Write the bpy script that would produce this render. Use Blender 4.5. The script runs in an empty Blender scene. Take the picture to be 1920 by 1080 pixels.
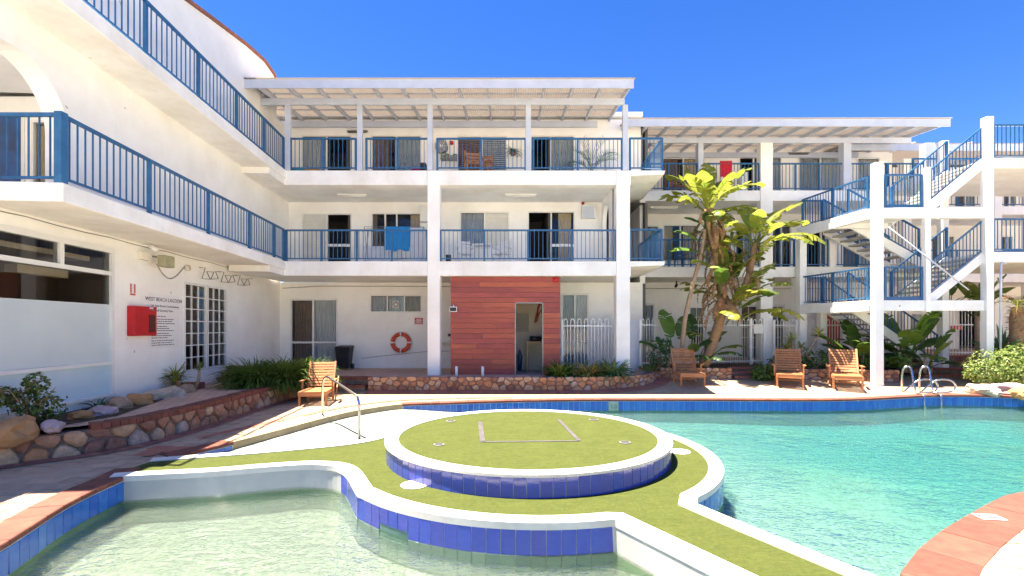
import bpy, bmesh, math, random
from mathutils import Vector, Matrix, noise
from mathutils.geometry import tessellate_polygon
random.seed(7)
R = math.radians
scene = bpy.context.scene
COL = scene.collection

# ------------------------------------------------------------------ camera, sky, sun, exposure
EYE = 1.93
cam_d = bpy.data.cameras.new("camera"); cam = bpy.data.objects.new("camera", cam_d); COL.objects.link(cam)
cam.location = (0, 0, EYE); cam.rotation_euler = (R(90), 0, 0)
cam_d.sensor_width = 36.0; cam_d.lens = 900 / 1920 * 36.0; cam_d.shift_y = 75 / 1920
cam_d.clip_end = 3000; cam_d.clip_start = 0.05
scene.camera = cam
SUN_DIR = Vector((0.25, -0.03, -1.0)).normalized()          # the way the light travels
world = bpy.data.worlds.new("World"); scene.world = world; world.use_nodes = True
wn = world.node_tree.nodes; wl = world.node_tree.links
for n_ in list(wn): wn.remove(n_)
sky = wn.new("ShaderNodeTexSky"); sky.sky_type = 'NISHITA'; sky.sun_disc = False
to_sun = -SUN_DIR
sky.sun_elevation = math.asin(to_sun.z); sky.sun_rotation = math.atan2(to_sun.x, to_sun.y)
sky.air_density = 1.0; sky.dust_density = 0.15; sky.ozone_density = 4.0; sky.altitude = 0
hsv = wn.new("ShaderNodeHueSaturation"); hsv.inputs["Hue"].default_value = 0.517; hsv.inputs["Saturation"].default_value = 1.32
bg = wn.new("ShaderNodeBackground"); bg.inputs[1].default_value = 0.05
wo = wn.new("ShaderNodeOutputWorld")
wl.new(sky.outputs[0], hsv.inputs["Color"]); wl.new(hsv.outputs[0], bg.inputs[0]); wl.new(bg.outputs[0], wo.inputs[0])
sun_d = bpy.data.lights.new("sun", 'SUN'); sun_d.energy = 5.0; sun_d.angle = R(0.5); sun_d.color = (1.0, 0.905, 0.75)
sun = bpy.data.objects.new("sun", sun_d); COL.objects.link(sun); sun.location = (-20, 20, 60)
sun.rotation_euler = SUN_DIR.to_track_quat('-Z', 'Y').to_euler()
scene.view_settings.view_transform = 'Standard'; scene.view_settings.look = 'None'
scene.view_settings.gamma = 1.0; scene.view_settings.use_curve_mapping = False
scene.view_settings.exposure = 2.34
scene.cycles.use_denoising = True
scene.cycles.max_bounces = 14; scene.cycles.transparent_max_bounces = 16
scene.cycles.diffuse_bounces = 9; scene.cycles.volume_bounces = 0
scene.cycles.sample_clamp_indirect = 6.0

# ------------------------------------------------------------------ where a pixel of the photograph lands
def G(u, v, z=0.0):
    "ground point (x, y, z) under photo pixel (u, v) on the level z"
    y = (EYE - z) * 900.0 / (v - 615.0); return Vector(((u - 960) * y / 900.0, y, z))
def XP(u, y): return (u - 960) * y / 900.0
def ZP(v, y): return EYE + (615 - v) * y / 900.0
def deck_z(y): return max(0.0, (y - 14.0) * 0.10)

# ------------------------------------------------------------------ mesh building
class MB:
    def __init__(s): s.v = []; s.f = []; s.m = []; s.uv = {}
    def add(s, vs, fs, mi=0):
        o = len(s.v); s.v += [tuple(p) for p in vs]
        for f in fs: s.f.append(tuple(i + o for i in f)); s.m.append(mi)
        return o
    def quad(s, a, b, c, d, mi=0, uv=None):
        s.add([a, b, c, d], [(0, 1, 2, 3)], mi)
        if uv: s.uv[len(s.f) - 1] = uv
    def hexa(s, p, mi=0):  # 8 points: bottom 4, top 4
        s.add(p, [(3, 2, 1, 0), (4, 5, 6, 7), (0, 1, 5, 4), (1, 2, 6, 5), (2, 3, 7, 6), (3, 0, 4, 7)], mi)
    def box(s, x0, x1, y0, y1, z0, z1, mi=0):
        s.hexa([(x0, y0, z0), (x1, y0, z0), (x1, y1, z0), (x0, y1, z0), (x0, y0, z1), (x1, y0, z1), (x1, y1, z1), (x0, y1, z1)], mi)
    def fbox(s, F, u0, u1, d0, d1, z0, z1, mi=0):
        P = F.p
        s.hexa([P(u0, d1, z0), P(u1, d1, z0), P(u1, d0, z0), P(u0, d0, z0), P(u0, d1, z1), P(u1, d1, z1), P(u1, d0, z1), P(u0, d0, z1)], mi)
    def beam(s, a, b, w, h, mi=0):
        "bar from a to b, w wide (level), h high, centred on the line; ends cut upright"
        a = Vector(a); b = Vector(b); d = b - a; hd = Vector((d.x, d.y, 0))
        if hd.length < 1e-6:
            s.box(a.x - w / 2, a.x + w / 2, a.y - h / 2, a.y + h / 2, min(a.z, b.z), max(a.z, b.z), mi); return
        sd = Vector((-hd.y, hd.x, 0)).normalized() * (w / 2); up = Vector((0, 0, h / 2))
        s.hexa([a - sd - up, b - sd - up, b + sd - up, a + sd - up, a - sd + up, b - sd + up, b + sd + up, a + sd + up], mi)
    def tube(s, pts, r, n=8, mi=0, closed=False):
        pts = [Vector(p) for p in pts]; k = len(pts); rings = []
        up = Vector((0, 0, 1)); prev = None
        for i, p in enumerate(pts):
            t = (pts[(i + 1) % k] - pts[i - 1]) if closed else (pts[min(i + 1, k - 1)] - pts[max(i - 1, 0)])
            t.normalize()
            if prev is None:
                ref = up if abs(t.z) < 0.9 else Vector((1, 0, 0)); a = t.cross(ref).normalized()
            else:
                a = (prev - t * prev.dot(t)).normalized()
            prev = a; b = t.cross(a); rr = r[i] if isinstance(r, (list, tuple)) else r
            rings.append([p + a * math.cos(2 * math.pi * j / n) * rr + b * math.sin(2 * math.pi * j / n) * rr for j in range(n)])
        o = len(s.v)
        for q in rings: s.v += [tuple(x) for x in q]
        for i in range(k if closed else k - 1):
            i2 = (i + 1) % k
            for j in range(n):
                s.f.append((o + i * n + j, o + i * n + (j + 1) % n, o + i2 * n + (j + 1) % n, o + i2 * n + j)); s.m.append(mi)
        if not closed:
            s.f.append(tuple(o + j for j in reversed(range(n)))); s.m.append(mi)
            s.f.append(tuple(o + (k - 1) * n + j for j in range(n))); s.m.append(mi)
    def lathe(s, prof, c, n=20, mi=0, sx=1, sy=1):
        c = Vector(c); o = len(s.v); k = len(prof)
        for r, z in prof:
            for j in range(n):
                a = 2 * math.pi * j / n; s.v.append((c.x + r * math.cos(a) * sx, c.y + r * math.sin(a) * sy, c.z + z))
        for i in range(k - 1):
            for j in range(n):
                s.f.append((o + i * n + j, o + i * n + (j + 1) % n, o + (i + 1) * n + (j + 1) % n, o + (i + 1) * n + j)); s.m.append(mi)
        s.f.append(tuple(o + j for j in reversed(range(n)))); s.m.append(mi)
        s.f.append(tuple(o + (k - 1) * n + j for j in range(n))); s.m.append(mi)
    def poly(s, pts2, z, holes=(), mi=0):
        loops = [[Vector((p[0], p[1], 0)) for p in pts2]] + [[Vector((p[0], p[1], 0)) for p in h] for h in holes]
        flat = [p for l in loops for p in l]; tris = tessellate_polygon(loops); vs = [(p.x, p.y, z) for p in flat]; fs = []
        for t in tris:
            a, b, c = (flat[i] for i in t)
            if (b - a).cross(c - a).z < 0: t = (t[0], t[2], t[1])
            fs.append(t)
        s.add(vs, fs, mi)
    def prism(s, pts2, z0, z1, mi=0, bottom=True):
        s.poly(pts2, z1, mi=mi); n = len(pts2)
        area = sum(pts2[i - 1][0] * pts2[i][1] - pts2[i][0] * pts2[i - 1][1] for i in range(n))
        q = pts2 if area > 0 else list(reversed(pts2))
        for i in range(n):
            a = q[i]; b = q[(i + 1) % n]
            s.quad((a[0], a[1], z0), (b[0], b[1], z0), (b[0], b[1], z1), (a[0], a[1], z1), mi)
        if bottom:
            o = MB(); o.poly(pts2, z0); s.add(o.v, [tuple(reversed(f)) for f in o.f], mi)
    def mesh(s, name, mat, off=Vector((0, 0, 0)), smooth=False, merge=False):
        me = bpy.data.meshes.new(name)
        me.from_pydata([(p[0] - off.x, p[1] - off.y, p[2] - off.z) for p in s.v], [], s.f)
        mats = mat if isinstance(mat, (list, tuple)) else [mat]
        for m in mats: me.materials.append(m)
        if len(mats) > 1: me.polygons.foreach_set("material_index", s.m)
        if smooth: me.polygons.foreach_set("use_smooth", [True] * len(s.f))
        if s.uv:
            ul = me.uv_layers.new(name="UVMap")
            for fi, uv in s.uv.items():
                for k, li in enumerate(me.polygons[fi].loop_indices): ul.data[li].uv = uv[k]
        if merge:
            bm = bmesh.new(); bm.from_mesh(me); bmesh.ops.remove_doubles(bm, verts=bm.verts, dist=1e-4); bm.to_mesh(me); bm.free()
        me.update()
        return me

WORLD = {}
def tag(o, label=None, cat=None, group=None, kind=None):
    if label: o["label"] = label
    if cat: o["category"] = cat
    if group: o["group"] = group
    if kind: o["kind"] = kind
    return o
def thing(name, loc, label, cat, group=None):
    o = bpy.data.objects.new(name, None); o.empty_display_size = 0.2; COL.objects.link(o); o.location = loc
    WORLD[o] = Matrix.Translation(Vector(loc)); return tag(o, label, cat, group)
def part(name, mb, mat, parent, smooth=False, label=None, kind=None, merge=False):
    "link mb (world coordinates) as a child of parent"
    off = WORLD[parent].translation if parent else Vector((0, 0, 0))
    o = bpy.data.objects.new(name, mb.mesh(name, mat, off, smooth, merge)); COL.objects.link(o)
    if parent: o.parent = parent
    WORLD[o] = Matrix.Translation(off)
    return tag(o, label, kind=kind)
def inst(name, me, parent, M):
    o = bpy.data.objects.new(name, me); COL.objects.link(o)
    if parent:
        o.parent = parent; o.matrix_basis = WORLD[parent].inverted() @ M
    else: o.matrix_basis = M
    WORLD[o] = M
    return o
def solo(name, mb, mat, loc, label, cat, group=None, smooth=False):
    "a thing that is one mesh"
    loc = Vector(loc); o = bpy.data.objects.new(name, mb.mesh(name, mat, loc, smooth)); COL.objects.link(o); o.location = loc
    WORLD[o] = Matrix.Translation(loc); return tag(o, label, cat, group)
def setting(name, mb, mat, smooth=False, kind='structure', merge=False):
    o = part(name, mb, mat, None, smooth, merge=merge); o["kind"] = kind; return o
def bevel(o, w=0.01, seg=2):
    m = o.modifiers.new("bevel", 'BEVEL'); m.width = w; m.segments = seg; m.limit_method = 'ANGLE'; return o
class Frame:
    "a wall's own axes: u along it, d out of its face, z up"
    def __init__(s, ox, oy, ux, uy, nx, ny):
        l = math.hypot(ux, uy); s.o = (ox, oy); s.u = (ux / l, uy / l); l = math.hypot(nx, ny); s.n = (nx / l, ny / l)
    def p(s, u, d, z): return Vector((s.o[0] + s.u[0] * u + s.n[0] * d, s.o[1] + s.u[1] * u + s.n[1] * d, z))
def catmull(pts, n=6, closed=False):
    pts = [Vector((p[0], p[1], p[2] if len(p) > 2 else 0.0)) for p in pts]; out = []; k = len(pts)
    for i in range(k if closed else k - 1):
        if closed: a, b, c, d = pts[i - 1], pts[i], pts[(i + 1) % k], pts[(i + 2) % k]
        else: a, b, c, d = pts[max(i - 1, 0)], pts[i], pts[i + 1], pts[min(i + 2, k - 1)]
        for j in range(n):
            t = j / n
            out.append(0.5 * ((2 * b) + (c - a) * t + (2 * a - 5 * b + 4 * c - d) * t * t + (3 * b - a - 3 * c + d) * t ** 3))
    if not closed: out.append(pts[-1].copy())
    return out
def offset(pts, d, closed=False):
    "polyline moved d to its left"
    k = len(pts); out = []
    for i, p in enumerate(pts):
        a = pts[i - 1] if (closed or i > 0) else None; b = pts[(i + 1) % k] if (closed or i < k - 1) else None
        ns = []
        if a is not None: t = Vector((p.x - a.x, p.y - a.y, 0)); ns.append(Vector((-t.y, t.x, 0)).normalized())
        if b is not None: t = Vector((b.x - p.x, b.y - p.y, 0)); ns.append(Vector((-t.y, t.x, 0)).normalized())
        m = sum(ns, Vector((0, 0, 0))); 
        if m.length < 1e-6: m = ns[0]
        m.normalize(); c = max(0.45, m.dot(ns[0])); out.append(p + m * (d / c))
    return out
class Path:
    "polyline with arc length"
    def __init__(s, pts):
        s.p = [Vector((q[0], q[1], 0)) for q in pts]; s.s = [0.0]
        for a, b in zip(s.p, s.p[1:]): s.s.append(s.s[-1] + (b - a).length)
        s.L = s.s[-1]
    def at(s, d):
        d = min(max(d, 0), s.L - 1e-6); i = 0
        while s.s[i + 1] < d: i += 1
        t = (d - s.s[i]) / (s.s[i + 1] - s.s[i]); return s.p[i].lerp(s.p[i + 1], t)
    def tan(s, d, e=0.05):
        return (s.at(min(d + e, s.L)) - s.at(max(d - e, 0))).normalized()
def inside(p, poly):
    x, y = p[0], p[1]; c = False; j = len(poly) - 1
    for i in range(len(poly)):
        xi, yi = poly[i][0], poly[i][1]; xj, yj = poly[j][0], poly[j][1]
        if (yi > y) != (yj > y) and x < (xj - xi) * (y - yi) / (yj - yi) + xi: c = not c
        j = i
    return c
def ribbon(mb, a, b, za, zb=None, mi=0):
    "strip between polylines a and b, with uv in metres"
    zb = za if zb is None else zb; s = 0.0
    for i in range(len(a) - 1):
        l = ((a[i + 1] - a[i]).length + (b[i + 1] - b[i]).length) / 2; w = (a[i] - b[i]).length
        z0 = za if not callable(za) else None
        f = (lambda p, z: (p.x, p.y, z(p.y) if callable(z) else z))
        mb.quad(f(a[i], za), f(a[i + 1], za), f(b[i + 1], zb), f(b[i], zb), mi, [(s, 0), (s + l, 0), (s + l, w), (s, w)]); s += l

# ------------------------------------------------------------------ materials
def nodes_of(name):
    m = bpy.data.materials.new(name); m.use_nodes = True; nt = m.node_tree
    return m, nt, nt.nodes, nt.links, nt.nodes["Principled BSDF"]
def coords(nt, rnd=True):
    tc = nt.nodes.new("ShaderNodeTexCoord")
    if not rnd: return tc.outputs["Object"]
    oi = nt.nodes.new("ShaderNodeObjectInfo"); mu = nt.nodes.new("ShaderNodeMath"); mu.operation = 'MULTIPLY'; mu.inputs[1].default_value = 57.0
    nt.links.new(oi.outputs["Random"], mu.inputs[0]); ad = nt.nodes.new("ShaderNodeVectorMath"); ad.operation = 'ADD'
    nt.links.new(tc.outputs["Object"], ad.inputs[0]); nt.links.new(mu.outputs[0], ad.inputs[1]); return ad.outputs[0]
def noise_tex(nt, co, scale, detail=4, rough=0.6, stretch=None):
    if stretch:
        mp = nt.nodes.new("ShaderNodeMapping"); mp.inputs["Scale"].default_value = stretch; nt.links.new(co, mp.inputs[0]); co = mp.outputs[0]
    t = nt.nodes.new("ShaderNodeTexNoise"); t.inputs["Scale"].default_value = scale; t.inputs["Detail"].default_value = detail
    t.inputs["Roughness"].default_value = rough; nt.links.new(co, t.inputs["Vector"]); return t.outputs["Fac"]
def ramp(nt, fac, stops, interp='LINEAR'):
    r = nt.nodes.new("ShaderNodeValToRGB"); r.color_ramp.interpolation = interp; e = r.color_ramp.elements
    while len(e) < len(stops): e.new(0.5)
    for i, (p, c) in enumerate(stops): e[i].position = p; e[i].color = (*c, 1)
    nt.links.new(fac, r.inputs[0]); return r.outputs[0]
def mixc(nt, fac, a, b, mode='MIX'):
    m = nt.nodes.new("ShaderNodeMix"); m.data_type = 'RGBA'; m.blend_type = mode
    for sock, val in ((m.inputs[0], fac), (m.inputs[6], a), (m.inputs[7], b)):
        if isinstance(val, (int, float)): sock.default_value = val
        elif isinstance(val, tuple): sock.default_value = (*val, 1)
        else: nt.links.new(val, sock)
    return m.outputs[2]
def bump(nt, height, strength, dist, b):
    bn = nt.nodes.new("ShaderNodeBump"); bn.inputs["Strength"].default_value = strength; bn.inputs["Distance"].default_value = dist
    nt.links.new(height, bn.inputs["Height"]); nt.links.new(bn.outputs[0], b.inputs["Normal"]); return bn
def pmat(name, c1, c2=None, scale=3.0, rough=0.6, bmp=0.0, bscale=60.0, bdist=0.004, rnd=0.0, stretch=None, metal=0.0, spec=0.4, lo=0.35, hi=0.65, transl=0.0, detail=4):
    m, nt, N, L, b = nodes_of(name)
    b.inputs["Roughness"].default_value = rough; b.inputs["Metallic"].default_value = metal; b.inputs["Specular IOR Level"].default_value = spec
    co = coords(nt); c2 = c2 or c1
    col = ramp(nt, noise_tex(nt, co, scale, detail, 0.6, stretch), [(lo, c1), (hi, c2)])
    if rnd:
        oi = N.new("ShaderNodeObjectInfo"); mr = N.new("ShaderNodeMapRange"); mr.inputs[3].default_value = 1 - rnd; mr.inputs[4].default_value = 1 + rnd
        L.new(oi.outputs["Random"], mr.inputs[0]); hs = N.new("ShaderNodeHueSaturation"); L.new(mr.outputs[0], hs.inputs["Value"]); L.new(col, hs.inputs["Color"]); col = hs.outputs[0]
    L.new(col, b.inputs["Base Color"])
    if bmp: bump(nt, noise_tex(nt, co, bscale, 3, 0.6, stretch), bmp, bdist, b)
    if transl:
        tr = N.new("ShaderNodeBsdfTranslucent"); L.new(col, tr.inputs[0]); mx = N.new("ShaderNodeMixShader"); mx.inputs[0].default_value = transl
        L.new(b.outputs[0], mx.inputs[1]); L.new(tr.outputs[0], mx.inputs[2]); L.new(mx.outputs[0], N["Material Output"].inputs[0])
    return m
def stucco(name, c, stain, amount):
    m, nt, N, L, b = nodes_of(name); co = coords(nt, False); b.inputs["Roughness"].default_value = 0.75; b.inputs["Specular IOR Level"].default_value = 0.25
    f1 = noise_tex(nt, co, 0.9, 5, 0.65); f2 = noise_tex(nt, co, 2.2, 5, 0.7, (3.0, 3.0, 0.35))
    col = mixc(nt, 0.5, ramp(nt, f1, [(0.3, stain), (0.62, c)]), c); 
    drip = ramp(nt, f2, [(0.55, (0, 0, 0)), (0.8, (1, 1, 1))]); mul = N.new("ShaderNodeMath"); mul.operation = 'MULTIPLY'; mul.inputs[1].default_value = amount
    L.new(drip, mul.inputs[0]); col = mixc(nt, mul.outputs[0], col, stain); L.new(col, b.inputs["Base Color"])
    sp = ramp(nt, noise_tex(nt, co, 7.5, 2, 0.5), [(0.735, (0, 0, 0)), (0.77, (1, 1, 1))]); sp2 = ramp(nt, noise_tex(nt, co, 1.7, 2, 0.5), [(0.52, (0, 0, 0)), (0.62, (1, 1, 1))])
    col = mixc(nt, mixc(nt, 1.0, sp, sp2, 'MULTIPLY'), b.inputs["Base Color"].links[0].from_socket, (0.30, 0.17, 0.08)); L.new(col, b.inputs["Base Color"])
    bump(nt, noise_tex(nt, co, 38, 4, 0.6), 0.3, 0.006, b); return m
class M: pass
M.white = stucco("painted_render", (0.885, 0.875, 0.85), (0.70, 0.67, 0.61), 0.24)
M.slabw = stucco("painted_concrete", (0.885, 0.88, 0.86), (0.58, 0.54, 0.47), 0.40)
M.trim = pmat("shade_tinted_trim", (0.52, 0.56, 0.66), (0.45, 0.49, 0.58), 2.0, 0.45, 0.15, 40)  # white trim with its bluish shade put into the paint colour
M.alu = pmat("white_frame", (0.76, 0.76, 0.74), (0.70, 0.70, 0.68), 4.0, 0.4)
M.blue = pmat("blue_paint", (0.018, 0.098, 0.235), (0.030, 0.130, 0.285), 6.0, 0.38, 0.1, 50, rnd=0.10)
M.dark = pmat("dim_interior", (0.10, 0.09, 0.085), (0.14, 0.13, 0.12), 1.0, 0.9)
M.room = pmat("room_paint", (0.50, 0.33, 0.19), (0.42, 0.28, 0.16), 1.0, 0.9)
M.curt_w = pmat("white_curtain", (0.82, 0.82, 0.82), (0.74, 0.75, 0.76), 3.0, 0.85, transl=0.3)
M.curt_t = pmat("tan_curtain", (0.72, 0.58, 0.36), (0.64, 0.50, 0.30), 3.0, 0.85, transl=0.3)
M.curt_b = pmat("brown_curtain", (0.30, 0.20, 0.15), (0.22, 0.15, 0.115), 3.0, 0.85, transl=0.2)
M.curt_g = pmat("grey_curtain", (0.58, 0.62, 0.68), (0.48, 0.52, 0.58), 3.0, 0.85, transl=0.3)
M.blind = pmat("cream_blind", (0.66, 0.65, 0.60), (0.60, 0.59, 0.55), 3.0, 0.6)
M.mortar = pmat("lime_mortar", (0.24, 0.18, 0.14), (0.15, 0.11, 0.09), 6, 0.95, 0.5, 50, 0.01)
M.brick = pmat("red_brick", (0.20, 0.066, 0.042), (0.15, 0.047, 0.032), 9, 0.8, 0.35, 70, 0.004, rnd=0.14)
M.brick_dk = pmat("dull_red_brick", (0.30, 0.10, 0.075), (0.21, 0.07, 0.055), 8, 0.85, 0.35, 60, 0.004, rnd=0.14)
M.paver = pmat("cream_paver", (0.45, 0.325, 0.22), (0.38, 0.27, 0.18), 5, 0.8, 0.4, 90, 0.003, rnd=0.09)
M.joint = pmat("sand_joint", (0.060, 0.040, 0.026), (0.045, 0.030, 0.020), 20, 0.95)
M.cement = pmat("white_cement", (0.72, 0.68, 0.60), (0.62, 0.57, 0.49), 2.5, 0.75, 0.3, 60, 0.003)
M.grout = pmat("pale_grout", (0.55, 0.56, 0.56), (0.42, 0.44, 0.45), 5, 0.8)
M.steel = pmat("stainless_steel", (0.62, 0.60, 0.58), (0.5, 0.49, 0.48), 5, 0.22, metal=1.0)
M.galv = pmat("grey_metal", (0.32, 0.31, 0.30), (0.24, 0.23, 0.23), 8, 0.5, metal=0.6)
M.black = pmat("black_plastic", (0.012, 0.012, 0.013), (0.022, 0.022, 0.024), 6, 0.45)
M.red = pmat("red_paint", (0.52, 0.012, 0.018), (0.42, 0.010, 0.015), 4, 0.35)
M.orange = pmat("orange_plastic", (0.60, 0.075, 0.025), (0.50, 0.055, 0.020), 6, 0.5)
M.ink = pmat("black_ink", (0.03, 0.03, 0.035), None, 3, 0.7)
M.ink_faint = pmat("faded_ink", (0.10, 0.085, 0.09), None, 3, 0.7)
M.paper = pmat("white_print", (0.78, 0.78, 0.78), (0.74, 0.74, 0.74), 3, 0.5)
M.terra = pmat("terracotta", (0.34, 0.13, 0.08), (0.20, 0.08, 0.05), 8, 0.85, 0.3, 40)
M.soil = pmat("garden_soil", (0.10, 0.065, 0.04), (0.05, 0.032, 0.02), 9, 0.95, 0.7, 30, 0.03)
M.leaf = pmat("glossy_leaf", (0.075, 0.15, 0.022), (0.13, 0.21, 0.035), 2.5, 0.38, rnd=0.25, transl=0.35)
M.leaf_dk = pmat("dark_leaf", (0.035, 0.085, 0.020), (0.065, 0.13, 0.030), 2.5, 0.42, rnd=0.25, transl=0.3)
M.leaf_y = pmat("sunburnt_leaf", (0.20, 0.28, 0.035), (0.38, 0.37, 0.06), 2.2, 0.42, rnd=0.2, transl=0.55)
M.leaf_g = pmat("blue_green_leaf", (0.10, 0.21, 0.115), (0.16, 0.28, 0.14), 2.0, 0.45, rnd=0.15, transl=0.25)
M.leaf_l = pmat("lime_leaf", (0.17, 0.23, 0.05), (0.26, 0.30, 0.08), 3.0, 0.5, rnd=0.2, transl=0.35)
M.dead = pmat("dead_leaf", (0.42, 0.24, 0.11), (0.24, 0.12, 0.055), 6, 0.9, 0.4, 30, rnd=0.25, transl=0.15)
M.trunk = pmat("fibrous_trunk", (0.36, 0.23, 0.13), (0.22, 0.125, 0.065), 12, 0.9, 0.8, 25, 0.02, stretch=(1, 1, 3))
M.trunk_p = pmat("pale_trunk", (0.40, 0.29, 0.19), (0.30, 0.20, 0.13), 5, 0.85, 0.4, 20, 0.01, stretch=(1, 1, 4))
M.rock = pmat("garden_rock", (0.42, 0.29, 0.19), (0.27, 0.16, 0.10), 2.5, 0.9, 0.6, 14, 0.02, rnd=0.25)
M.towel_b = pmat("blue_towel", (0.015, 0.20, 0.50), (0.02, 0.24, 0.56), 5, 0.9, 0.3, 150)
M.linen = pmat("white_linen", (0.72, 0.72, 0.74), (0.62, 0.63, 0.66), 4, 0.9, transl=0.2)
M.teak = pmat("oiled_teak", (0.48, 0.215, 0.085), (0.36, 0.15, 0.058), 3.0, 0.55, 0.25, 30, 0.003, rnd=0.16, stretch=(1, 9, 9))
M.chairw = pmat("varnished_pine", (0.42, 0.19, 0.07), (0.34, 0.14, 0.05), 3.0, 0.5)
M.bench = pmat("raw_pine", (0.40, 0.29, 0.13), (0.32, 0.22, 0.10), 3.0, 0.7)

def stone_mat():
    m, nt, N, L, b = nodes_of("field_stone"); b.inputs["Roughness"].default_value = 0.88; b.inputs["Specular IOR Level"].default_value = 0.25
    oi = N.new("ShaderNodeObjectInfo")
    base = ramp(nt, oi.outputs["Random"], [(0, (0.36, 0.185, 0.11)), (0.18, (0.46, 0.28, 0.16)), (0.34, (0.27, 0.13, 0.09)), (0.5, (0.50, 0.34, 0.22)), (0.64, (0.38, 0.21, 0.13)), (0.78, (0.42, 0.31, 0.25)), (0.9, (0.48, 0.24, 0.12))], 'CONSTANT')
    co = coords(nt); f = noise_tex(nt, co, 9, 6, 0.65)
    col = mixc(nt, 0.75, base, ramp(nt, f, [(0.3, (0.62, 0.58, 0.55)), (0.7, (1.5, 1.42, 1.35))]), 'MULTIPLY'); L.new(col, b.inputs["Base Color"])
    bump(nt, noise_tex(nt, co, 16, 6, 0.7), 0.7, 0.02, b); return m
M.stone = stone_mat()
def plank_mat():
    m, nt, N, L, b = nodes_of("jarrah_plank"); b.inputs["Roughness"].default_value = 0.5; b.inputs["Specular IOR Level"].default_value = 0.4
    oi = N.new("ShaderNodeObjectInfo")
    base = ramp(nt, oi.outputs["Random"], [(0, (0.38, 0.088, 0.058)), (0.2, (0.33, 0.070, 0.060)), (0.4, (0.43, 0.112, 0.062)), (0.55, (0.36, 0.076, 0.068)), (0.72, (0.40, 0.094, 0.060)), (0.88, (0.30, 0.066, 0.058))], 'CONSTANT')
    co = coords(nt); f = noise_tex(nt, co, 7, 8, 0.75, (0.3, 1, 14)); f2 = noise_tex(nt, co, 1.3, 3, 0.6)
    col = mixc(nt, 0.8, base, ramp(nt, f, [(0.3, (0.50, 0.44, 0.44)), (0.7, (1.3, 1.25, 1.2))]), 'MULTIPLY')
    col = mixc(nt, 0.5, col, ramp(nt, f2, [(0.35, (0.75, 0.7, 0.8)), (0.7, (1.15, 1.1, 1.0))]), 'MULTIPLY'); L.new(col, b.inputs["Base Color"])
    bump(nt, f, 0.3, 0.004, b); return m
M.plank = plank_mat()
def tile_mat(name, c1, c2, rough=0.10):
    m, nt, N, L, b = nodes_of(name); b.inputs["Roughness"].default_value = rough; b.inputs["Specular IOR Level"].default_value = 0.6
    oi = N.new("ShaderNodeObjectInfo"); base = ramp(nt, oi.outputs["Random"], [(0, c1), (1, c2)]); co = coords(nt)
    f = noise_tex(nt, co, 7, 3, 0.5); col = mixc(nt, 0.35, base, ramp(nt, f, [(0.3, (0.7, 0.7, 0.75)), (0.7, (1.2, 1.2, 1.15))]), 'MULTIPLY'); L.new(col, b.inputs["Base Color"])
    bump(nt, noise_tex(nt, co, 11, 2), 0.05, 0.01, b); return m
M.tile = tile_mat("cobalt_tile", (0.075, 0.085, 0.38), (0.048, 0.085, 0.43))
M.tile_az = tile_mat("azure_tile", (0.030, 0.155, 0.50), (0.022, 0.105, 0.44))
M.tile_pl = tile_mat("pale_tile", (0.27, 0.37, 0.31), (0.22, 0.32, 0.27), 0.3)
def glass_mat(name, tint, ior=1.5, rough=0.0, haze=None):
    m = bpy.data.materials.new(name); m.use_nodes = True; nt = m.node_tree; N = nt.nodes; L = nt.links
    for n in list(N): N.remove(n)
    out = N.new("ShaderNodeOutputMaterial"); tr = N.new("ShaderNodeBsdfTransparent"); tr.inputs[0].default_value = (*tint, 1)
    gl = N.new("ShaderNodeBsdfGlossy"); gl.inputs["Roughness"].default_value = rough; fr = N.new("ShaderNodeFresnel"); fr.inputs[0].default_value = ior
    mx = N.new("ShaderNodeMixShader"); L.new(fr.outputs[0], mx.inputs[0]); L.new(tr.outputs[0], mx.inputs[1]); L.new(gl.outputs[0], mx.inputs[2])
    L.new(mx.outputs[0], out.inputs[0]); return m
M.glass = glass_mat("window_glass", (0.93, 0.95, 0.95), 1.6)
M.frost = pmat("frosted_film", (0.58, 0.65, 0.66), (0.52, 0.59, 0.61), 0.8, 0.25, spec=0.5)
M.frost_b = pmat("blue_frosted_film", (0.54, 0.68, 0.75), (0.46, 0.62, 0.70), 0.8, 0.2, spec=0.6)
def turf_mat():
    m, nt, N, L, b = nodes_of("artificial_turf"); b.inputs["Roughness"].default_value = 0.9; b.inputs["Specular IOR Level"].default_value = 0.15; co = coords(nt, False)
    f = noise_tex(nt, co, 120, 3, 0.75); g = noise_tex(nt, co, 3.5, 5, 0.65); h = noise_tex(nt, co, 24, 3, 0.7)
    col = ramp(nt, f, [(0.25, (0.056, 0.069, 0.013)), (0.5, (0.074, 0.088, 0.021)), (0.75, (0.097, 0.110, 0.034))])
    col = mixc(nt, 0.55, col, ramp(nt, g, [(0.3, (0.78, 0.82, 0.76)), (0.7, (1.15, 1.12, 1.1))]), 'MULTIPLY')
    col = mixc(nt, 0.6, col, ramp(nt, h, [(0.35, (0.75, 0.78, 0.66)), (0.65, (1.18, 1.16, 1.14))]), 'MULTIPLY')
    k = noise_tex(nt, co, 14, 4, 0.7, (0.25, 3.0, 1)); col = mixc(nt, 0.45, col, ramp(nt, k, [(0.35, (0.68, 0.7, 0.66)), (0.65, (1.2, 1.18, 1.2))]), 'MULTIPLY'); L.new(col, b.inputs["Base Color"])
    bump(nt, f, 0.8, 0.012, b); return m
M.turf = turf_mat()
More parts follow.
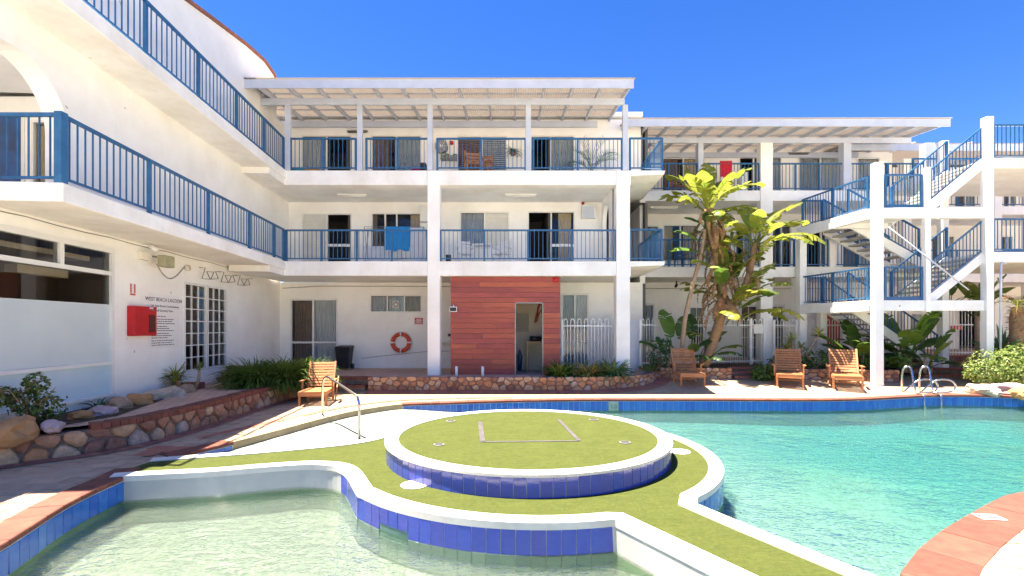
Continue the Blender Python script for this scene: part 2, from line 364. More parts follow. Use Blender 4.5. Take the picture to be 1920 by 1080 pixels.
def pool_floor_mat(name, c1, c2):
    m, nt, N, L, b = nodes_of(name); b.inputs["Roughness"].default_value = 0.85; co = coords(nt, False)
    f = noise_tex(nt, co, 22, 4, 0.75); g = noise_tex(nt, co, 1.1, 4, 0.6); v = N.new("ShaderNodeTexVoronoi"); v.inputs["Scale"].default_value = 15; L.new(co, v.inputs["Vector"])
    col = ramp(nt, f, [(0.36, c2), (0.62, c1)]); col = mixc(nt, 0.5, col, ramp(nt, v.outputs["Color"], [(0.2, (0.45, 0.52, 0.50)), (0.6, (1.22, 1.2, 1.18))]), 'MULTIPLY')
    col = mixc(nt, 0.4, col, ramp(nt, g, [(0.3, (0.82, 0.86, 0.84)), (0.7, (1.08, 1.08, 1.06))]), 'MULTIPLY'); L.new(col, b.inputs["Base Color"]); return m
M.pfloor = pool_floor_mat("dappled_pebble_floor", (0.30, 0.31, 0.275), (0.095, 0.12, 0.105))  # pebble grain whose mottling also paints in the caustic dapple
M.pwall = pmat("water_green_render", (0.20, 0.32, 0.18), (0.15, 0.26, 0.14), 2.0, 0.8)  # green of the water and its shade put into the wall colour
def water_mat(name, absorb, scale):
    m = bpy.data.materials.new(name); m.use_nodes = True; nt = m.node_tree; N = nt.nodes; L = nt.links
    for n in list(N): N.remove(n)
    out = N.new("ShaderNodeOutputMaterial"); tr = N.new("ShaderNodeBsdfTransparent"); gl = N.new("ShaderNodeBsdfGlossy"); gl.inputs["Roughness"].default_value = 0.03
    fr = N.new("ShaderNodeFresnel"); fr.inputs[0].default_value = 1.33; mx = N.new("ShaderNodeMixShader"); co = coords(nt, False)
    n1 = noise_tex(nt, co, 5.0 * scale, 3, 0.6, (1, 1.6, 1)); n2 = noise_tex(nt, co, 17 * scale, 2, 0.5, (1, 1.5, 1)); ad = N.new("ShaderNodeMath"); ad.operation = 'MULTIPLY_ADD'; ad.inputs[1].default_value = 0.35
    L.new(n2, ad.inputs[0]); L.new(n1, ad.inputs[2]); bn = N.new("ShaderNodeBump"); bn.inputs["Strength"].default_value = 0.9; bn.inputs["Distance"].default_value = 0.07
    n3 = noise_tex(nt, co, 0.55, 3, 0.6); mr = N.new("ShaderNodeMapRange"); mr.inputs[1].default_value = .35; mr.inputs[2].default_value = .65; mr.inputs[3].default_value = .25; mr.inputs[4].default_value = 1.3; L.new(n3, mr.inputs[0])
    mu = N.new("ShaderNodeMath"); mu.operation = 'MULTIPLY'; L.new(ad.outputs[0], mu.inputs[0]); L.new(mr.outputs[0], mu.inputs[1]); L.new(mu.outputs[0], bn.inputs["Height"])
    for x in (gl, fr): L.new(bn.outputs[0], x.inputs["Normal"])
    rf = N.new("ShaderNodeBsdfRefraction"); rf.inputs["IOR"].default_value = 1.33; rf.inputs["Roughness"].default_value = 0.0; L.new(bn.outputs[0], rf.inputs["Normal"])
    m2 = N.new("ShaderNodeMixShader"); m2.inputs[0].default_value = 0.45; L.new(tr.outputs[0], m2.inputs[1]); L.new(rf.outputs[0], m2.inputs[2])
    L.new(fr.outputs[0], mx.inputs[0]); L.new(m2.outputs[0], mx.inputs[1]); L.new(gl.outputs[0], mx.inputs[2]); L.new(mx.outputs[0], out.inputs[0])
    va = N.new("ShaderNodeVolumeAbsorption"); va.inputs["Color"].default_value = (*[1 - a for a in absorb], 1); va.inputs["Density"].default_value = 1.0
    L.new(va.outputs[0], out.inputs["Volume"]); return m
M.water = water_mat("pool_water", (0.66, 0.095, 0.095), 1.0)
M.water_w = water_mat("wading_water", (0.38, 0.22, 0.32), 1.3)
def deck_mat(name, c1, c2, mort, bw, bh, ang=0.0):
    m, nt, N, L, b = nodes_of(name); b.inputs["Roughness"].default_value = 0.82; co = coords(nt, False)
    mp = N.new("ShaderNodeMapping"); mp.inputs["Rotation"].default_value = (0, 0, ang); L.new(co, mp.inputs[0])
    bt = N.new("ShaderNodeTexBrick"); bt.inputs["Color1"].default_value = (*c1, 1); bt.inputs["Color2"].default_value = (*c2, 1); bt.inputs["Mortar"].default_value = (*mort, 1)
    bt.inputs["Scale"].default_value = 1.0; bt.inputs["Mortar Size"].default_value = 0.006; bt.inputs["Brick Width"].default_value = bw; bt.inputs["Row Height"].default_value = bh; bt.inputs["Bias"].default_value = 0.0
    L.new(mp.outputs[0], bt.inputs["Vector"])
    f = noise_tex(nt, co, 1.6, 6, 0.65); col = mixc(nt, 0.55, bt.outputs[0], ramp(nt, f, [(0.3, (0.72, 0.68, 0.62)), (0.7, (1.1, 1.08, 1.05))]), 'MULTIPLY'); L.new(col, b.inputs["Base Color"])
    bump(nt, bt.outputs["Fac"], -0.4, 0.006, b); return m
M.deck = deck_mat("paved_deck", (0.45, 0.325, 0.22), (0.39, 0.28, 0.185), (0.12, 0.08, 0.05), 0.45, 0.22, R(4.5))
M.terrace = deck_mat("terrace_paving", (0.60, 0.42, 0.32), (0.52, 0.36, 0.27), (0.2, 0.13, 0.1), 0.23, 0.115, R(20))
def band_mat():
    m, nt, N, L, b = nodes_of("brick_band"); b.inputs["Roughness"].default_value = 0.85; tc = N.new("ShaderNodeTexCoord"); bt = N.new("ShaderNodeTexBrick")
    bt.offset = 0.0; bt.inputs["Color1"].default_value = (0.40, 0.155, 0.095, 1); bt.inputs["Color2"].default_value = (0.31, 0.11, 0.075, 1); bt.inputs["Mortar"].default_value = (0.2, 0.12, 0.09, 1)
    bt.inputs["Scale"].default_value = 1.0; bt.inputs["Mortar Size"].default_value = 0.005; bt.inputs["Brick Width"].default_value = 0.115; bt.inputs["Row Height"].default_value = 0.6
    L.new(tc.outputs["UV"], bt.inputs["Vector"]); L.new(bt.outputs[0], b.inputs["Base Color"]); bump(nt, bt.outputs["Fac"], -0.4, 0.005, b); return m
M.band = band_mat()
def corr_mat():
    m, nt, N, L, b = nodes_of("aged_roof_sheet"); b.inputs["Roughness"].default_value = 0.6; co = coords(nt, False)
    f = noise_tex(nt, co, 1.2, 5, 0.6, (4, 0.5, 1)); col = ramp(nt, f, [(0.3, (0.27, 0.225, 0.19)), (0.55, (0.33, 0.285, 0.25)), (0.75, (0.21, 0.175, 0.15))]); L.new(col, b.inputs["Base Color"])
    tr = N.new("ShaderNodeBsdfTranslucent"); tr.inputs[0].default_value = (0.60, 0.50, 0.42, 1); mx = N.new("ShaderNodeMixShader"); mx.inputs[0].default_value = 0.10
    L.new(b.outputs[0], mx.inputs[1]); L.new(tr.outputs[0], mx.inputs[2]); L.new(mx.outputs[0], N["Material Output"].inputs[0]); return m
M.corr = corr_mat()

# ================================================================== POOLS AND DECK
WATER_Z = -0.30
main_b = [(-5.15, 7.18), (-5.0, 7.45), (-4.72, 8.1), (-4.42, 9.0), (-3.87, 10.7), (-3.40, 11.5), (-2.77, 12.12), (-1.52, 12.42), (-0.14, 12.70), (1.29, 12.87), (2.74, 12.95), (4.9, 12.96), (7.0, 12.90), (8.43, 12.90), (9.58, 13.06), (10.8, 13.40), (11.95, 13.72), (12.87, 13.78), (14.0, 13.57), (15.5, 13.0), (17.0, 11.5), (17.2, 9.5), (15.5, 8.0), (12.0, 7.0), (8.5, 6.35), (5.97, 5.60), (4.95, 5.06), (3.81, 4.34), (3.08, 3.76), (2.92, 3.45)]
near_b = [(3.0, 2.9), (2.9, 2.3), (1.8, 1.7), (0.0, 1.5), (-1.6, 1.45), (-3.0, 1.75), (-3.9, 2.6), (-4.33, 3.5), (-4.55, 4.27), (-4.72, 4.75), (-4.86, 5.15), (-4.97, 5.64), (-5.03, 6.18), (-5.12, 6.6)]
mb_s = catmull(main_b, 5); nb_s = catmull(near_b, 5)
hole = [(p.x, p.y) for p in mb_s + nb_s]
deck = MB(); deck.poly([(-60, -40), (60, -40), (60, 14.0), (-60, 14.0)], 0.0, [hole])
for (y0, y1) in ((14.0, 24.0),):
    deck.quad((-60, y0, 0), (60, y0, 0), (60, y1, deck_z(y1)), (-60, y1, deck_z(y1)))
deck_o = setting("pool_deck", deck, M.deck)
gr = MB(); zf = deck_z(24.0); gr.quad((-60, 24, zf), (60, 24, zf), (900, 900, zf), (-900, 900, zf)); gr.quad((-60, -40, 0), (-60, 24, zf), (-900, 900, zf), (-900, -600, 0))
gr.quad((60, 24, zf), (60, -40, 0), (900, -600, 0), (900, 900, zf)); gr.quad((-60, -40, 0), (-900, -600, 0), (900, -600, 0), (60, -40, 0))
setting("ground", gr, pmat("pale_sand", (0.56, 0.48, 0.36), (0.46, 0.39, 0.29), 0.4, 0.9))
cp = MB(); cp.quad((-58, -38, .004), (58, -38, .004), (58, 1.2, .004), (-58, 1.2, .004)); setting("added_bounce_sheet", cp, pmat("pale_bounce_colour", (0.60, 0.56, 0.48), (0.52, 0.48, 0.41), 0.6, 0.85))  # unseen pale sheet behind the camera, added to bounce light onto the facades

basin = MB()
outer = [Vector((p[0], p[1], 0)) for p in hole] + [Vector((hole[0][0], hole[0][1], 0))]
for a, b in zip(outer, outer[1:]):
    basin.quad((a.x, a.y, -2.0), (b.x, b.y, -2.0), (b.x, b.y, -0.004), (a.x, a.y, -0.004))
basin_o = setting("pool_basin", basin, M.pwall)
BA = Vector((-4.72, 8.1, 0)); BB = Vector((-2.77, 12.12, 0)); bt = (BB - BA).normalized(); bn_ = Vector((bt.y, -bt.x, 0))
def sstep(a, b, x):
    t = min(max((x - a) / (b - a), 0), 1); return t * t * (3 - 2 * t)
def floor_z(x, y):
    dx = x - (2.35 if y > 5.2 else 2.35 + (5.2 - y) * 0.56)
    z = -0.60 - 0.40 * sstep(0.2, 6.0, dx) * (1 - .75 * sstep(10.5, 13.0, y))
    p = Vector((x, y, 0)) - BA; s = p.dot(bn_)
    if y > 7.3: z = max(z, min(-0.115 - 0.125 * max(s, 0), -0.115))
    return z
fl = MB(); nx, ny = 95, 53; o0 = 0
for j in range(ny):
    for i in range(nx):
        x = -5.6 + i * 0.25; y = 1.2 + j * 0.25; fl.v.append((x, y, floor_z(x, y)))
for j in range(ny - 1):
    for i in range(nx - 1): fl.f.append((j * nx + i, j * nx + i + 1, (j + 1) * nx + i + 1, (j + 1) * nx + i)); fl.m.append(0)
setting("pool_floor", fl, M.pfloor, smooth=True)

# artificial-turf island with two causeways
CX, CY = 0.24, 7.55
def polar(a, r): return Vector((CX + r * math.cos(R(a)), CY + r * math.sin(R(a)), 0))
S_e = [G(u, v, .02) for u, v in ((205, 895), (233, 893), (390, 885), (480, 877.5), (560, 872), (600, 872), (632, 876), (650, 888))]
ring1 = [polar(a, 2.80 + 0.07 * (a - 219) / 67) for a in range(219, 286, 3)]
cor1 = [Vector((1.03, 4.775, 0)), Vector((1.668, 3.697, 0)), Vector((2.45, 2.38, 0))]
cor2 = [Vector((3.5, 2.4, 0)), Vector((2.80, 3.697, 0)), Vector((2.28, 4.665, 0)), Vector((2.01, 5.21, 0))]
ring2 = [polar(a, 2.83) for a in range(-49, 155, 4)]
N_e = [G(u, v, .02) for u, v in ((700, 820), (650, 829), (560, 838), (450, 847), (310, 857), (285, 859))]
for l in (S_e, N_e):
    for p in l: p.z = 0
def clean(l):
    o = [l[0]]
    for p in l[1:]:
        if (p - o[-1]).length > 0.02: o.append(p)
    return o
sA = clean(catmull(S_e + ring1[1:], 3)); sB = clean([Vector(p) for p in cor1]); sC = clean(cor2); sD = clean(catmull(ring2 + N_e, 3))
lineL = sA + sB; lineR = sC + sD
inL = offset(lineL, 0.19); inR = offset(lineR, 0.19)
isl = thing("pool_island", (CX, CY, 0), "green artificial turf ring and causeways edged in white cement between the two pools", "island")
tm = MB(); tm.poly([(p.x, p.y) for p in inL + inR], 0.010); part("turf", tm, M.turf, isl)
cm = MB()
for out_l, in_l in ((lineL, inL), (lineR, inR)):
    ribbon(cm, in_l, out_l, 0.024); ribbon(cm, out_l, in_l, -0.05)
    for l, flip in ((out_l, 0), (in_l, 1)):
        for a, b in zip(l, l[1:]):
            if flip: a, b = b, a
            cm.quad((a.x, a.y, -0.05), (b.x, b.y, -0.05), (b.x, b.y, 0.024), (a.x, a.y, 0.024))
part("coping", cm, M.cement, isl)
wm = MB(); uw = MB()
for l in (offset(lineL, 0.007), offset(lineR, 0.007)):
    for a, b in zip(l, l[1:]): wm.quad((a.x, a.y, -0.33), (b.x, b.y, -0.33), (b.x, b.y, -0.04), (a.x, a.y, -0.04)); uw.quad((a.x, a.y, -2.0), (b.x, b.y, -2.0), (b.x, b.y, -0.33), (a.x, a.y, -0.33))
part("side_wall", wm, pmat("shaded_white_cement", (0.50, 0.50, 0.46), (0.42, 0.42, 0.39), 1.5, .8), isl); part("submerged_wall", uw, M.pwall, isl)  # side wall's shade put into its grey; water's green into the submerged part
tile_b = MB(); tile_b.box(-0.0702, 0.0702, -0.012, 0.012, -0.5, 0.5); TILE = tile_b.mesh("tile", M.tile); TILE_AZ = tile_b.mesh("tile", M.tile_az); TILE_PL = tile_b.mesh("tile", M.tile_pl)
def put_tile(me, par, p, nrm, z0, z1, w=1.0):
    ang = math.atan2(nrm.y, nrm.x) + math.pi / 2
    inst("tile", me, par, Matrix.Translation((p.x, p.y, (z0 + z1) / 2)) @ Matrix.Rotation(ang, 4, 'Z') @ Matrix.Rotation(random.uniform(-.02, .02), 4, 'X') @ Matrix.Diagonal((w, 1, z1 - z0, 1)))
pr = Path(sA); d = 0.0; nic_p = []
start = next(i for i, p in enumerate(sA) if p.x > -2.35); d = pr.s[start]
while d < pr.L - 0.05:
    p = pr.at(d + .075); t = pr.tan(d + .075); n = Vector((t.y, -t.x, 0)); a = math.degrees(math.atan2(p.y - CY, p.x - CX)) % 360
    nic = 233.0 < a < 241.0
    if nic: nic_p += [pr.at(d) - n * .004, pr.at(d + .149) - n * .004]
    put_tile(TILE, isl, p - n * 0.012, n, -0.225 if nic else -0.298, -0.052)
    put_tile(TILE_PL, isl, p - n * 0.008, n, -0.575, -0.306 if not nic else -0.37)
    d += 0.1495
mo = MB()
for a, b in zip(nic_p, nic_p[1:]): mo.quad((a.x, a.y, -0.37), (b.x, b.y, -0.37), (b.x, b.y, -0.225), (a.x, a.y, -0.225))
part("skimmer_mouth", mo, pmat("recess_shade_green", (0.10, 0.20, 0.17), (0.08, 0.17, 0.14), 3, 0.6), isl)  # flush patch; shade of the recess is painted as dark green
pr = Path(sD); d = 0.02
while d < 5.2:
    p = pr.at(d + .075); t = pr.tan(d + .075); n = Vector((t.y, -t.x, 0)); put_tile(TILE_AZ, isl, p - n * 0.012, n, -0.298, -0.052); d += 0.1495
for (u, v) in ((777, 908), (1274, 846)):
    p = G(u, v, .02); lm = MB(); lm.lathe([(0.165, 0.0), (0.165, 0.008), (0.15, 0.012)], (p.x, p.y, 0.011), 28)
    lid = part("skimmer_lid", lm, M.cement, isl)
    hm = MB()
    for s in (-1, 1): hm.lathe([(0.012, 0.0), (0.012, 0.002)], (p.x + s * 0.075, p.y + s * 0.02, 0.0225), 10)
    part("finger_hole", hm, M.ink, lid)

# round stage on the island
stg = thing("round_stage", (CX, CY, 0), "round raised stage faced in cobalt tiles with green turf on top", "stage")
RP = 2.16
def circ(r, n=120, a0=0): return [Vector((CX + r * math.cos(2 * math.pi * i / n + a0), CY + r * math.sin(2 * math.pi * i / n + a0), 0)) for i in range(n + 1)]
m_ = MB(); m_.poly([(p.x, p.y) for p in circ(RP - 0.17)[:-1]], 0.272); part("turf", m_, M.turf, stg)
m_ = MB(); o_, i_ = circ(RP + .012), circ(RP - 0.19); ribbon(m_, i_, o_, 0.284); ribbon(m_, o_, i_, 0.25)
for a, b in zip(o_, o_[1:]): m_.quad((a.x, a.y, .25), (b.x, b.y, .25), (b.x, b.y, .284), (a.x, a.y, .284))
for a, b in zip(i_, i_[1:]): m_.quad((b.x, b.y, .25), (a.x, a.y, .25), (a.x, a.y, .284), (b.x, b.y, .284))
part("coping", m_, M.cement, stg)
m_ = MB(); q_ = circ(RP - 0.0145)
for a, b in zip(q_, q_[1:]): m_.quad((a.x, a.y, .0), (b.x, b.y, .0), (b.x, b.y, .25), (a.x, a.y, .25))
part("core_wall", m_, M.grout, stg)
nt_ = 90
for k in range(nt_):
    a = 2 * math.pi * (k + .5) / nt_; n = Vector((math.cos(a), math.sin(a), 0)); put_tile(TILE, stg, Vector((CX, CY, 0)) + n * (RP - 0.02), n, 0.006, 0.249, 1.0)
hz = .2735
hp = [G(u, v, .28) for u, v in ((900, 790), (905, 828), (1086, 826), (1047, 786))]
m_ = MB()
for a, b, w in ((hp[0], hp[1], .075), (hp[1], hp[2], .05), (hp[2], hp[3], .06)):
    a = Vector((a.x, a.y, hz)); b = Vector((b.x, b.y, hz)); m_.beam(a, b, w, 0.012)
part("hatch_trim", m_, pmat("worn_zinc", (0.105, 0.095, 0.10), (0.07, 0.065, 0.065), 6, 0.6), stg)
for (u, v, r) in ((845, 789, .085), (823, 833, .08), (1113, 786, .085), (1172, 829, .085)):
    p = G(u, v, .28); m_ = MB(); m_.lathe([(r, 0), (r, .008), (r * .9, .01)], (p.x, p.y, hz), 22); dr = part("drain_cover", m_, M.galv, stg)
    m_ = MB()
    for k in range(-2, 3): m_.box(p.x - r * .65, p.x + r * .65, p.y + k * r * .28 - .006, p.y + k * r * .28 + .006, hz + .0102, hz + .0115)
    part("slot", m_, M.ink, dr)

# tiles along the pool edges, coping, bands
P_far = Path(mb_s[30:]); P_left = Path([p for p in nb_s if p.y > 2.4 and p.x < -3.7]); P_small = Path(mb_s[:11])
def tiles_along(path, d0, d1, me, z0=-0.298, z1=-0.052):
    d = d0
    while d < d1:
        p = path.at(d + .075); t = path.tan(d + .075); n = Vector((t.y, -t.x, 0)); put_tile(me, basin_o, p + n * 0.014, n, z0, z1); d += 0.1495
tiles_along(P_far, 0.02, 20.2, TILE_AZ); tiles_along(P_left, 0.0, P_left.L - 0.1, TILE_AZ); tiles_along(P_small, 0.1, P_small.L - .08, TILE_AZ)
gm = MB()
for path, d1 in ((P_far, 20.3), (P_left, P_left.L), (P_small, P_small.L)):
    l = [path.at(d1 * i / 120) for i in range(121)]; l = offset(l, -0.020)
    for a, b in zip(l, l[1:]): gm.quad((b.x, b.y, -.299), (a.x, a.y, -.299), (a.x, a.y, -.04), (b.x, b.y, -.04))
part("grout", gm, M.grout, basin_o)
def coping_along(path, d0, d1, w, step, name, mat_, thick=0.055, top=0.018, stuff=False):
    acc = MB(); d = d0
    while d < d1 - 0.02:
        e = min(d + step - 0.006, d1); a, b = path.at(d), path.at(e); ta, tb = path.tan(d), path.tan(e)
        na = Vector((-ta.y, ta.x, 0)); nb = Vector((-tb.y, tb.x, 0)); j = random.uniform(-.0015, .0015); z0, z1 = top - thick, top + j; r = thick * .3
        ps = []
        for q, n in ((a, na), (b, nb)):
            f = q - n * 0.03; k = q + n * w
            ps.append([(k.x, k.y, z0), (k.x, k.y, z1), ((f + n * r).x, (f + n * r).y, z1), ((f + n * r * .3).x, (f + n * r * .3).y, z1 - r * .3), (f.x, f.y, z1 - r), (f.x, f.y, z0)])
        fs = [(i, (i + 1) % 6, 6 + (i + 1) % 6, 6 + i) for i in range(6)] + [(5, 4, 3, 2, 1, 0), (6, 7, 8, 9, 10, 11)]
        if stuff: acc.add(ps[0] + ps[1], fs)
        else:
            m = MB(); m.add(ps[0] + ps[1], fs); part(name, m, mat_, basin_o)
        d += step
    if stuff: part(name + "_row", acc, mat_, basin_o, kind='stuff')
coping_along(P_left, 0, P_left.L, 0.30, 0.30, "coping_brick", M.brick)
coping_along(P_small, 0.0, P_small.L, 0.26, 0.30, "coping_brick", M.brick)
d_r0 = next(P_far.s[i] for i, p in enumerate(P_far.p) if p.x > 8 and p.y < 6.7)
coping_along(P_far, 0.0, 21.0, 0.24, 0.24, "coping_brick", M.brick)
coping_along(P_far, 21.0, d_r0, 0.30, 0.30, "coping_brick", M.brick, stuff=True)
coping_along(P_far, d_r0, P_far.L, 0.38, 0.62, "coping_brick", M.brick)
cm = MB(); lo = Path(mb_s[10:31])     # rounded beach-entry lip, no tiles
a_ = [lo.at(lo.L * i / 40) for i in range(41)]; b_ = offset(a_, .16); f_ = offset(a_, -0.02)
ribbon(cm, b_, f_, 0.012)
for a, b in zip(f_, f_[1:]): cm.quad((b.x, b.y, -0.14), (a.x, a.y, -0.14), (a.x, a.y, 0.012), (b.x, b.y, 0.012))
part("beach_lip", cm, pmat("tan_lip", (0.47, 0.36, 0.20), (0.38, 0.28, 0.15), 4, 0.85), basin_o)

# water
cline = [Vector((-5.2, 6.75, 0)), Vector((-2.6, 7.4, 0)), Vector((CX, CY, 0)), Vector((1.5, 5.2, 0)), Vector((2.25, 3.9, 0)), Vector((2.9, 2.75, 0))]
mo_ = offset(mb_s, 0.06); no_ = offset(nb_s, 0.06)
w1 = MB(); w1.prism([(p.x, p.y) for p in mo_ + list(reversed(cline))], -2.3, WATER_Z); setting("pool_water", w1, M.water, merge=True)
w2 = MB(); w2.prism([(p.x, p.y) for p in no_ + cline], -2.3, WATER_Z); setting("wading_pool_water", w2, M.water_w, merge=True)

def clip_poly(poly, n, c):
    out = []
    for i in range(len(poly)):
        a, b = poly[i], poly[(i + 1) % len(poly)]; da = a[0] * n[0] + a[1] * n[1] - c; db = b[0] * n[0] + b[1] * n[1] - c
        if da <= 0: out.append(a)
        if da * db < 0: t = da / (da - db); out.append((a[0] + (b[0] - a[0]) * t, a[1] + (b[1] - a[1]) * t))
    return out
# pavers that can be told apart near the lens, bands of red brick
cop_out = [(p.x, p.y) for p in offset([Vector((h[0], h[1], 0)) for h in hole], 0.26, True)]
pav = MB(); 
def chamfer_block(x0, x1, y0, y1, z0, z1, c=.006):
    m = MB(); vs = [(x0, y0, z0), (x1, y0, z0), (x1, y1, z0), (x0, y1, z0), (x0, y0, z1 - c), (x1, y0, z1 - c), (x1, y1, z1 - c), (x0, y1, z1 - c), (x0 + c, y0 + c, z1), (x1 - c, y0 + c, z1), (x1 - c, y1 - c, z1), (x0 + c, y1 - c, z1)]
    m.add(vs, [(0, 1, 5, 4), (1, 2, 6, 5), (2, 3, 7, 6), (3, 0, 4, 7), (4, 5, 9, 8), (5, 6, 10, 9), (6, 7, 11, 10), (7, 4, 8, 11), (8, 9, 10, 11)]); return m
PAVER = chamfer_block(-.221, .221, -.107, .107, 0.001, 0.010).mesh("paver", M.paver)
lw_pts = [(-9.0, 5.2), (-7.8, 6.1), (-6.95, 6.95), (-6.35, 7.6), (-6.12, 8.5), (-6.08, 9.6), (-6.12, 11.6), (-6.05, 13.2), (-5.95, 14.3)]
left_of_wall = [(p.x, p.y) for p in offset(catmull(lw_pts, 6), -0.30)] + [(-20, 14.3), (-20, 5.2)]
npv = 0
def lay_pavers(x0, x1, y0, y1, ang, keep):
    global npv
    ca, sa = math.cos(ang), math.sin(ang); cxm, cym = (x0 + x1) / 2, (y0 + y1) / 2; hw = math.hypot(x1 - x0, y1 - y0) / 2 + .5
    rws = int(2 * hw / .22)
    for r in range(rws):
        for c in range(int(2 * hw / .45)):
            a = -hw + c * .45 + (.225 if r % 2 else 0); b = -hw + r * .22
            x = cxm + a * ca - b * sa; y = cym + a * sa + b * ca
            if not (x0 < x < x1 and y0 < y < y1): continue
            cs = [(x + i * .22 * ca - j * .107 * sa, y + i * .22 * sa + j * .107 * ca) for i in (-1, 1) for j in (-1, 1)] + [(x, y)]
            if any(inside(q, cop_out) or inside(q, left_of_wall) for q in cs) or not keep(x, y) or npv >= 298: continue
            inst("paver", PAVER, deck_o, Matrix.Translation((x, y, random.uniform(-.001, .0012))) @ Matrix.Rotation(ang + random.uniform(-.004, .004), 4, 'Z')); npv += 1
vis = lambda x, y: abs(x) < 1.12 * y + .3
edge_c = [P_far.at(d_r0 + (P_far.L - d_r0) * i / 50) for i in range(51)]; edge_o = offset(edge_c, .365)
jm = MB(); jm.poly([(p.x, p.y) for p in offset(edge_c, .30)] + [(2.75, 2.76), (5.3, 2.76), (8.6, 6.1)], 0.0022); part("joint_sand", jm, M.joint, deck_o)
for r in range(19):
    for c in range(15):
        x0 = 2.7 + c * .45 + (.22 if r % 2 else 0); y0 = 2.7 + r * .22 + .04
        poly = [(x0 + .005, y0 + .006), (x0 + .445, y0 + .006), (x0 + .445, y0 + .214), (x0 + .005, y0 + .214)]; cx, cy = x0 + .22, y0 + .11
        k = min(range(1, len(edge_o) - 1), key=lambda i: (edge_o[i].x - cx) ** 2 + (edge_o[i].y - cy) ** 2); t = (edge_o[k + 1] - edge_o[k - 1]).normalized(); n = (t.y, -t.x); poly = clip_poly(poly, n, edge_o[k].x * n[0] + edge_o[k].y * n[1])
        if len(poly) < 3 or x0 > y0 + 2.75: continue
        m = MB(); z = .011 + random.uniform(-.0012, .0012); m.prism(poly, .0025, z, bottom=False); part("paver", m, M.paver, deck_o); npv += 1
lay_pavers(-8.0, -4.4, 3.6, 11.8, R(4.5), lambda x, y: vis(x, y))
bm_ = MB()
foot = catmull(lw_pts, 6); ribbon(bm_, offset(foot, -0.02), offset(foot, -0.27), 0.0135)
be = [Vector(q) for q in ((-5.55, 8.4, 0), (-5.1, 9.6, 0), (-4.62, 10.8, 0), (-4.05, 11.9, 0), (-3.2, 12.75, 0), (-1.9, 13.15, 0), (0, 13.4, 0))]; be = catmull(be, 6); ribbon(bm_, be, offset(be, -0.2), 0.0135)
mw = [(-4.35, 14.47), (-2, 14.5), (0, 14.5), (2.0, 14.5), (3.0, 14.66), (3.9, 15.0), (4.45, 15.5), (4.75, 16.0), (5.05, 16.4)]
mwp = catmull(mw, 5); 
def zb(y): return deck_z(y) + 0.0135
ribbon(bm_, offset(mwp, -0.02), offset(mwp, -0.5), zb)
# zig-zag of red pavers inlaid beside the left wall
for k, (u, v) in enumerate(((275, 853), (290, 848), (312, 846), (335, 842), (300, 841))):
    p = G(u, v); bm_.add([(p.x - .16, p.y - .11, .0155 + k * .0005), (p.x + .16, p.y - .11, .0155 + k * .0005), (p.x + .16, p.y + .11, .0155 + k * .0005), (p.x - .16, p.y + .11, .0155 + k * .0005)], [(0, 1, 2, 3)])
band_o = part("paver_band", bm_, M.band, deck_o)

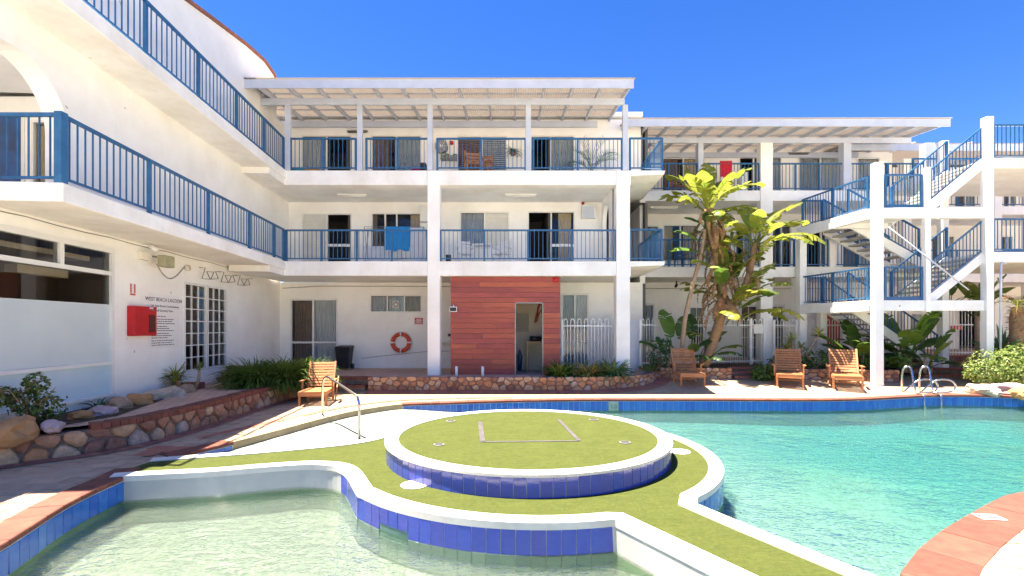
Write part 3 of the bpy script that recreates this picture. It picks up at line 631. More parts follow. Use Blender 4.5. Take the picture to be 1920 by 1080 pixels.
# ================================================================== FIELD-STONE WALLS
def clip_poly(poly, n, c):
    out = []
    for i in range(len(poly)):
        a, b = poly[i], poly[(i + 1) % len(poly)]; da = a[0] * n[0] + a[1] * n[1] - c; db = b[0] * n[0] + b[1] * n[1] - c
        if da <= 0: out.append(a)
        if da * db < 0: t = da / (da - db); out.append((a[0] + (b[0] - a[0]) * t, a[1] + (b[1] - a[1]) * t))
    return out
def stone_wall(pts, z0f, z1, label, cw=.24, ch=.17, thick=.32, seed=1, rounded=1.0, cap=False, cap_from=0.0, cap_mat=None, cat="retaining wall"):
    rng = random.Random(seed); sm = catmull(pts, 6); P = Path(sm); mid = P.at(P.L / 2)
    t = thing("stone_wall", (mid.x, mid.y, z0f(mid.y)), label, cat)
    m = MB(); a_l = sm; b_l = offset(sm, thick); top = z1 - (.085 if cap else .012)
    ribbon(m, b_l, a_l, top - .012)
    for l, fl_ in ((a_l, 0), (b_l, 1)):
        for a, b in zip(l, l[1:]):
            if fl_: a, b = b, a
            m.quad((a.x, a.y, z0f(a.y) - .25), (b.x, b.y, z0f(b.y) - .25), (b.x, b.y, top - .012), (a.x, a.y, top - .012))
    part("mortar", m, M.mortar, t)
    H = top + .01; rows = max(2, round(H / ch)); cols = int(P.L / cw); seeds = []
    for r in range(rows):
        for c in range(cols + 1):
            seeds.append(((c + (.5 if r % 2 else 0) + rng.uniform(-.33, .33)) * P.L / cols, (r + .5 + rng.uniform(-.33, .33)) * H / rows))
    for (sx, sz) in seeds:
        poly = [(max(0, sx - .5), -.03), (min(P.L, sx + .5), -.03), (min(P.L, sx + .5), H), (max(0, sx - .5), H)]
        for (tx, tz) in seeds:
            if (tx, tz) == (sx, sz) or abs(tx - sx) > .9: continue
            n = (tx - sx, tz - sz); c = (tx * tx + tz * tz - sx * sx - sz * sz) / 2; poly = clip_poly(poly, n, c)
            if len(poly) < 3: break
        if len(poly) < 3: continue
        cx = sum(p[0] for p in poly) / len(poly); cz = sum(p[1] for p in poly) / len(poly)
        q = []
        for p in poly:
            l = math.hypot(p[0] - cx, p[1] - cz) + 1e-6; k = max(.4, 1 - rng.uniform(.010, .024) / l); q.append((cx + (p[0] - cx) * k, cz + (p[1] - cz) * k))
        r_ = []
        for i in range(len(q)):
            a, b = q[i], q[(i + 1) % len(q)]; r_ += [(a[0] * .78 + b[0] * .22, a[1] * .78 + b[1] * .22), (a[0] * .24 + b[0] * .76, a[1] * .24 + b[1] * .76)]
        if len(r_) < 5: continue
        bul = rng.uniform(.025, .06) * rounded; mm = MB(); vs = []
        for sc, dd in ((1, -.03), (1.0, .012), (.88, bul * .75), (.55, bul)):
            for (px, pz) in r_:
                s_ = cx + (px - cx) * sc; z_ = cz + (pz - cz) * sc; w = P.at(s_); tt = P.tan(s_); n = Vector((tt.y, -tt.x, 0)); dj = dd + (rng.uniform(-.006, .006) if dd > .02 else 0)
                base = z0f(w.y); vs.append((w.x + n.x * dj, w.y + n.y * dj, base + z_ * (top - base + .012) / max(top, .01) if z0f(20) else z_))
        k = len(r_); fs = [(g * k + i, g * k + (i + 1) % k, (g + 1) * k + (i + 1) % k, (g + 1) * k + i) for g in range(3) for i in range(k)]; fs.append(tuple(3 * k + i for i in range(k)))
        mm.add(vs, fs); part("stone", mm, M.stone, t)
    if cap:
        d = cap_from
        while d < P.L - .1:
            a, b = P.at(d), P.at(d + .108); ta, tb = P.tan(d), P.tan(d + .108); na = Vector((-ta.y, ta.x, 0)); nb = Vector((-tb.y, tb.x, 0)); j = rng.uniform(-.004, .004)
            mm = MB(); f = -.055 + rng.uniform(-.004, .004)
            A, B, C_, D = a + na * f, b + nb * f, b + nb * .24, a + na * .24
            mm.hexa([(A.x, A.y, z1 - .085), (B.x, B.y, z1 - .085), (C_.x, C_.y, z1 - .085), (D.x, D.y, z1 - .085), (A.x, A.y, z1 + j), (B.x, B.y, z1 + j), (C_.x, C_.y, z1 + j), (D.x, D.y, z1 + j)])
            part("brick", mm, cap_mat or M.brick, t); d += .116
    return t
TZ = 0.42
stone_wall(lw_pts, lambda y: 0.0, 0.45, "long curved field stone wall topped with red bricks below the shop window", .30, .17, seed=3, rounded=1.5, cap=True, cap_from=3.35)
stone_wall(mw, lambda y: deck_z(y), 0.45, "long low stone wall along the terrace in front of the timber clad room", .25, .17, seed=5, rounded=1.0)
stone_wall([(5.05, 16.4), (6.0, 16.3), (7.42, 16.2)], lambda y: deck_z(y), 0.58, "short stone garden wall at the foot of the tall palms", .25, .17, seed=8)
stone_wall([(8.42, 16.15), (9.6, 16.1), (10.6, 15.95), (11.6, 15.78), (12.7, 15.75)], lambda y: deck_z(y), 0.56, "stone garden wall behind the two right hand loungers", .27, .19, seed=9)

# terrace platforms
lwp = catmull(lw_pts, 6)
tp = [(p.x, p.y) for p in offset(lwp, .12)] + [(-5.8, 14.95), (-4.32, 14.95)] + [(p.x, p.y) for p in offset(mwp, .12)] + [(5.1, 24), (-16, 24), (-16, 3.0), (-10, 3.6)]
t_ = MB(); t_.poly(tp, TZ); setting("terrace", t_, M.terrace)
t_ = MB(); t_.poly([(5.05, 16.55), (6.0, 16.45), (7.4, 16.35), (7.45, 17.0), (8.4, 17.0), (8.42, 16.3), (9.6, 16.25), (10.6, 16.1), (11.6, 15.93), (12.7, 15.9), (13.4, 16.3), (13.6, 17.5), (26, 17.5), (26, 19.0), (5.0, 19.0)], 0.545); setting("garden_bed", t_, M.soil)
t_ = MB(); t_.poly([(5.0, 18.6), (34, 18.6), (34, 27), (5.0, 27)], 0.545); setting("garden_terrace", t_, M.terrace)
# soil strips beside the walls
t_ = MB(); t_.poly([(-7.05, 6.9), (-6.75, 8.2), (-7.3, 10.0), (-8.0, 11.6), (-8.35, 12.0), (-7.75, 6.0)], TZ + .006); setting("planting_soil", t_, M.soil)
def bush_bed(): 
    t_ = MB(); t_.poly([(p[0], p[1]) for p in ((-5.95, 14.2), (-6.0, 13.0), (-6.02, 11.9), (-7.6, 12.6), (-7.3, 14.6))], TZ + .006); setting("planting_soil", t_, M.soil)
    t_ = MB(); t_.poly([(1.3, 14.75), (3.0, 14.95), (3.8, 15.25), (3.2, 15.9), (1.3, 15.55)], TZ + .006); setting("planting_soil", t_, M.soil)
    t_ = MB(); t_.poly([(15.4, 13.9), (26, 13.2), (26, 17.6), (15.3, 17.6)], .37); setting("planting_soil", t_, M.soil)
bush_bed()
# brick steps
def steps(x0, x1, y0, z0, z1, n, label, run=.36, ang=0, mat_=None, name="brick_steps"):
    t = thing(name, ((x0 + x1) / 2, y0, z0), label, "steps"); h = (z1 - z0) / n
    for k in range(n):
        m = MB(); m.box(x0 + .01, x1 - .01, y0 + k * run + .03, y0 + n * run + .05, z0 + k * h - .02, z0 + (k + 1) * h - .062); part("riser", m, M.mortar, t)
        nb = int((x1 - x0) / .115); w = (x1 - x0) / nb
        for i in range(nb):
            m = chamfer_block(x0 + i * w + .003, x0 + (i + 1) * w - .003, y0 + k * run - .01, y0 + k * run + run + .02 - (.0 if k == n - 1 else .045), z0 + (k + 1) * h - .06, z0 + (k + 1) * h + random.uniform(-.003, .003)); part("brick", m, mat_ or M.brick, t)
    return t
steps(-5.8, -4.4, 14.32, .01, .43, 2, "two red brick steps up to the terrace behind the lounger", .34)
steps(7.46, 8.38, 16.05, .20, .56, 3, "narrow red brick steps up to the white gate", .3, mat_=M.brick_dk)
steps(13.75, 15.9, 16.0, .19, .92, 4, "wide shaded steps up to the barred gate under the staircase", .4, mat_=M.brick_dk)

# ================================================================== BUILDINGS
Z1, Z2 = 4.06, 6.96
YF = 15.36; YW = 17.7; YG = 18.0
def wall(mb, F, u0, u1, z0, z1, t, holes=(), mi=0):
    "a wall with real openings; holes are (u0, u1, z0, z1)"
    us = sorted({u0, u1} | {h[0] for h in holes} | {h[1] for h in holes}); zs = sorted({z0, z1} | {h[2] for h in holes} | {h[3] for h in holes})
    us = [u for u in us if u0 <= u <= u1]; zs = [z for z in zs if z0 <= z <= z1]
    for i in range(len(us) - 1):
        for j in range(len(zs) - 1):
            a, b, c, d = us[i], us[i + 1], zs[j], zs[j + 1]; mu, mz = (a + b) / 2, (c + d) / 2
            if any(h[0] < mu < h[1] and h[2] < mz < h[3] for h in holes): continue
            mb.quad(F.p(a, 0, c), F.p(b, 0, c), F.p(b, 0, d), F.p(a, 0, d), mi); mb.quad(F.p(b, -t, c), F.p(a, -t, c), F.p(a, -t, d), F.p(b, -t, d), mi)
    for (a, b, c, d) in holes:
        mb.quad(F.p(a, 0, c), F.p(b, 0, c), F.p(b, -t, c), F.p(a, -t, c), mi); mb.quad(F.p(a, -t, d), F.p(b, -t, d), F.p(b, 0, d), F.p(a, 0, d), mi)
        mb.quad(F.p(a, 0, c), F.p(a, -t, c), F.p(a, -t, d), F.p(a, 0, d), mi); mb.quad(F.p(b, -t, c), F.p(b, 0, c), F.p(b, 0, d), F.p(b, -t, d), mi)
    for (u, s) in ((u0, 0), (u1, 1)):
        q = [F.p(u, 0, z0), F.p(u, -t, z0), F.p(u, -t, z1), F.p(u, 0, z1)]; mb.quad(*(q[::-1] if not s else q), mi)
    mb.quad(F.p(u0, 0, z1), F.p(u1, 0, z1), F.p(u1, -t, z1), F.p(u0, -t, z1), mi)
def curtain(parent, F, u0, u1, d, z0, z1, mat_, amp=.03, wl=.11):
    m = MB(); n = max(6, int((u1 - u0) / .022)); ph = random.uniform(0, 6)
    for i in range(n + 1):
        u = u0 + (u1 - u0) * i / n; dd = d + amp * math.sin(u / wl * 6.28 + ph) + amp * .4 * math.sin(u / wl * 2.3 + ph * 2)
        m.v += [tuple(F.p(u, dd, z0)), tuple(F.p(u, dd * .9 + d * .1, z1))]
    for i in range(n): m.f.append((2 * i, 2 * i + 2, 2 * i + 3, 2 * i + 1)); m.m.append(0)
    return part("curtain", m, mat_, parent, smooth=True)
def window(parent, F, u0, u1, z0, z1, panes, fw=.05, transoms=(), bars=None, proud=.02, mat_=None, sill=False, name="window"):
    """panes: list of (share, kind[, curtain material]); kind g glass, o open, b blind, f frosted, l louvres; bars=(cols, rows) glazing bars"""
    m = MB(); d0, d1 = -.07, proud
    m.fbox(F, u0, u1, d0, d1, z1 - fw, z1); m.fbox(F, u0, u1, d0, d1 - .004, z0, z0 + fw)
    m.fbox(F, u0, u0 + fw, d0, d1 - .002, z0 + fw, z1 - fw); m.fbox(F, u1 - fw, u1, d0, d1 - .002, z0 + fw, z1 - fw)
    if sill: m.fbox(F, u0 - .05, u1 + .05, -.01, .07, z0 - .05, z0 - .002)
    tot = sum(p[0] for p in panes); u = u0; edges = [u0]
    for p in panes: u += (u1 - u0) * p[0] / tot; edges.append(u)
    for e in edges[1:-1]: m.fbox(F, e - fw / 2, e + fw / 2, d0 + .006, d1 - .006, z0 + fw, z1 - fw)
    for tz in transoms: m.fbox(F, u0 + fw, u1 - fw, d0 + .008, d1 - .008, tz - fw / 2, tz + fw / 2)
    w = part(name, m, mat_ or M.alu, parent)
    for k, p in enumerate(panes):
        a = edges[k] + (fw if k == 0 else fw / 2); b = edges[k + 1] - (fw if k == len(panes) - 1 else fw / 2); kind = p[1]
        zz = [z0 + fw] + [t for t in transoms] + [z1 - fw]
        for q in range(len(zz) - 1):
            c = zz[q] + (fw / 2 if q else 0); d = zz[q + 1] - (fw / 2 if q < len(zz) - 2 else 0)
            if kind in 'gf':
                pm = MB(); pm.quad(F.p(a, -.03, c), F.p(b, -.03, c), F.p(b, -.03, d), F.p(a, -.03, d)); part("pane", pm, M.frost if kind == 'f' else M.glass, w)
            elif kind == 'b':
                pm = MB(); n = int((d - c) / .06)
                for i in range(n): zz0 = c + (d - c) * i / n; pm.fbox(F, a, b, -.05, -.038 + .006 * (i % 2), zz0, zz0 + (d - c) / n - .004)
                part("blind", pm, M.blind, w)
            elif kind == 'l':
                n = int((d - c) / .075)
                lm = MB()
                for i in range(n):
                    zc = c + (d - c) * (i + .5) / n
                    lm.add([F.p(a, -.055, zc + .03), F.p(b, -.055, zc + .03), F.p(b, -.01, zc - .03), F.p(a, -.01, zc - .03), F.p(a, -.06, zc + .024), F.p(b, -.06, zc + .024), F.p(b, -.015, zc - .036), F.p(a, -.015, zc - .036)], [(0, 1, 2, 3), (7, 6, 5, 4), (3, 2, 6, 7)])
                part("louvre_panel", lm, p[2] if len(p) > 2 else M.alu, w)
        if len(p) > 2 and kind in 'go':
            f0 = p[3] if len(p) > 3 else 0.0; f1 = p[4] if len(p) > 4 else 1.0
            curtain(w, F, a + (b - a) * f0, a + (b - a) * f1, -.105, z0 + .03, z1 - .06, p[2])
        if bars:
            bm = MB(); nc, nr = bars
            for i in range(1, nc): x = a + (b - a) * i / nc; bm.fbox(F, x - .011, x + .011, -.045, -.008, z0 + fw, z1 - fw)
            for i in range(1, nr): z = z0 + fw + (z1 - z0 - 2 * fw) * i / nr; bm.fbox(F, a, b, -.043, -.010, z - .011, z + .011)
            part("glazing_bars", bm, M.alu, w)
    return w
bal_m = MB(); bal_m.box(-.009, .009, -.009, .009, 0, 1); BAL = bal_m.mesh("baluster", M.blue)
post_m = MB(); post_m.box(-.03, .03, -.03, .03, 0, 1); POST = post_m.mesh("post", M.blue)
def railing(parent, a, b, h=1.05, posts=2, sp=.135, plate=.0, ends=(True, True), top_w=.055, bot=.09, no_bal=False, parent_is_thing=True):
    a = Vector(a); b = Vector(b); m = MB(); up = Vector((0, 0, 1)); L = (Vector((b.x, b.y, 0)) - Vector((a.x, a.y, 0))).length
    m.beam(a + up * (h - .025), b + up * (h - .025), top_w, .05); r = part("railing", m, M.blue, parent)
    m = MB(); m.beam(a + up * bot, b + up * bot, .035, .035); part("bottom_rail", m, M.blue, r)
    if plate: m = MB(); m.beam(a + up * (.0 + plate / 2), b + up * (.0 + plate / 2), .045, plate); part("kick_plate", m, M.blue, r)
    ang = math.atan2(b.y - a.y, b.x - a.x); n = max(2, round(L / sp)); nb = []
    pos = []
    k = posts
    for i in range(k):
        t = i / (k - 1) if k > 1 else .5
        if (i == 0 and not ends[0]) or (i == k - 1 and not ends[1]): continue
        pos.append(t); p = a.lerp(b, t); inst("post", POST, r, Matrix.Translation(p) @ Matrix.Rotation(ang, 4, 'Z') @ Matrix.Diagonal((1, 1, h - .01, 1)))
    if not no_bal:
        for i in range(1, n):
            t = i / n
            if any(abs(t - q) * L < .055 for q in pos): continue
            p = a.lerp(b, t) + up * (bot + .01); inst("baluster", BAL, r, Matrix.Translation(p) @ Matrix.Rotation(ang, 4, 'Z') @ Matrix.Diagonal((1, 1, h - bot - .045, 1)))
    return r
def column(parent, x0, x1, y0, y1, z0, z1, mat_=None, name="column"):
    m = MB(); m.box(x0, x1, y0, y1, z0, z1); return bevel(part(name, m, mat_ or M.white, parent), .012)
def corrugated(mb, x0, x1, y0, y1, zf, pitch=.076, amp=.009, t=.002):
    n = int((x1 - x0) / pitch * 4); o = len(mb.v)
    for i in range(n + 1):
        x = x0 + (x1 - x0) * i / n; dz = amp * math.sin(2 * math.pi * (x - x0) / pitch)
        mb.v += [(x, y0, zf(y0) + dz), (x, y1, zf(y1) + dz)]
    for i in range(n): mb.f.append((o + 2 * i, o + 2 * i + 2, o + 2 * i + 3, o + 2 * i + 1)); mb.m.append(0)
def verandah_roof(parent, x0, x1, yfr, ybm, yre, zbm, slope, rafters, x_open1):
    "fascia at yfr, beam over the posts at ybm, rear plate at yre; rafters run front to back and drop to the front"
    zr = lambda y: zbm + (y - ybm) * slope            # underside of the rafters
    m = MB(); corrugated(m, x0 - .04, x1 + .04, yfr - .07, yre, lambda y: zr(y) + .20, amp=.014)
    roof = part("verandah_roof", m, M.corr, parent, smooth=True)
    m = MB(); m.hexa([(x0, yfr - .02, zr(yfr) - .09), (x1, yfr - .02, zr(yfr) - .09), (x1, yfr + .02, zr(yfr) - .09), (x0, yfr + .02, zr(yfr) - .09), (x0, yfr - .02, zr(yfr) + .172), (x1, yfr - .02, zr(yfr) + .172), (x1, yfr + .02, zr(yfr) + .172), (x0, yfr + .02, zr(yfr) + .172)])
    part("fascia", m, M.trim, roof)
    m = MB(); m.box(x0 + .02, x1 - .02, ybm - .04, ybm + .04, zbm - .21, zbm - .003); part("beam", m, M.trim, roof)
    m = MB(); m.box(x0 + .02, x1 - .5, yre - .30, yre - .22, zr(yre - .3) - .22, zr(yre - .3) - .003); part("beam", m, M.trim, roof)
    n = rafters; rm = MB(); a = Vector((0, yfr + .02, zr(yfr + .02) + .075)); b = Vector((0, yre - .02, zr(yre - .02) + .075)); rm.beam(a, b, .05, .15); RM = rm.mesh("rafter", M.trim)
    for i in range(n): inst("rafter", RM, roof, Matrix.Translation((x0 + .05 + (x1 - x0 - .1) * i / (n - 1), 0, 0)))
    pm = MB(); y = yfr + .35
    while y < yre - .2: pm.box(x0 + .02, x1 - .02, y - .025, y + .025, zr(y) + .152, zr(y) + .18); y += .75
    part("purlins", pm, M.trim, roof, kind='stuff')
    return roof

# ---- middle building, seen square on
B1 = thing("apartment_building", (-2.2, 17.7, 0), "white three storey block facing the pool with a red timber clad room below its balconies", "building")
F1 = Frame(0, YW, 1, 0, 0, -1); F0 = Frame(0, YG, 1, 0, 0, -1)
def X1(u): return XP(u, YW)
w1f = [(X1(566), X1(660), Z1, ZP(400, YW)), (X1(696), X1(790), ZP(466, YW), ZP(399, YW)), (X1(862), X1(955), ZP(464, YW), ZP(397, YW)), (X1(989), X1(1078), Z1, ZP(396, YW))]
w2f = [(X1(565), X1(660), Z2, Z2 + 2.08), (X1(696), X1(791), Z2 + .55, Z2 + 2.08), (X1(857), X1(951), Z2 + .35, Z2 + 2.06), (X1(994), X1(1078), Z2, Z2 + 2.07)]
X0_ = lambda u: XP(u, YG)
w0f = [(X0_(544), X0_(634), .44, ZP(560, YG)), (X0_(694), X0_(791), ZP(586, YG), ZP(553, YG)), (X0_(1052), X0_(1104), .42, ZP(550, YG))]
wm = MB(); wall(wm, F1, -8.35, 3.4, Z1, 6.56, .16, w1f); wall(wm, F1, -8.35, 4.75, Z2, 9.62, .16, w2f); wall(wm, F0, -8.75, 4.9, TZ - .1, 3.64, .16, w0f)
part("wall", wm, M.white, B1)
# inside: rooms behind the openings
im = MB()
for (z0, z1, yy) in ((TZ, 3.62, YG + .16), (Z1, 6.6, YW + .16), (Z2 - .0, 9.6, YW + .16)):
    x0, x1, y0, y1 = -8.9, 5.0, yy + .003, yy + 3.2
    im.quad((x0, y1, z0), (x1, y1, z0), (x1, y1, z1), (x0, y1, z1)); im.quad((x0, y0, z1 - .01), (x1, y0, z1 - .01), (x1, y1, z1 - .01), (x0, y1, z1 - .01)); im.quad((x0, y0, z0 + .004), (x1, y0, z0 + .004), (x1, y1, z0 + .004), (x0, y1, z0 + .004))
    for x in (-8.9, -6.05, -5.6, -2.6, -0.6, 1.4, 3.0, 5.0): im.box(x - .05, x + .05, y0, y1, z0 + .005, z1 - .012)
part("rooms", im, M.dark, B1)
sm = MB()
sm.box(-8.6, 3.80, YF + .02, YW + .15, 6.56, Z2)            # balcony slabs; the front edge beams sit 2 cm proud
sm.box(-8.6, 3.80, YF + .02, YG + .15, 3.66, Z1)
part("balcony_slab", sm, M.slabw, B1)
sm = MB(); sm.box(-7.28, 3.80, YF - .03, YF + .30, 6.50, Z2 + .004); bevel(part("edge_beam", sm, M.slabw, B1), .012)
sm = MB(); sm.box(-7.28, 3.80, YF - .03, YF + .30, 3.60, Z1 + .004); bevel(part("edge_beam", sm, M.slabw, B1), .012)
for z in (Z1, Z2):
    sm = MB(); sm.hexa([(3.80, YF - .02, z - .17), (4.86, YF - .02, z - .12), (4.95, 18.6, z - .16), (3.80, 18.6, z - .30), (3.80, YF - .02, z + .002), (4.90, YF - .02, z + .002), (4.95, 18.6, z + .002), (3.80, 18.6, z + .002)])
    part("landing_slab", sm, M.slabw, B1)
column(B1, XP(802, YF), XP(825, YF), YF - .06, YF + .34, TZ - .02, Z2 - .004)
column(B1, XP(1155, YF), XP(1180.5, YF), YF - .06, YF + .38, TZ - .02, Z2 - .004)
for u in (540, 675, 806.5, 990.5, 1172): x = XP(u, YF); column(B1, x - .085, x + .085, YF - .055, YF + .075, Z2 + .004, 9.06, M.trim, "roof_post")
verandah_roof(B1, -8.6, 3.62, 14.28, YF, 17.85, 9.27, .11, 15, 3.6)
rm_ = MB(); rm_.box(-8.9, 4.8, 17.6, 24, 9.7, 9.86); rm_.box(-8.9, 5.05, 23.8, 24, .4, 9.7); rm_.box(4.85, 5.05, 18.2, 23.8, .4, 9.7); part("roof", rm_, M.slabw, B1)
# right end: short side wall with an arched way through, on the first floor
am = MB(); xs = 3.30; Fa = Frame(xs, YF + .4, 0, 1, -1, 0); n = 16; ulo, uhi = .62, 1.72; zsp = 5.75; rr = (uhi - ulo) / 2; L_ = YW - YF - .4
arc = [(ulo + rr - rr * math.cos(math.pi * i / n), zsp + rr * math.sin(math.pi * i / n)) for i in range(n + 1)]
for d in (0, -.14):
    fl = (lambda a, b, c, e: am.quad(a, b, c, e)) if d == 0 else (lambda a, b, c, e: am.quad(e, c, b, a))
    fl(Fa.p(0, d, Z1), Fa.p(ulo, d, Z1), Fa.p(ulo, d, 6.56), Fa.p(0, d, 6.56)); fl(Fa.p(uhi, d, Z1), Fa.p(L_, d, Z1), Fa.p(L_, d, 6.56), Fa.p(uhi, d, 6.56))
    for (a, b) in zip(arc, arc[1:]): fl(Fa.p(a[0], d, a[1]), Fa.p(b[0], d, b[1]), Fa.p(b[0], d, 6.56), Fa.p(a[0], d, 6.56))
for (a, b) in zip(arc, arc[1:]): am.quad(Fa.p(a[0], -.14, a[1]), Fa.p(b[0], -.14, b[1]), Fa.p(b[0], 0, b[1]), Fa.p(a[0], 0, a[1]))
for u in (ulo, uhi): am.quad(Fa.p(u, 0, Z1), Fa.p(u, -.14, Z1), Fa.p(u, -.14, zsp), Fa.p(u, 0, zsp))
part("arched_side_wall", am, M.white, B1)
# windows and doors
def secdoor_bar(w, F, u0, u1, z):
    m = MB(); m.fbox(F, u0, u1, -.03, .0, z - .05, z + .05); part("door_rail", m, M.alu, w)
a = w1f[0]; w = window(B1, F1, *a, [(1, 'b'), (1, 'o')], name="sliding_door"); secdoor_bar(w, F1, (a[0] + a[1]) / 2 + .03, a[1] - .05, Z1 + .92)
a = w1f[1]; window(B1, F1, *a, [(.8, 'g', M.curt_b, 0, .35), (.65, 'g'), (1.4, 'g', M.curt_t, .55, 1)], sill=True)
a = w1f[2]; window(B1, F1, *a, [(1, 'g', M.curt_g, 0, 1), (1, 'b')], sill=True)
a = w1f[3]; w = window(B1, F1, *a, [(1, 'o'), (1, 'g', M.curt_t, .3, .9)], name="sliding_door"); secdoor_bar(w, F1, (a[0] + a[1]) / 2 + .03, a[1] - .05, Z1 + .92)
a = w2f[0]; window(B1, F1, *a, [(1, 'g', M.curt_w, 0, 1), (1, 'o')], name="sliding_door")
a = w2f[1]; window(B1, F1, *a, [(1, 'g', M.curt_b, 0, .7), (1, 'g', M.curt_g, 0, 1)], sill=True)
a = w2f[2]; window(B1, F1, *a, [(1, 'l', M.curt_b), (1, 'l', M.curt_g)], sill=True)
a = w2f[3]; window(B1, F1, *a, [(1, 'o'), (1.2, 'g', M.curt_g, 0, 1)], name="sliding_door")
a = w0f[0]; window(B1, F0, *a, [(1, 'g', M.curt_b, .05, 1), (1.08, 'g', M.curt_w, 0, 1)], transoms=(ZP(642, YG),), fw=.07, name="sliding_door")
a = w0f[1]; window(B1, F0, *a, [(1, 'g', M.curt_g), (1, 'g', M.curt_g), (1, 'g', M.curt_b)], fw=.045)
a = w0f[2]; window(B1, F0, *a, [(1, 'g', M.curt_g), (1, 'g', M.curt_w)], fw=.07, bars=(1, 1), transoms=(1.45,), name="french_door")
# balcony railings
top_secs = [(-7.12, 545, 667, 3), (0, 687, 803, 3), (0, 820, 985, 3), (0, 1000, 1166, 3)]
for z in (Z2,):
    for (q, ua, ub, k) in top_secs: railing(B1, (XP(ua, YF), YF, z), (XP(ub, YF), YF, z), 1.05, k)
    railing(B1, (XP(1181, YF), YF, z), (4.80, YF, z), 1.06, 2); railing(B1, (4.80, YF + .06, z), (4.88, 18.3, z), 1.06, 2, ends=(False, True))
for z in (Z1,):
    railing(B1, (-7.22, YF, z), (XP(801, YF), YF, z), 1.02, 5); railing(B1, (XP(826, YF), YF, z), (XP(1154, YF), YF, z), 1.02, 5)
    railing(B1, (XP(1182, YF), YF, z), (4.78, YF, z), 1.04, 2); railing(B1, (4.78, YF + .06, z), (4.84, 18.3, z), 1.04, 2, ends=(False, True))

# ---- left wing, running away along the left of the pool
DX = -0.078
def Fw(x0): return Frame(x0, 0, DX, 1, 1, -DX)       # u is close to world y
UL = math.hypot(1, DX)
FG, FU = Fw(-7.30), Fw(-6.85)
def YU(u, x0): return -x0 * 900 / (890 - u)
B0 = thing("apartment_building", (-9.5, 10, 0), "white wing with long blue railed balconies running along the left side", "building")
def uy(y): return y * UL
shop = (uy(5.6), uy(9.70), .56, 3.53); french = (uy(YU(344.5, -7.3)), uy(YU(424.5, -7.3)), .80, 3.10)
wm = MB(); wall(wm, FG, uy(5.3), uy(18.0), TZ - .1, 3.80, .2, [shop, french])
# first floor wall with the arched opening
y_a, y_b = 6.15, 8.09; n = 20; rr = (y_b - y_a) / 2; zs = 5.16; zt = 6.70
arc = [(y_a + rr - rr * math.cos(math.pi * i / n), zs + rr * math.sin(math.pi * i / n)) for i in range(n + 1)]
T_ = .36
def wp(y, d, z): return FU.p(uy(y), d, z)
for d in (0, -T_):
    for (a, b) in ((5.3, y_a), (y_b, 17.7)):
        q = [wp(a, d, Z1), wp(b, d, Z1), wp(b, d, zt), wp(a, d, zt)]; wm.quad(*(q if d == 0 else q[::-1]))
    for (a, b) in zip(arc, arc[1:]):
        q = [wp(a[0], d, a[1]), wp(b[0], d, b[1]), wp(b[0], d, zt), wp(a[0], d, zt)]; wm.quad(*(q if d == 0 else q[::-1]))
for (a, b) in zip(arc, arc[1:]): wm.quad(wp(a[0], -T_, a[1]), wp(b[0], -T_, b[1]), wp(b[0], 0, b[1]), wp(a[0], 0, a[1]))
for y, s in ((y_a, 1), (y_b, -1)):
    q = [wp(y, 0, Z1), wp(y, -T_, Z1), wp(y, -T_, zs), wp(y, 0, zs)]; wm.quad(*(q if s > 0 else q[::-1]))
# second floor wall, its top edge rising to the far end under a tiled verge
rake = [(345, 0), (400, 40), (460, 85), (495, 116), (514, 143)]
rk = []
for (u, v) in rake: y = YU(u, -6.85); rk.append((y, ZP(v, y)))
rk = [(5.9, rk[0][1] - .09 * (rk[0][0] - 5.9))] + rk + [(16.62, rk[-1][1] - .75)]
for (a, b) in zip(rk, rk[1:]):
    wm.quad(wp(a[0], 0, Z2), wp(b[0], 0, Z2), wp(b[0], 0, b[1]), wp(a[0], 0, a[1]))
    wm.quad(wp(b[0], -4, Z2), wp(a[0], -4, Z2), wp(a[0], -4, a[1]), wp(b[0], -4, b[1]))
wm.quad(wp(16.62, 0, Z2), wp(16.62, -4, Z2), wp(16.62, -4, rk[-1][1]), wp(16.62, 0, rk[-1][1]))
wm.quad(wp(5.9, -4, Z2), wp(5.9, 0, Z2), wp(5.9, 0, rk[0][1]), wp(5.9, -4, rk[0][1]))
wm.quad(wp(16.62, 0, Z2), wp(18.0, 0, Z2), wp(18.0, 0, 9.2), wp(16.62, 0, 9.2))
part("wall", wm, M.white, B0)
tm = MB()
for (a, b) in zip(rk, rk[1:]):
    A, B = wp(a[0], .07, a[1] + .01), wp(b[0], .07, b[1] + .01); C_, D = wp(b[0], -4.1, b[1] + .01), wp(a[0], -4.1, a[1] + .01); up = Vector((0, 0, .07))
    tm.hexa([A, B, C_, D, A + up, B + up, C_ + up, D + up])
roof0 = part("tiled_roof", tm, M.terra, B0)
for (a, b) in zip(rk[1:], rk[2:]):
    k = max(1, int((b[0] - a[0]) / .24))
    for i in range(k):
        t0, t1 = i / k, (i + .86) / k; p, q = wp(a[0] + (b[0] - a[0]) * t0, .085, a[1] + (b[1] - a[1]) * t0 + .075), wp(a[0] + (b[0] - a[0]) * t1, .085, a[1] + (b[1] - a[1]) * t1 + .095)
        m = MB(); n = Vector((-.12, 0, 0)); m.tube([p + n, q + n], .055, 8); part("roof_tile", m, M.terra, roof0, smooth=True)
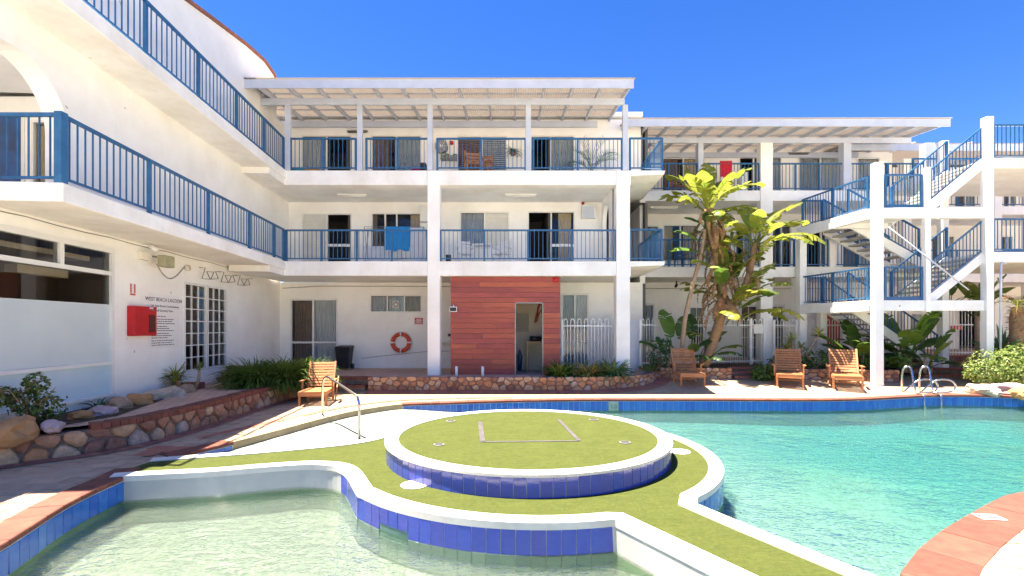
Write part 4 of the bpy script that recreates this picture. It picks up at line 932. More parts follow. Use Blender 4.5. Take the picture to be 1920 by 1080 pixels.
# solid mass behind the walls (keeps the sun out)
mm = MB(); q = lambda y, d, z: FU.p(uy(y), d, z)
mm.hexa([q(5.3, -8, 0), q(24, -8, 0), q(24, -8.3, 0), q(5.3, -8.3, 0), q(5.3, -8, 9.2), q(24, -8, 9.2), q(24, -8.3, 9.2), q(5.3, -8.3, 9.2)])
mm.hexa([q(5.3, -8, 0.2), q(5.3, -.5, 0.2), q(5.1, -.5, 0.2), q(5.1, -8, 0.2), q(5.3, -8, 3.7), q(5.3, -.5, 3.7), q(5.1, -.5, 3.7), q(5.1, -8, 3.7)])
part("rear_wall", mm, M.dark, B0)
sm = MB()   # slabs with the corner at y = 7.05
def slab(z0, z1, x_edge, y0, y1, name="balcony_slab"):
    F = Fw(x_edge); m = MB()
    m.hexa([F.p(uy(y0), -9.5, z0), F.p(uy(y0), 0, z0), F.p(uy(y1), 0, z0), F.p(uy(y1), -9.5, z0), F.p(uy(y0), -9.5, z1), F.p(uy(y0), 0, z1), F.p(uy(y1), 0, z1), F.p(uy(y1), -9.5, z1)])
    return bevel(part(name, m, M.slabw, B0), .012)
slab(3.78, Z1, -6.02, 7.02, YF + .5); slab(3.79, Z1 - .004, -6.9, 5.35, 7.1)
slab(6.68, Z2, -6.02, 6.85, YF + .5)
# deeper beam that ties the wing to the middle block under each slab
F_ = Fw(-6.02)
for (z0, z1) in ((3.60, 3.80), (6.50, 6.70)):
    m = MB(); m.hexa([F_.p(uy(14.2), -1.2, z0), F_.p(uy(14.2), -.05, z0), F_.p(uy(YF + .3), -.05, z0), F_.p(uy(YF + .3), -1.2, z0), F_.p(uy(14.2), -1.2, z1), F_.p(uy(14.2), -.05, z1), F_.p(uy(YF + .3), -.05, z1), F_.p(uy(YF + .3), -1.2, z1)])
    part("corner_beam", m, M.slabw, B0)
FR = Fw(-6.10)
def rp(y, z): return FR.p(uy(y), 0, z)
ys = [7.08, 9.0, 11.0, 13.0, 14.6, YF - .02]
for (a, b) in zip(ys, ys[1:]): railing(B0, rp(a, Z1), rp(b, Z1), 1.04, 2, .15, ends=(True, b == ys[-1]))
railing(B0, (-9.2, 7.08, Z1), rp(7.08, Z1), 1.04, 2, .155, ends=(True, False))
ys = [6.95, 8.9, 10.6, 12.3, 13.9, YF - .02]
for (a, b) in zip(ys, ys[1:]): railing(B0, rp(a, Z2), rp(b, Z2), 1.06, 2, .15, ends=(True, b == ys[-1]))
# heavier corner post
m = MB(); p = rp(7.08, Z1); m.box(p.x - .055, p.x + .055, p.y - .055, p.y + .055, Z1 - .06, Z1 + 1.05); part("corner_post", m, M.blue, B0)
# rooms of the wing
im = MB()
def roombox(y0, y1, d0, d1, z0, z1):
    im.quad(wp(y0, d1, z0), wp(y1, d1, z0), wp(y1, d1, z1), wp(y0, d1, z1)); im.quad(wp(y0, d0, z1), wp(y1, d0, z1), wp(y1, d1, z1), wp(y0, d1, z1)); im.quad(wp(y0, d0, z0), wp(y1, d0, z0), wp(y1, d1, z0), wp(y0, d1, z0))
    for y in (y0, y1): im.quad(wp(y, d0, z0), wp(y, d1, z0), wp(y, d1, z1), wp(y, d0, z1))
roombox(5.5, 10.6, -.72, -6, TZ + .01, 3.70); roombox(11.2, 15.0, -.72, -4.5, TZ + .01, 3.70)
part("rooms", im, M.room, B0)
# recess behind the arch
im = MB(); im.quad(wp(5.4, -.37, 6.28), wp(9.0, -.37, 6.28), wp(9.0, -4, 6.28), wp(5.4, -4, 6.28)); im.quad(wp(5.4, -4, Z1), wp(9, -4, Z1), wp(9, -4, 6.28), wp(5.4, -4, 6.28))
part("recess_lining", im, M.white, B0)
FD = Frame(0, 9.0, 1, 0, 0, -1); dr = (XP(2, 9.0) - .75, XP(47, 9.0), Z1, 5.95); sd = (XP(60, 9.0), XP(90, 9.0), 4.5, 5.82)
m = MB(); wall(m, FD, -12, -7.75, Z1, 6.27, .12, [dr, sd]); part("recess_wall", m, M.white, B0)
w = window(B0, FD, *dr, [(1, 'o')], fw=.06, name="door_frame"); m = MB(); m.fbox(FD, dr[0] + .06, dr[1] - .06, -.06, -.02, Z1 + .01, dr[3] - .06); part("door", m, pmat("deep_blue_door", (0.02, 0.10, 0.30), (0.03, 0.05, 0.12), 1.2, 0.4), w)
window(B0, FD, *sd, [(1, 'g', M.curt_t)], fw=.04)
im = MB(); im.box(-12, -7.8, 9.15, 12, Z1, 6.27); part("inner_room", im, M.dark, B0)
# shop window
y113 = YU(115, -7.3)
e = [(uy(5.6), uy(y113), ''), (uy(y113), uy(9.70), '')]
m = MB(); d0, d1 = -.10, .03
m.fbox(FG, shop[0], shop[1], d0, d1, shop[3] - .10, shop[3]); m.fbox(FG, shop[0], shop[1], d0, d1 + .03, shop[2], shop[2] + .06); m.fbox(FG, shop[1] - .07, shop[1], d0, d1 - .004, shop[2] + .06, shop[3] - .10)
m.fbox(FG, shop[0], shop[1] - .07, d0, d1 - .006, 2.98, 3.06); m.fbox(FG, shop[0], shop[1] - .07, d0, d1 - .006, 1.20, 1.26); m.fbox(FG, uy(y113) - .04, uy(y113) + .04, d0, d1 - .008, 3.06, shop[3] - .10)
sw = part("shop_window", m, M.alu, B0)
def pane(a, b, c, d, mat_, par, nm="pane", dd=-.03): 
    q = MB(); q.quad(FG.p(a, dd, c), FG.p(b, dd, c), FG.p(b, dd, d), FG.p(a, dd, d)); return part(nm, q, mat_, par)
pane(shop[0], uy(y113) - .04, 3.06, shop[3] - .1, M.glass, sw); pane(uy(y113) + .04, shop[1] - .07, 3.06, shop[3] - .1, M.glass, sw)
pane(shop[0], shop[1] - .07, 2.40, 2.98, M.glass, sw); pane(shop[0], shop[1] - .07, 1.26, 2.40, M.frost, sw, "frosted_pane"); pane(shop[0], shop[1] - .07, .62, 1.20, M.frost_b, sw, "frosted_pane")
# what shows inside above the frosting
F_in = FG
sh = MB(); sh.fbox(FG, uy(6.0), uy(7.9), -1.0, -.7, 2.30, 2.72); solo("notice_board", sh, pmat("yellow_card", (0.50, 0.28, 0.05), (0.44, 0.24, 0.04), 2, .6), FG.p(uy(7), -.85, 2.3), "yellow board standing inside behind the shop window", "board")
m = MB(); m.fbox(FG, shop[0], shop[1] - .2, -2.6, -.3, 3.25, 3.34); m.fbox(FG, uy(8.0), uy(9.0), -.5, -.3, 2.86, 3.0); part("pelmet", m, M.curt_t, B0)
# french window with small panes
fm = (french[0] + french[1]) / 2
for (a, b) in ((french[0], fm - .01), (fm + .01, french[1])):
    w = window(B0, FG, a, b, french[2], french[3], [(1, 'g')], fw=.06, name="casement")
    bm = MB(); 
    for i in range(1, 3): x = a + .06 + (b - a - .12) * i / 3; bm.fbox(FG, x - .012, x + .012, -.045, 0, french[2] + .06, french[3] - .06)
    for i in range(1, 7): z = french[2] + .06 + (french[3] - french[2] - .12) * i / 7; bm.fbox(FG, a + .06, b - .06, -.043, -.002, z - .012, z + .012)
    part("glazing_bars", bm, M.alu, w)
    curtain(w, FG, a + .05, a + (b - a) * .45, -.25, 1.5, 3.0, M.curt_b if a == french[0] else M.towel_b)
# cable along the top of the ground floor walls
m = MB(); pts = [FG.p(uy(6 + i * .6), .012, 3.74 - (.02 if i % 3 else 0)) for i in range(20)]; m.tube(pts, .008, 5); part("cable", m, M.galv, B0)
m = MB(); m.tube([(-8.6, YG - .015, 3.42), (-7.2, YG - .015, 3.50), (-3, YG - .015, 3.49), (-.5, YG - .015, 3.46)], .012, 5); part("cable", m, M.galv, B1)
m = MB(); m.tube([(X0_(678), YG - .012, ZP(670, YG)), (X0_(678), YG - .012, ZP(672, YG)), (X0_(720), YG - .012, ZP(667, YG)), (X0_(800), YG - .012, ZP(659, YG)), (X0_(843), YG - .012, ZP(658, YG))], .009, 5); part("cable", m, M.galv, B1)

# ---- right hand building, set back
Y2F, Y2W = 18.5, 20.7; ZA, ZB, ZG2 = 4.29, 7.23, .545
B2 = thing("apartment_building", (9.5, 20.7, 0), "set back white block behind the palms with railed walkways", "building")
F2 = Frame(0, Y2W, 1, 0, 0, -1)
def X2(u): return XP(u, Y2W)
h1 = [(X2(1188), X2(1236), ZA, ZA + 2.06), (X2(1243), X2(1308), ZA + .5, ZA + 2.1), (X2(1320), X2(1352), ZA, ZA + 2.1), (X2(1378), X2(1412), ZA, ZA + 2.06), (X2(1446), X2(1484), ZA, ZA + 2.06), (X2(1504), X2(1560), ZA, ZA + 2.1), (X2(1578), X2(1640), ZA, ZA + 2.08)]
h2 = [(X2(1186), X2(1222), ZB, ZB + 2.05), (X2(1240), X2(1322), ZB + .1, ZB + 2.05), (X2(1385), X2(1424), ZB, ZB + 2.08), (X2(1440), X2(1466), ZB, ZB + 2.08), (X2(1496), X2(1580), ZB, ZB + 2.08), (X2(1606), X2(1650), ZB, ZB + 2.05)]
h0 = [(X2(1118), X2(1228), ZG2 + .2, ZG2 + 2.45), (X2(1292), X2(1320), ZG2 + .6, ZG2 + 2.3), (X2(1386), X2(1422), ZG2, ZG2 + 2.4), (X2(1444), X2(1472), ZG2, ZG2 + 2.4)]
wm = MB(); wall(wm, F2, 4.4, 16.2, ZA, ZB - .4, .16, h1); wall(wm, F2, 4.4, 16.2, ZB, 9.8, .16, h2); wall(wm, F2, 3.0, 16.2, ZG2 - .1, ZA - .36, .16, h0)
part("wall", wm, M.white, B2)
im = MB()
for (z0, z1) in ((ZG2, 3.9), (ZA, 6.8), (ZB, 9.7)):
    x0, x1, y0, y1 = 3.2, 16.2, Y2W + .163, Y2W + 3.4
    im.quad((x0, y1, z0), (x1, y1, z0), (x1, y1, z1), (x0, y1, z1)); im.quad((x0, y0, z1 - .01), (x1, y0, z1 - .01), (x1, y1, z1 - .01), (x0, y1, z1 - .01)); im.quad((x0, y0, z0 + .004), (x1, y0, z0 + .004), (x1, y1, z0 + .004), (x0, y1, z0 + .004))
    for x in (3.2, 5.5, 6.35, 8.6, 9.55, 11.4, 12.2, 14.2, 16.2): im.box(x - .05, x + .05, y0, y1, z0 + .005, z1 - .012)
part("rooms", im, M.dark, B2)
for z in (ZA, ZB):
    sm = MB(); sm.box(3.0 if z == ZA else 4.96, 16.2, Y2F - .02, Y2W + .15, z - .40, z); bevel(part("balcony_slab", sm, M.slabw, B2), .012)
for (u, w_, z0, z1, nm) in ((1436, .235, ZG2 - .3, 9.05, "column"), (1497, .14, ZG2 - .3, ZA - .41, "column"), (1560, .12, ZA, ZB - .41, "column"), (1313, .10, ZB + .004, 9.05, "roof_post"), (1587, .15, ZB + .004, 9.05, "roof_post"), (1742, .18, ZB + .004, 9.05, "roof_post")):
    x = XP(u, Y2F); column(B2, x - w_, x + w_, Y2F - .07, Y2F + .25, z0, z1, M.trim if nm == "roof_post" else M.white, nm)
verandah_roof(B2, 4.0, 15.38, 16.85, Y2F, 20.9, 9.26, .10, 15, 15.5)
rm_ = MB(); rm_.box(5.1, 16.4, 20.75, 26, 9.8, 9.95); rm_.box(16.2, 16.4, 20.7, 26, .4, 9.8); rm_.box(5.1, 16.4, 25.8, 26, .4, 9.8); part("roof", rm_, M.slabw, B2)
kinds1 = [[(1, 'o'), (1, 'g', M.curt_g)], [(1, 'g', M.curt_t, 0, .6), (1, 'g', M.curt_t, .2, 1)], [(1, 'g', M.curt_w)], [(1, 'o'), (1, 'g', M.curt_g)], [(1, 'g', M.curt_b, 0, .3), (1, 'g')], [(1.7, 'o'), (1, 'g')], [(1, 'g', M.curt_b), (1, 'g', M.curt_w)]]
for h, k in zip(h1, kinds1): w = window(B2, F2, *h, k, fw=.055, name="sliding_door" if h[2] == ZA else "window")
kinds2 = [[(1, 'g')], [(1, 'g', M.curt_b, 0, .8), (1, 'g', M.curt_t)], [(1, 'o'), (.4, 'g')], [(1, 'g', M.curt_g)], [(1, 'g', M.curt_g), (1, 'g', M.curt_w)], [(1, 'g', M.curt_w)]]
for h, k in zip(h2, kinds2): window(B2, F2, *h, k, fw=.055, name="sliding_door" if h[2] == ZB else "window")
window(B2, F2, *h0[0], [(1, 'g', M.curt_g), (1, 'g', M.curt_g)], fw=.09, bars=(2, 4)); window(B2, F2, *h0[1], [(1, 'g')], fw=.05, bars=(2, 4))
for h in h0[2:]: window(B2, F2, *h, [(1, 'g', M.curt_b)], fw=.10, bars=(2, 5), name="french_door")
railing(B2, (4.95, Y2F + .04, ZB), (XP(1308, Y2F), Y2F + .04, ZB), 1.07, 3); railing(B2, (XP(1318, Y2F), Y2F + .04, ZB), (XP(1424, Y2F), Y2F + .04, ZB), 1.07, 3); railing(B2, (XP(1448, Y2F), Y2F + .04, ZB), (XP(1582, Y2F), Y2F + .04, ZB), 1.07, 4); railing(B2, (XP(1594, Y2F), Y2F + .04, ZB), (XP(1735, Y2F), Y2F + .04, ZB), 1.07, 3)
railing(B2, (4.90, Y2F + .04, ZA), (XP(1424, Y2F), Y2F + .04, ZA), 1.07, 5); railing(B2, (XP(1448, Y2F), Y2F + .04, ZA), (XP(1490, Y2F), Y2F + .04, ZA), 1.07, 2); railing(B2, (XP(1504, Y2F), Y2F + .04, ZA), (XP(1554, Y2F), Y2F + .04, ZA), 1.07, 2); railing(B2, (XP(1566, Y2F), Y2F + .04, ZA), (XP(1650, Y2F), Y2F + .04, ZA), 1.07, 3)
m = MB(); m.tube([(3.2, Y2W - .02, 3.62), (8, Y2W - .02, 3.64), (12, Y2W - .02, 3.62), (15.5, Y2W - .02, 3.63)], .012, 5); part("cable", m, M.galv, B2)

# ---- far right block behind the staircase
Y3F, Y3W = 20.9, 23.2
B3 = thing("apartment_building", (21, 23.2, 0), "farthest white block behind the open staircase at the right", "building")
F3 = Frame(0, Y3W, 1, 0, 0, -1)
def X3(u): return XP(u, Y3W)
g1 = [(X3(1745), X3(1790), ZA, ZA + 2.1), (X3(1872), X3(1900), ZA, ZA + 2.1)]; g2 = [(X3(1700), X3(1740), ZB, ZB + 2.1), (X3(1790), X3(1830), ZB, ZB + 2.1), (X3(1880), X3(1905), ZB, ZB + 2.1)]; g0 = [(X3(1700), X3(1730), ZG2, ZG2 + 2.1), (X3(1795), X3(1835), ZG2, ZG2 + 2.4)]
wm = MB(); wall(wm, F3, 16.2, 32, ZA, ZB - .3, .16, g1); wall(wm, F3, 16.2, 32, ZB, 9.7, .16, g2); wall(wm, F3, 16.2, 32, ZG2 - .1, ZA - .3, .16, g0); part("wall", wm, M.white, B3)
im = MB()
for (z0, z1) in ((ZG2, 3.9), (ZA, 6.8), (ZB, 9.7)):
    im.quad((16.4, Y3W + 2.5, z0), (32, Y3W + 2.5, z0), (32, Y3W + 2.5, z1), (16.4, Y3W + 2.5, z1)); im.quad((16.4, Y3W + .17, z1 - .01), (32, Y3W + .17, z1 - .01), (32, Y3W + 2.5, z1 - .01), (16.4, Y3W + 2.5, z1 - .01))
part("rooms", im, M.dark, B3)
for z in (ZA, ZB):
    sm = MB(); sm.box(16.2, 32, Y3F, Y3W + .15, z - .36, z); part("balcony_slab", sm, M.slabw, B3)
for u in (1700, 1870, 1935): x = XP(u, Y3F); column(B3, x - .17, x + .17, Y3F - .05, Y3F + .3, ZG2 - .3, 9.3)
for u, z in ((1640, ZB), (1640, ZA)): 
    railing(B3, (16.3, Y3F + .04, z), (XP(1862, Y3F), Y3F + .04, z), 1.05, 4, .16); railing(B3, (XP(1878, Y3F), Y3F + .04, z), (26, Y3F + .04, z), 1.05, 4, .16)
for h in g1 + g2: window(B3, F3, *h, [(1, 'g', M.curt_b), (1, 'g', M.curt_w)], fw=.06, name="sliding_door")
window(B3, F3, *g0[0], [(1, 'g', M.curt_w)], fw=.06, name="sliding_door"); window(B3, F3, *g0[1], [(1, 'o')], fw=.08, name="doorway")
m = MB(); corrugated(m, 13.4, 31, Y3F - 1.6, Y3W + 3, lambda y: 9.55 + (y - Y3F) * .12, amp=.010); r3 = part("sheet_roof", m, M.corr, B3, smooth=True)
m = MB(); m.box(13.4, 31, Y3F - 1.58, Y3F - 1.53, 9.08, 9.33); part("fascia", m, M.trim, r3)
rm_ = MB(); rm_.box(16.2, 32, Y3W + 2.6, Y3W + 2.8, .4, 9.7); rm_.box(16.2, 32, Y3W, Y3W + 2.8, 9.72, 9.85); part("rear_wall", rm_, M.dark, B3)
for i in range(7):
    x = 14 + i * 2.3; m = MB(); m.beam((x, Y3F - 1.5, 9.40), (x, Y3W, 9.85), .06, .14); part("rafter", m, M.trim, r3)

# ================================================================== OPEN STAIRCASE
ST = thing("staircase", (13.0, 15.2, 0.04), "open white staircase with blue railings zigzagging up three storeys at the right", "staircase")
L1, L2, W1, W2 = 2.81, 5.73, 4.33, 7.30
YA, YM, YN, YB = 15.2, 16.62, 16.76, 18.2
M.tread = pmat("grey_concrete_tread", (0.50, 0.48, 0.45), (0.40, 0.38, 0.36), 5, 0.85, 0.3, 50)
for (x0, x1, y0, y1, z0, z1) in ((11.40, 11.67, 15.06, 15.28, .0, 7.14), (13.01, 13.17, 15.08, 15.26, 2.44, 6.99), (14.90, 15.13, 15.06, 15.28, .0, 8.58), (10.86, 11.12, 18.1, 18.36, .2, L2 - .33), (14.9, 15.12, 16.6, 16.85, .3, 8.42), (11.62, 11.86, 18.06, 18.3, .2, L1 - .3)):
    column(ST, x0, x1, y0, y1, z0, z1)
for z in (L1, L2):
    m = MB(); m.prism([(11.40, YA + .02), (13.1, YA + .02), (13.1, YM), (11.78, YM + .02), (11.78, YB), (10.96, YB)], z - .17, z); part("landing", m, M.slabw, ST)
    m = MB(); m.box(11.675, 14.895, YA - .07, YA + .12, z - .335, z - .004); bevel(part("edge_beam", m, M.slabw, ST), .01)
    m = MB(); a, b = Vector((11.35, YA + .1, z - .17)), Vector((10.93, YB + .1, z - .17)); m.beam(a, b, .16, .34); part("edge_beam", m, M.slabw, ST)
    m = MB(); m.box(11.0, 13.0, YM - .05, YM + .07, z - .36, z - .175); part("edge_beam", m, M.slabw, ST)
for z in (W1, W2):
    m = MB(); m.box(15.0, 26, YA - .02, YB + .3, z - .30, z - .006); part("walkway_slab", m, M.slabw, ST)
    m = MB(); m.box(15.135, 26, YA - .07, YA + .08, z - .33, z); bevel(part("edge_beam", m, M.slabw, ST), .01)
    m = MB(); m.box(14.25, 15.0, YN, YB + .3, z - .29, z - .008); part("walkway_slab", m, M.slabw, ST)
def flight(x0, z0, x1, z1, y0, y1, n, rails=(True, True)):
    s = MB()
    for y in (y0 + .05, y1 - .05):
        a, b = Vector((x0, y, z0 - .10)), Vector((x1, y, z1 - .10)); s.beam(a, b, .08, .34)
    for y in (y0 + .05, y1 - .05):
        sm_ = MB(); sm_.beam(Vector((x0, y, z0 - .10)), Vector((x1, y, z1 - .10)), .08, .34); part("stringer", sm_, M.slabw, ST)
    dx = (x1 - x0) / n; dz = (z1 - z0) / n
    for i in range(1, n):
        zc = z0 + dz * i + (0 if dz > 0 else 0); xc = x0 + dx * (i - .5)
        t = MB(); t.box(min(xc - abs(dx) * .58, xc), xc + abs(dx) * .58, y0 + .10, y1 - .10, zc - .055, zc); part("tread", t, M.tread, ST)
    for k, y in enumerate((y0 + .05, y1 - .05)):
        if rails[k]: railing(ST, (x0, y, z0 + .06), (x1, y, z1 + .06), 1.02, 2, .115, bot=.07)
flight(13.1, L2, 15.0, W2, YA, YM, 9)
flight(11.78, L2, 14.25, W1, YN, YB, 8)
flight(13.1, L1, 15.0, W1, YA, YM, 9)
flight(11.78, L1, 14.9, .62, YN, YB, 12)
for z in (L1, L2):
    railing(ST, (11.00, YB - .05, z), (11.42, YA + .2, z), 1.07, 3, .12)
    railing(ST, (11.02, YB, z), (11.76, YB, z), 1.05, 2, .12)
    railing(ST, (11.82, YA + .0, z), (12.96, YA + .0, z), 1.07, 2, .125, plate=.07)
for z in (W1, W2): railing(ST, (15.24, YA - .0, z), (19.6, YA - .0, z), 1.07, 4, .135, plate=.05)
railing(ST, (15.2, YB, W2), (19.6, YB, W2), 1.07, 3, .2)
m = MB(); m.tube([(11.75, 14.98, 5.08), (14.25, 14.98, 3.12)], .022, 8); part("brace_pipe", m, M.trim, ST, smooth=True)
m = MB(); m.tube([(15.5, 15.08, 3.95), (15.42, 15.08, 3.98), (15.36, 15.08, 3.9), (15.34, 15.08, .2)], .03, 8); part("downpipe", m, M.trim, ST, smooth=True)

# ================================================================== POOL FENCES
M.fencew = pmat("white_powder_coat", (0.80, 0.79, 0.77), (0.74, 0.73, 0.70), 4, 0.4)
hm = MB(); hp_ = [(-.055, 0, 0), (-.055, 0, 1.0)]
hp_ = [(-.052, 0, 0), (-.052, 0, .945)] + [(.052 * math.cos(R(a)), 0, .945 + .052 * math.sin(R(a))) for a in range(165, 0, -30)] + [(.052, 0, .945), (.052, 0, 0)]
hm.tube(hp_, .011, 6); HOOP = hm.mesh("hoop", M.fencew, smooth=True)
def fence(a, b, z0, h, label, post_ends=True):
    a = Vector((a[0], a[1], z0)); b = Vector((b[0], b[1], z0)); t = thing("pool_fence", a.lerp(b, .5), label, "fence", "white loop topped pool fences"); L = (b - a).length; ang = math.atan2(b.y - a.y, b.x - a.x)
    for z, w in ((h * .865, .035), (.09, .035)):
        m = MB(); m.beam(a + Vector((0, 0, z)), b + Vector((0, 0, z)), .03, w); part("rail", m, M.fencew, t)
    n = int(L / .205); s = L / n
    for i in range(n):
        p = a + (b - a) * ((i + .5) / n); inst("picket_hoop", HOOP, t, Matrix.Translation(p) @ Matrix.Rotation(ang, 4, 'Z') @ Matrix.Diagonal((s / .205, 1, h, 1)))
    if post_ends:
        for p in (a, b): m = MB(); m.box(p.x - .03, p.x + .03, p.y - .03, p.y + .03, z0 - .1, z0 + h * .99); part("post", m, M.fencew, t)
    return t
fence((XP(1054, 15.9), 15.9), (XP(1157, 15.9), 15.9), .46, 1.78, "white hooped fence between the timber room and the wide column")
fence((4.52, 16.95), (9.0, 18.1), .60, 1.66, "longest white hooped fence running behind the tall palms")
fence((9.98, 18.3), (10.84, 18.3), .60, 1.66, "white hooped fence between the column and the staircase foot")
fence((11.14, 18.34), (12.6, 18.34), .60, 1.66, "white hooped fence under the staircase in front of the red cabinet")
m = MB(); m.hexa([(3.80, 15.76, .42), (4.46, 16.78, .52), (4.41, 16.81, .52), (3.75, 15.79, .42), (3.80, 15.76, 2.20), (4.46, 16.78, 2.22), (4.41, 16.81, 2.22), (3.75, 15.79, 2.20)])
solo("screen_panel", m, M.trim, (4.1, 16.3, .45), "solid white screen panel angled back beside the wide column", "screen panel")
# gate with lock box
gt = thing("pool_gate", (9.25, 18.14, .6), "narrow white pool gate with latch box left of the set back column", "gate")
for x in (9.03, 9.52): m = MB(); m.box(x - .04, x + .04, 18.1, 18.18, .5, 2.30); part("post", m, M.fencew, gt)
m = MB(); m.box(9.08, 9.47, 18.12, 18.16, .68, .72); m2 = MB(); m2.box(9.08, 9.47, 18.12, 18.16, 2.03, 2.07); part("rail", m, M.fencew, gt); part("rail", m2, M.fencew, gt)
for i in range(2): inst("picket_hoop", HOOP, gt, Matrix.Translation((9.175 + i * .2, 18.14, .6)) @ Matrix.Diagonal((.95, 1, 1.66, 1)))
m = MB(); m.box(9.10, 9.45, 18.06, 18.11, 1.72, 2.02); part("latch_box", m, M.fencew, gt)
bg_ = thing("bar_gate", (16.5, 17.9, .95), "tall white barred gate above the shaded steps under the walkway", "gate")
for i in range(13):
    x = 15.75 + i * .115; m = MB(); m.tube([(x, 17.9, .92), (x, 17.9, 2.68)], .013, 6); part("bar", m, M.fencew, bg_)
for z in (1.02, 2.05, 2.62): m = MB(); m.box(15.70, 17.2, 17.885, 17.915, z - .02, z + .02); part("rail", m, M.fencew, bg_)
m = MB(); m.box(13.6, 18.0, 17.5, 18.6, .3, .9); solo("upper_step_block", m, M.brick_dk, (15.5, 18, .3), "dark raised landing behind the barred gate", "landing")

# ================================================================== TIMBER-CLAD ROOM under the first balcony
TB = thing("timber_room", (-.2, 15.6, TZ), "room under the balcony clad in dark red horizontal boards with an open doorway", "timber room")
tx0, tx1, ty = XP(845, 15.6), XP(1050.5, 15.6), 15.60; dx0, dx1 = XP(967, 15.6), XP(1017, 15.6); dz1 = ZP(568, 15.6); tz0, tz1 = TZ + .004, 3.595
rows = 19; rh = (tz1 - tz0) / rows; rng = random.Random(4)
for r in range(rows):
    z0 = tz0 + r * rh; z1 = z0 + rh - .011; segs = [(tx0, tx1)] if z0 + rh * .5 > dz1 else [(tx0, dx0 - .02), (dx1 + .02, tx1)]
    for (a, b) in segs:
        cuts = [a]
        if b - a > 1.2: cuts += sorted(a + (b - a) * rng.uniform(.25, .75) for _ in range(1 if b - a < 2.5 else rng.choice((1, 2))))
        cuts.append(b)
        for c, d in zip(cuts, cuts[1:]):
            if d - c < .12: continue
            pr_ = rng.uniform(0, .006); m = MB(); m.box(c + .0015, d - .0015, ty - .022 - pr_, ty, z0, z1); part("plank", m, M.plank, TB)
cm = MB(); F_t = Frame(0, ty + .003, 1, 0, 0, -1); wall(cm, F_t, tx0 + .01, tx1 - .01, tz0, tz1, .08, [(dx0, dx1, tz0, dz1)])
cm.box(tx0 + .012, tx0 + .08, ty + .09, 17.2, tz0, tz1 - .02); cm.box(tx1 - .08, tx1 - .012, ty + .09, 17.2, tz0, tz1 - .02)
part("backing_wall", cm, M.dark, TB)
m = MB(); m.box(tx0 + .09, tx1 - .09, 17.15, 17.2, tz0, tz1 - .03); part("inner_wall", m, pmat("cream_inner", (0.62, 0.55, 0.42), (0.55, 0.48, 0.36), 1, .8), TB)
m = MB()
for x in (dx0 - .01, dx1 + .01): m.box(x - .018, x + .018, ty - .028, ty + .06, tz0, dz1)
m.box(dx0 + .009, dx1 - .009, ty - .027, ty + .06, dz1 - .02, dz1 + .015); part("door_frame", m, M.galv, TB)
m = MB(); m.box(XP(968, 17.1), XP(991, 17.1), 17.05, 17.14, ZP(622, 17.1), ZP(589, 17.1)); solo("switch_box", m, pmat("grey_box", (0.33, 0.31, 0.24), (0.28, 0.26, 0.2), 2, .6), (.3, 17.1, 2), "grey switch box on the inner wall seen through the timber doorway", "switch box")
tbl = thing("work_bench", (.85, 16.6, TZ), "pale wooden work bench inside the timber clad doorway", "bench")
bz = ZP(640, 16.6)
m = MB(); m.box(.50, 1.25, 16.4, 16.9, bz - .05, bz); part("bench_top", m, M.bench, tbl)
for (x, y) in ((.53, 16.42), (1.22, 16.42), (.53, 16.88), (1.22, 16.88)): m = MB(); m.box(x - .03, x + .03, y - .02, y + .02, TZ, bz - .05); part("leg", m, M.bench, tbl)
pump = thing("pool_pump", (.95, 16.6, bz), "dark pump with pipes lying on the work bench", "pump")
m = MB(); m.tube([(.62, 16.6, bz + .09), (1.0, 16.6, bz + .09)], .085, 12); part("motor", m, M.black, pump, smooth=True)
m = MB(); m.tube([(1.0, 16.6, bz + .09), (1.1, 16.55, bz + .12), (1.16, 16.5, bz + .3)], .035, 8); part("pipe", m, M.black, pump, smooth=True)
m = MB(); m.lathe([(.05, 0), (.055, .12), (.03, .13)], (1.12, 16.45, bz), 12); solo("white_bottle", m, M.paper, (1.12, 16.45, bz), "white bottle standing on the work bench", "bottle", smooth=True)
m = MB(); m.tube([(.88 + .25 * math.sin(t * .5) + .02 * t, 17.05, 3.0 - .06 * abs(math.sin(t * .5)) * 14 + .3 * math.cos(t * .5)) for t in range(0, 13)], .03, 8); solo("orange_hose", m, pmat("rust_hose", (0.34, 0.075, 0.025), (0.26, 0.05, 0.02), 4, .6), (.9, 17.05, 2.6), "rust orange hose hanging inside the timber doorway", "hose", smooth=True)
m = MB(); m.tube([(.25, 16.95, TZ + .02), (.22, 16.95, TZ + .5), (.28, 16.95, TZ + .75), (.34, 16.95, TZ + .5), (.3, 16.95, TZ + .02)], .035, 8); solo("blue_hose", m, pmat("blue_hose", (0.03, 0.08, 0.2), (0.02, 0.06, 0.16), 4, .5), (.28, 16.95, TZ), "dark blue hose leaning against the inner wall", "hose", smooth=True)
m = MB(); m.lathe([(.11, 0), (.13, .3), (.135, .31)], (1.14, 16.2, TZ), 16); solo("blue_bucket", m, pmat("blue_plastic", (0.06, 0.14, 0.38), (0.05, 0.12, 0.32), 4, .4), (1.14, 16.2, TZ), "blue bucket under the bench inside the doorway", "bucket", smooth=True)
al = thing("alarm_bell", (XP(1042, 15.55), 15.55, 3.4), "small red round alarm bell at the top corner of the timber boards", "alarm bell")
p = Vector((XP(1042, 15.55), 15.56, ZP(524.5, 15.55)))
m = MB(); m.tube([p + Vector((0, .02, 0)), p + Vector((0, -.03, 0)), p + Vector((0, -.055, 0))], [.085, .085, .05], 18); part("bell_dome", m, M.red, al, smooth=True)
fl_ = thing("flood_lamp", (XP(850, 15.5), 15.5, 2.5), "small white framed flood lamp at the left edge of the timber boards", "lamp")
x, z = XP(850, 15.5), ZP(580, 15.5)
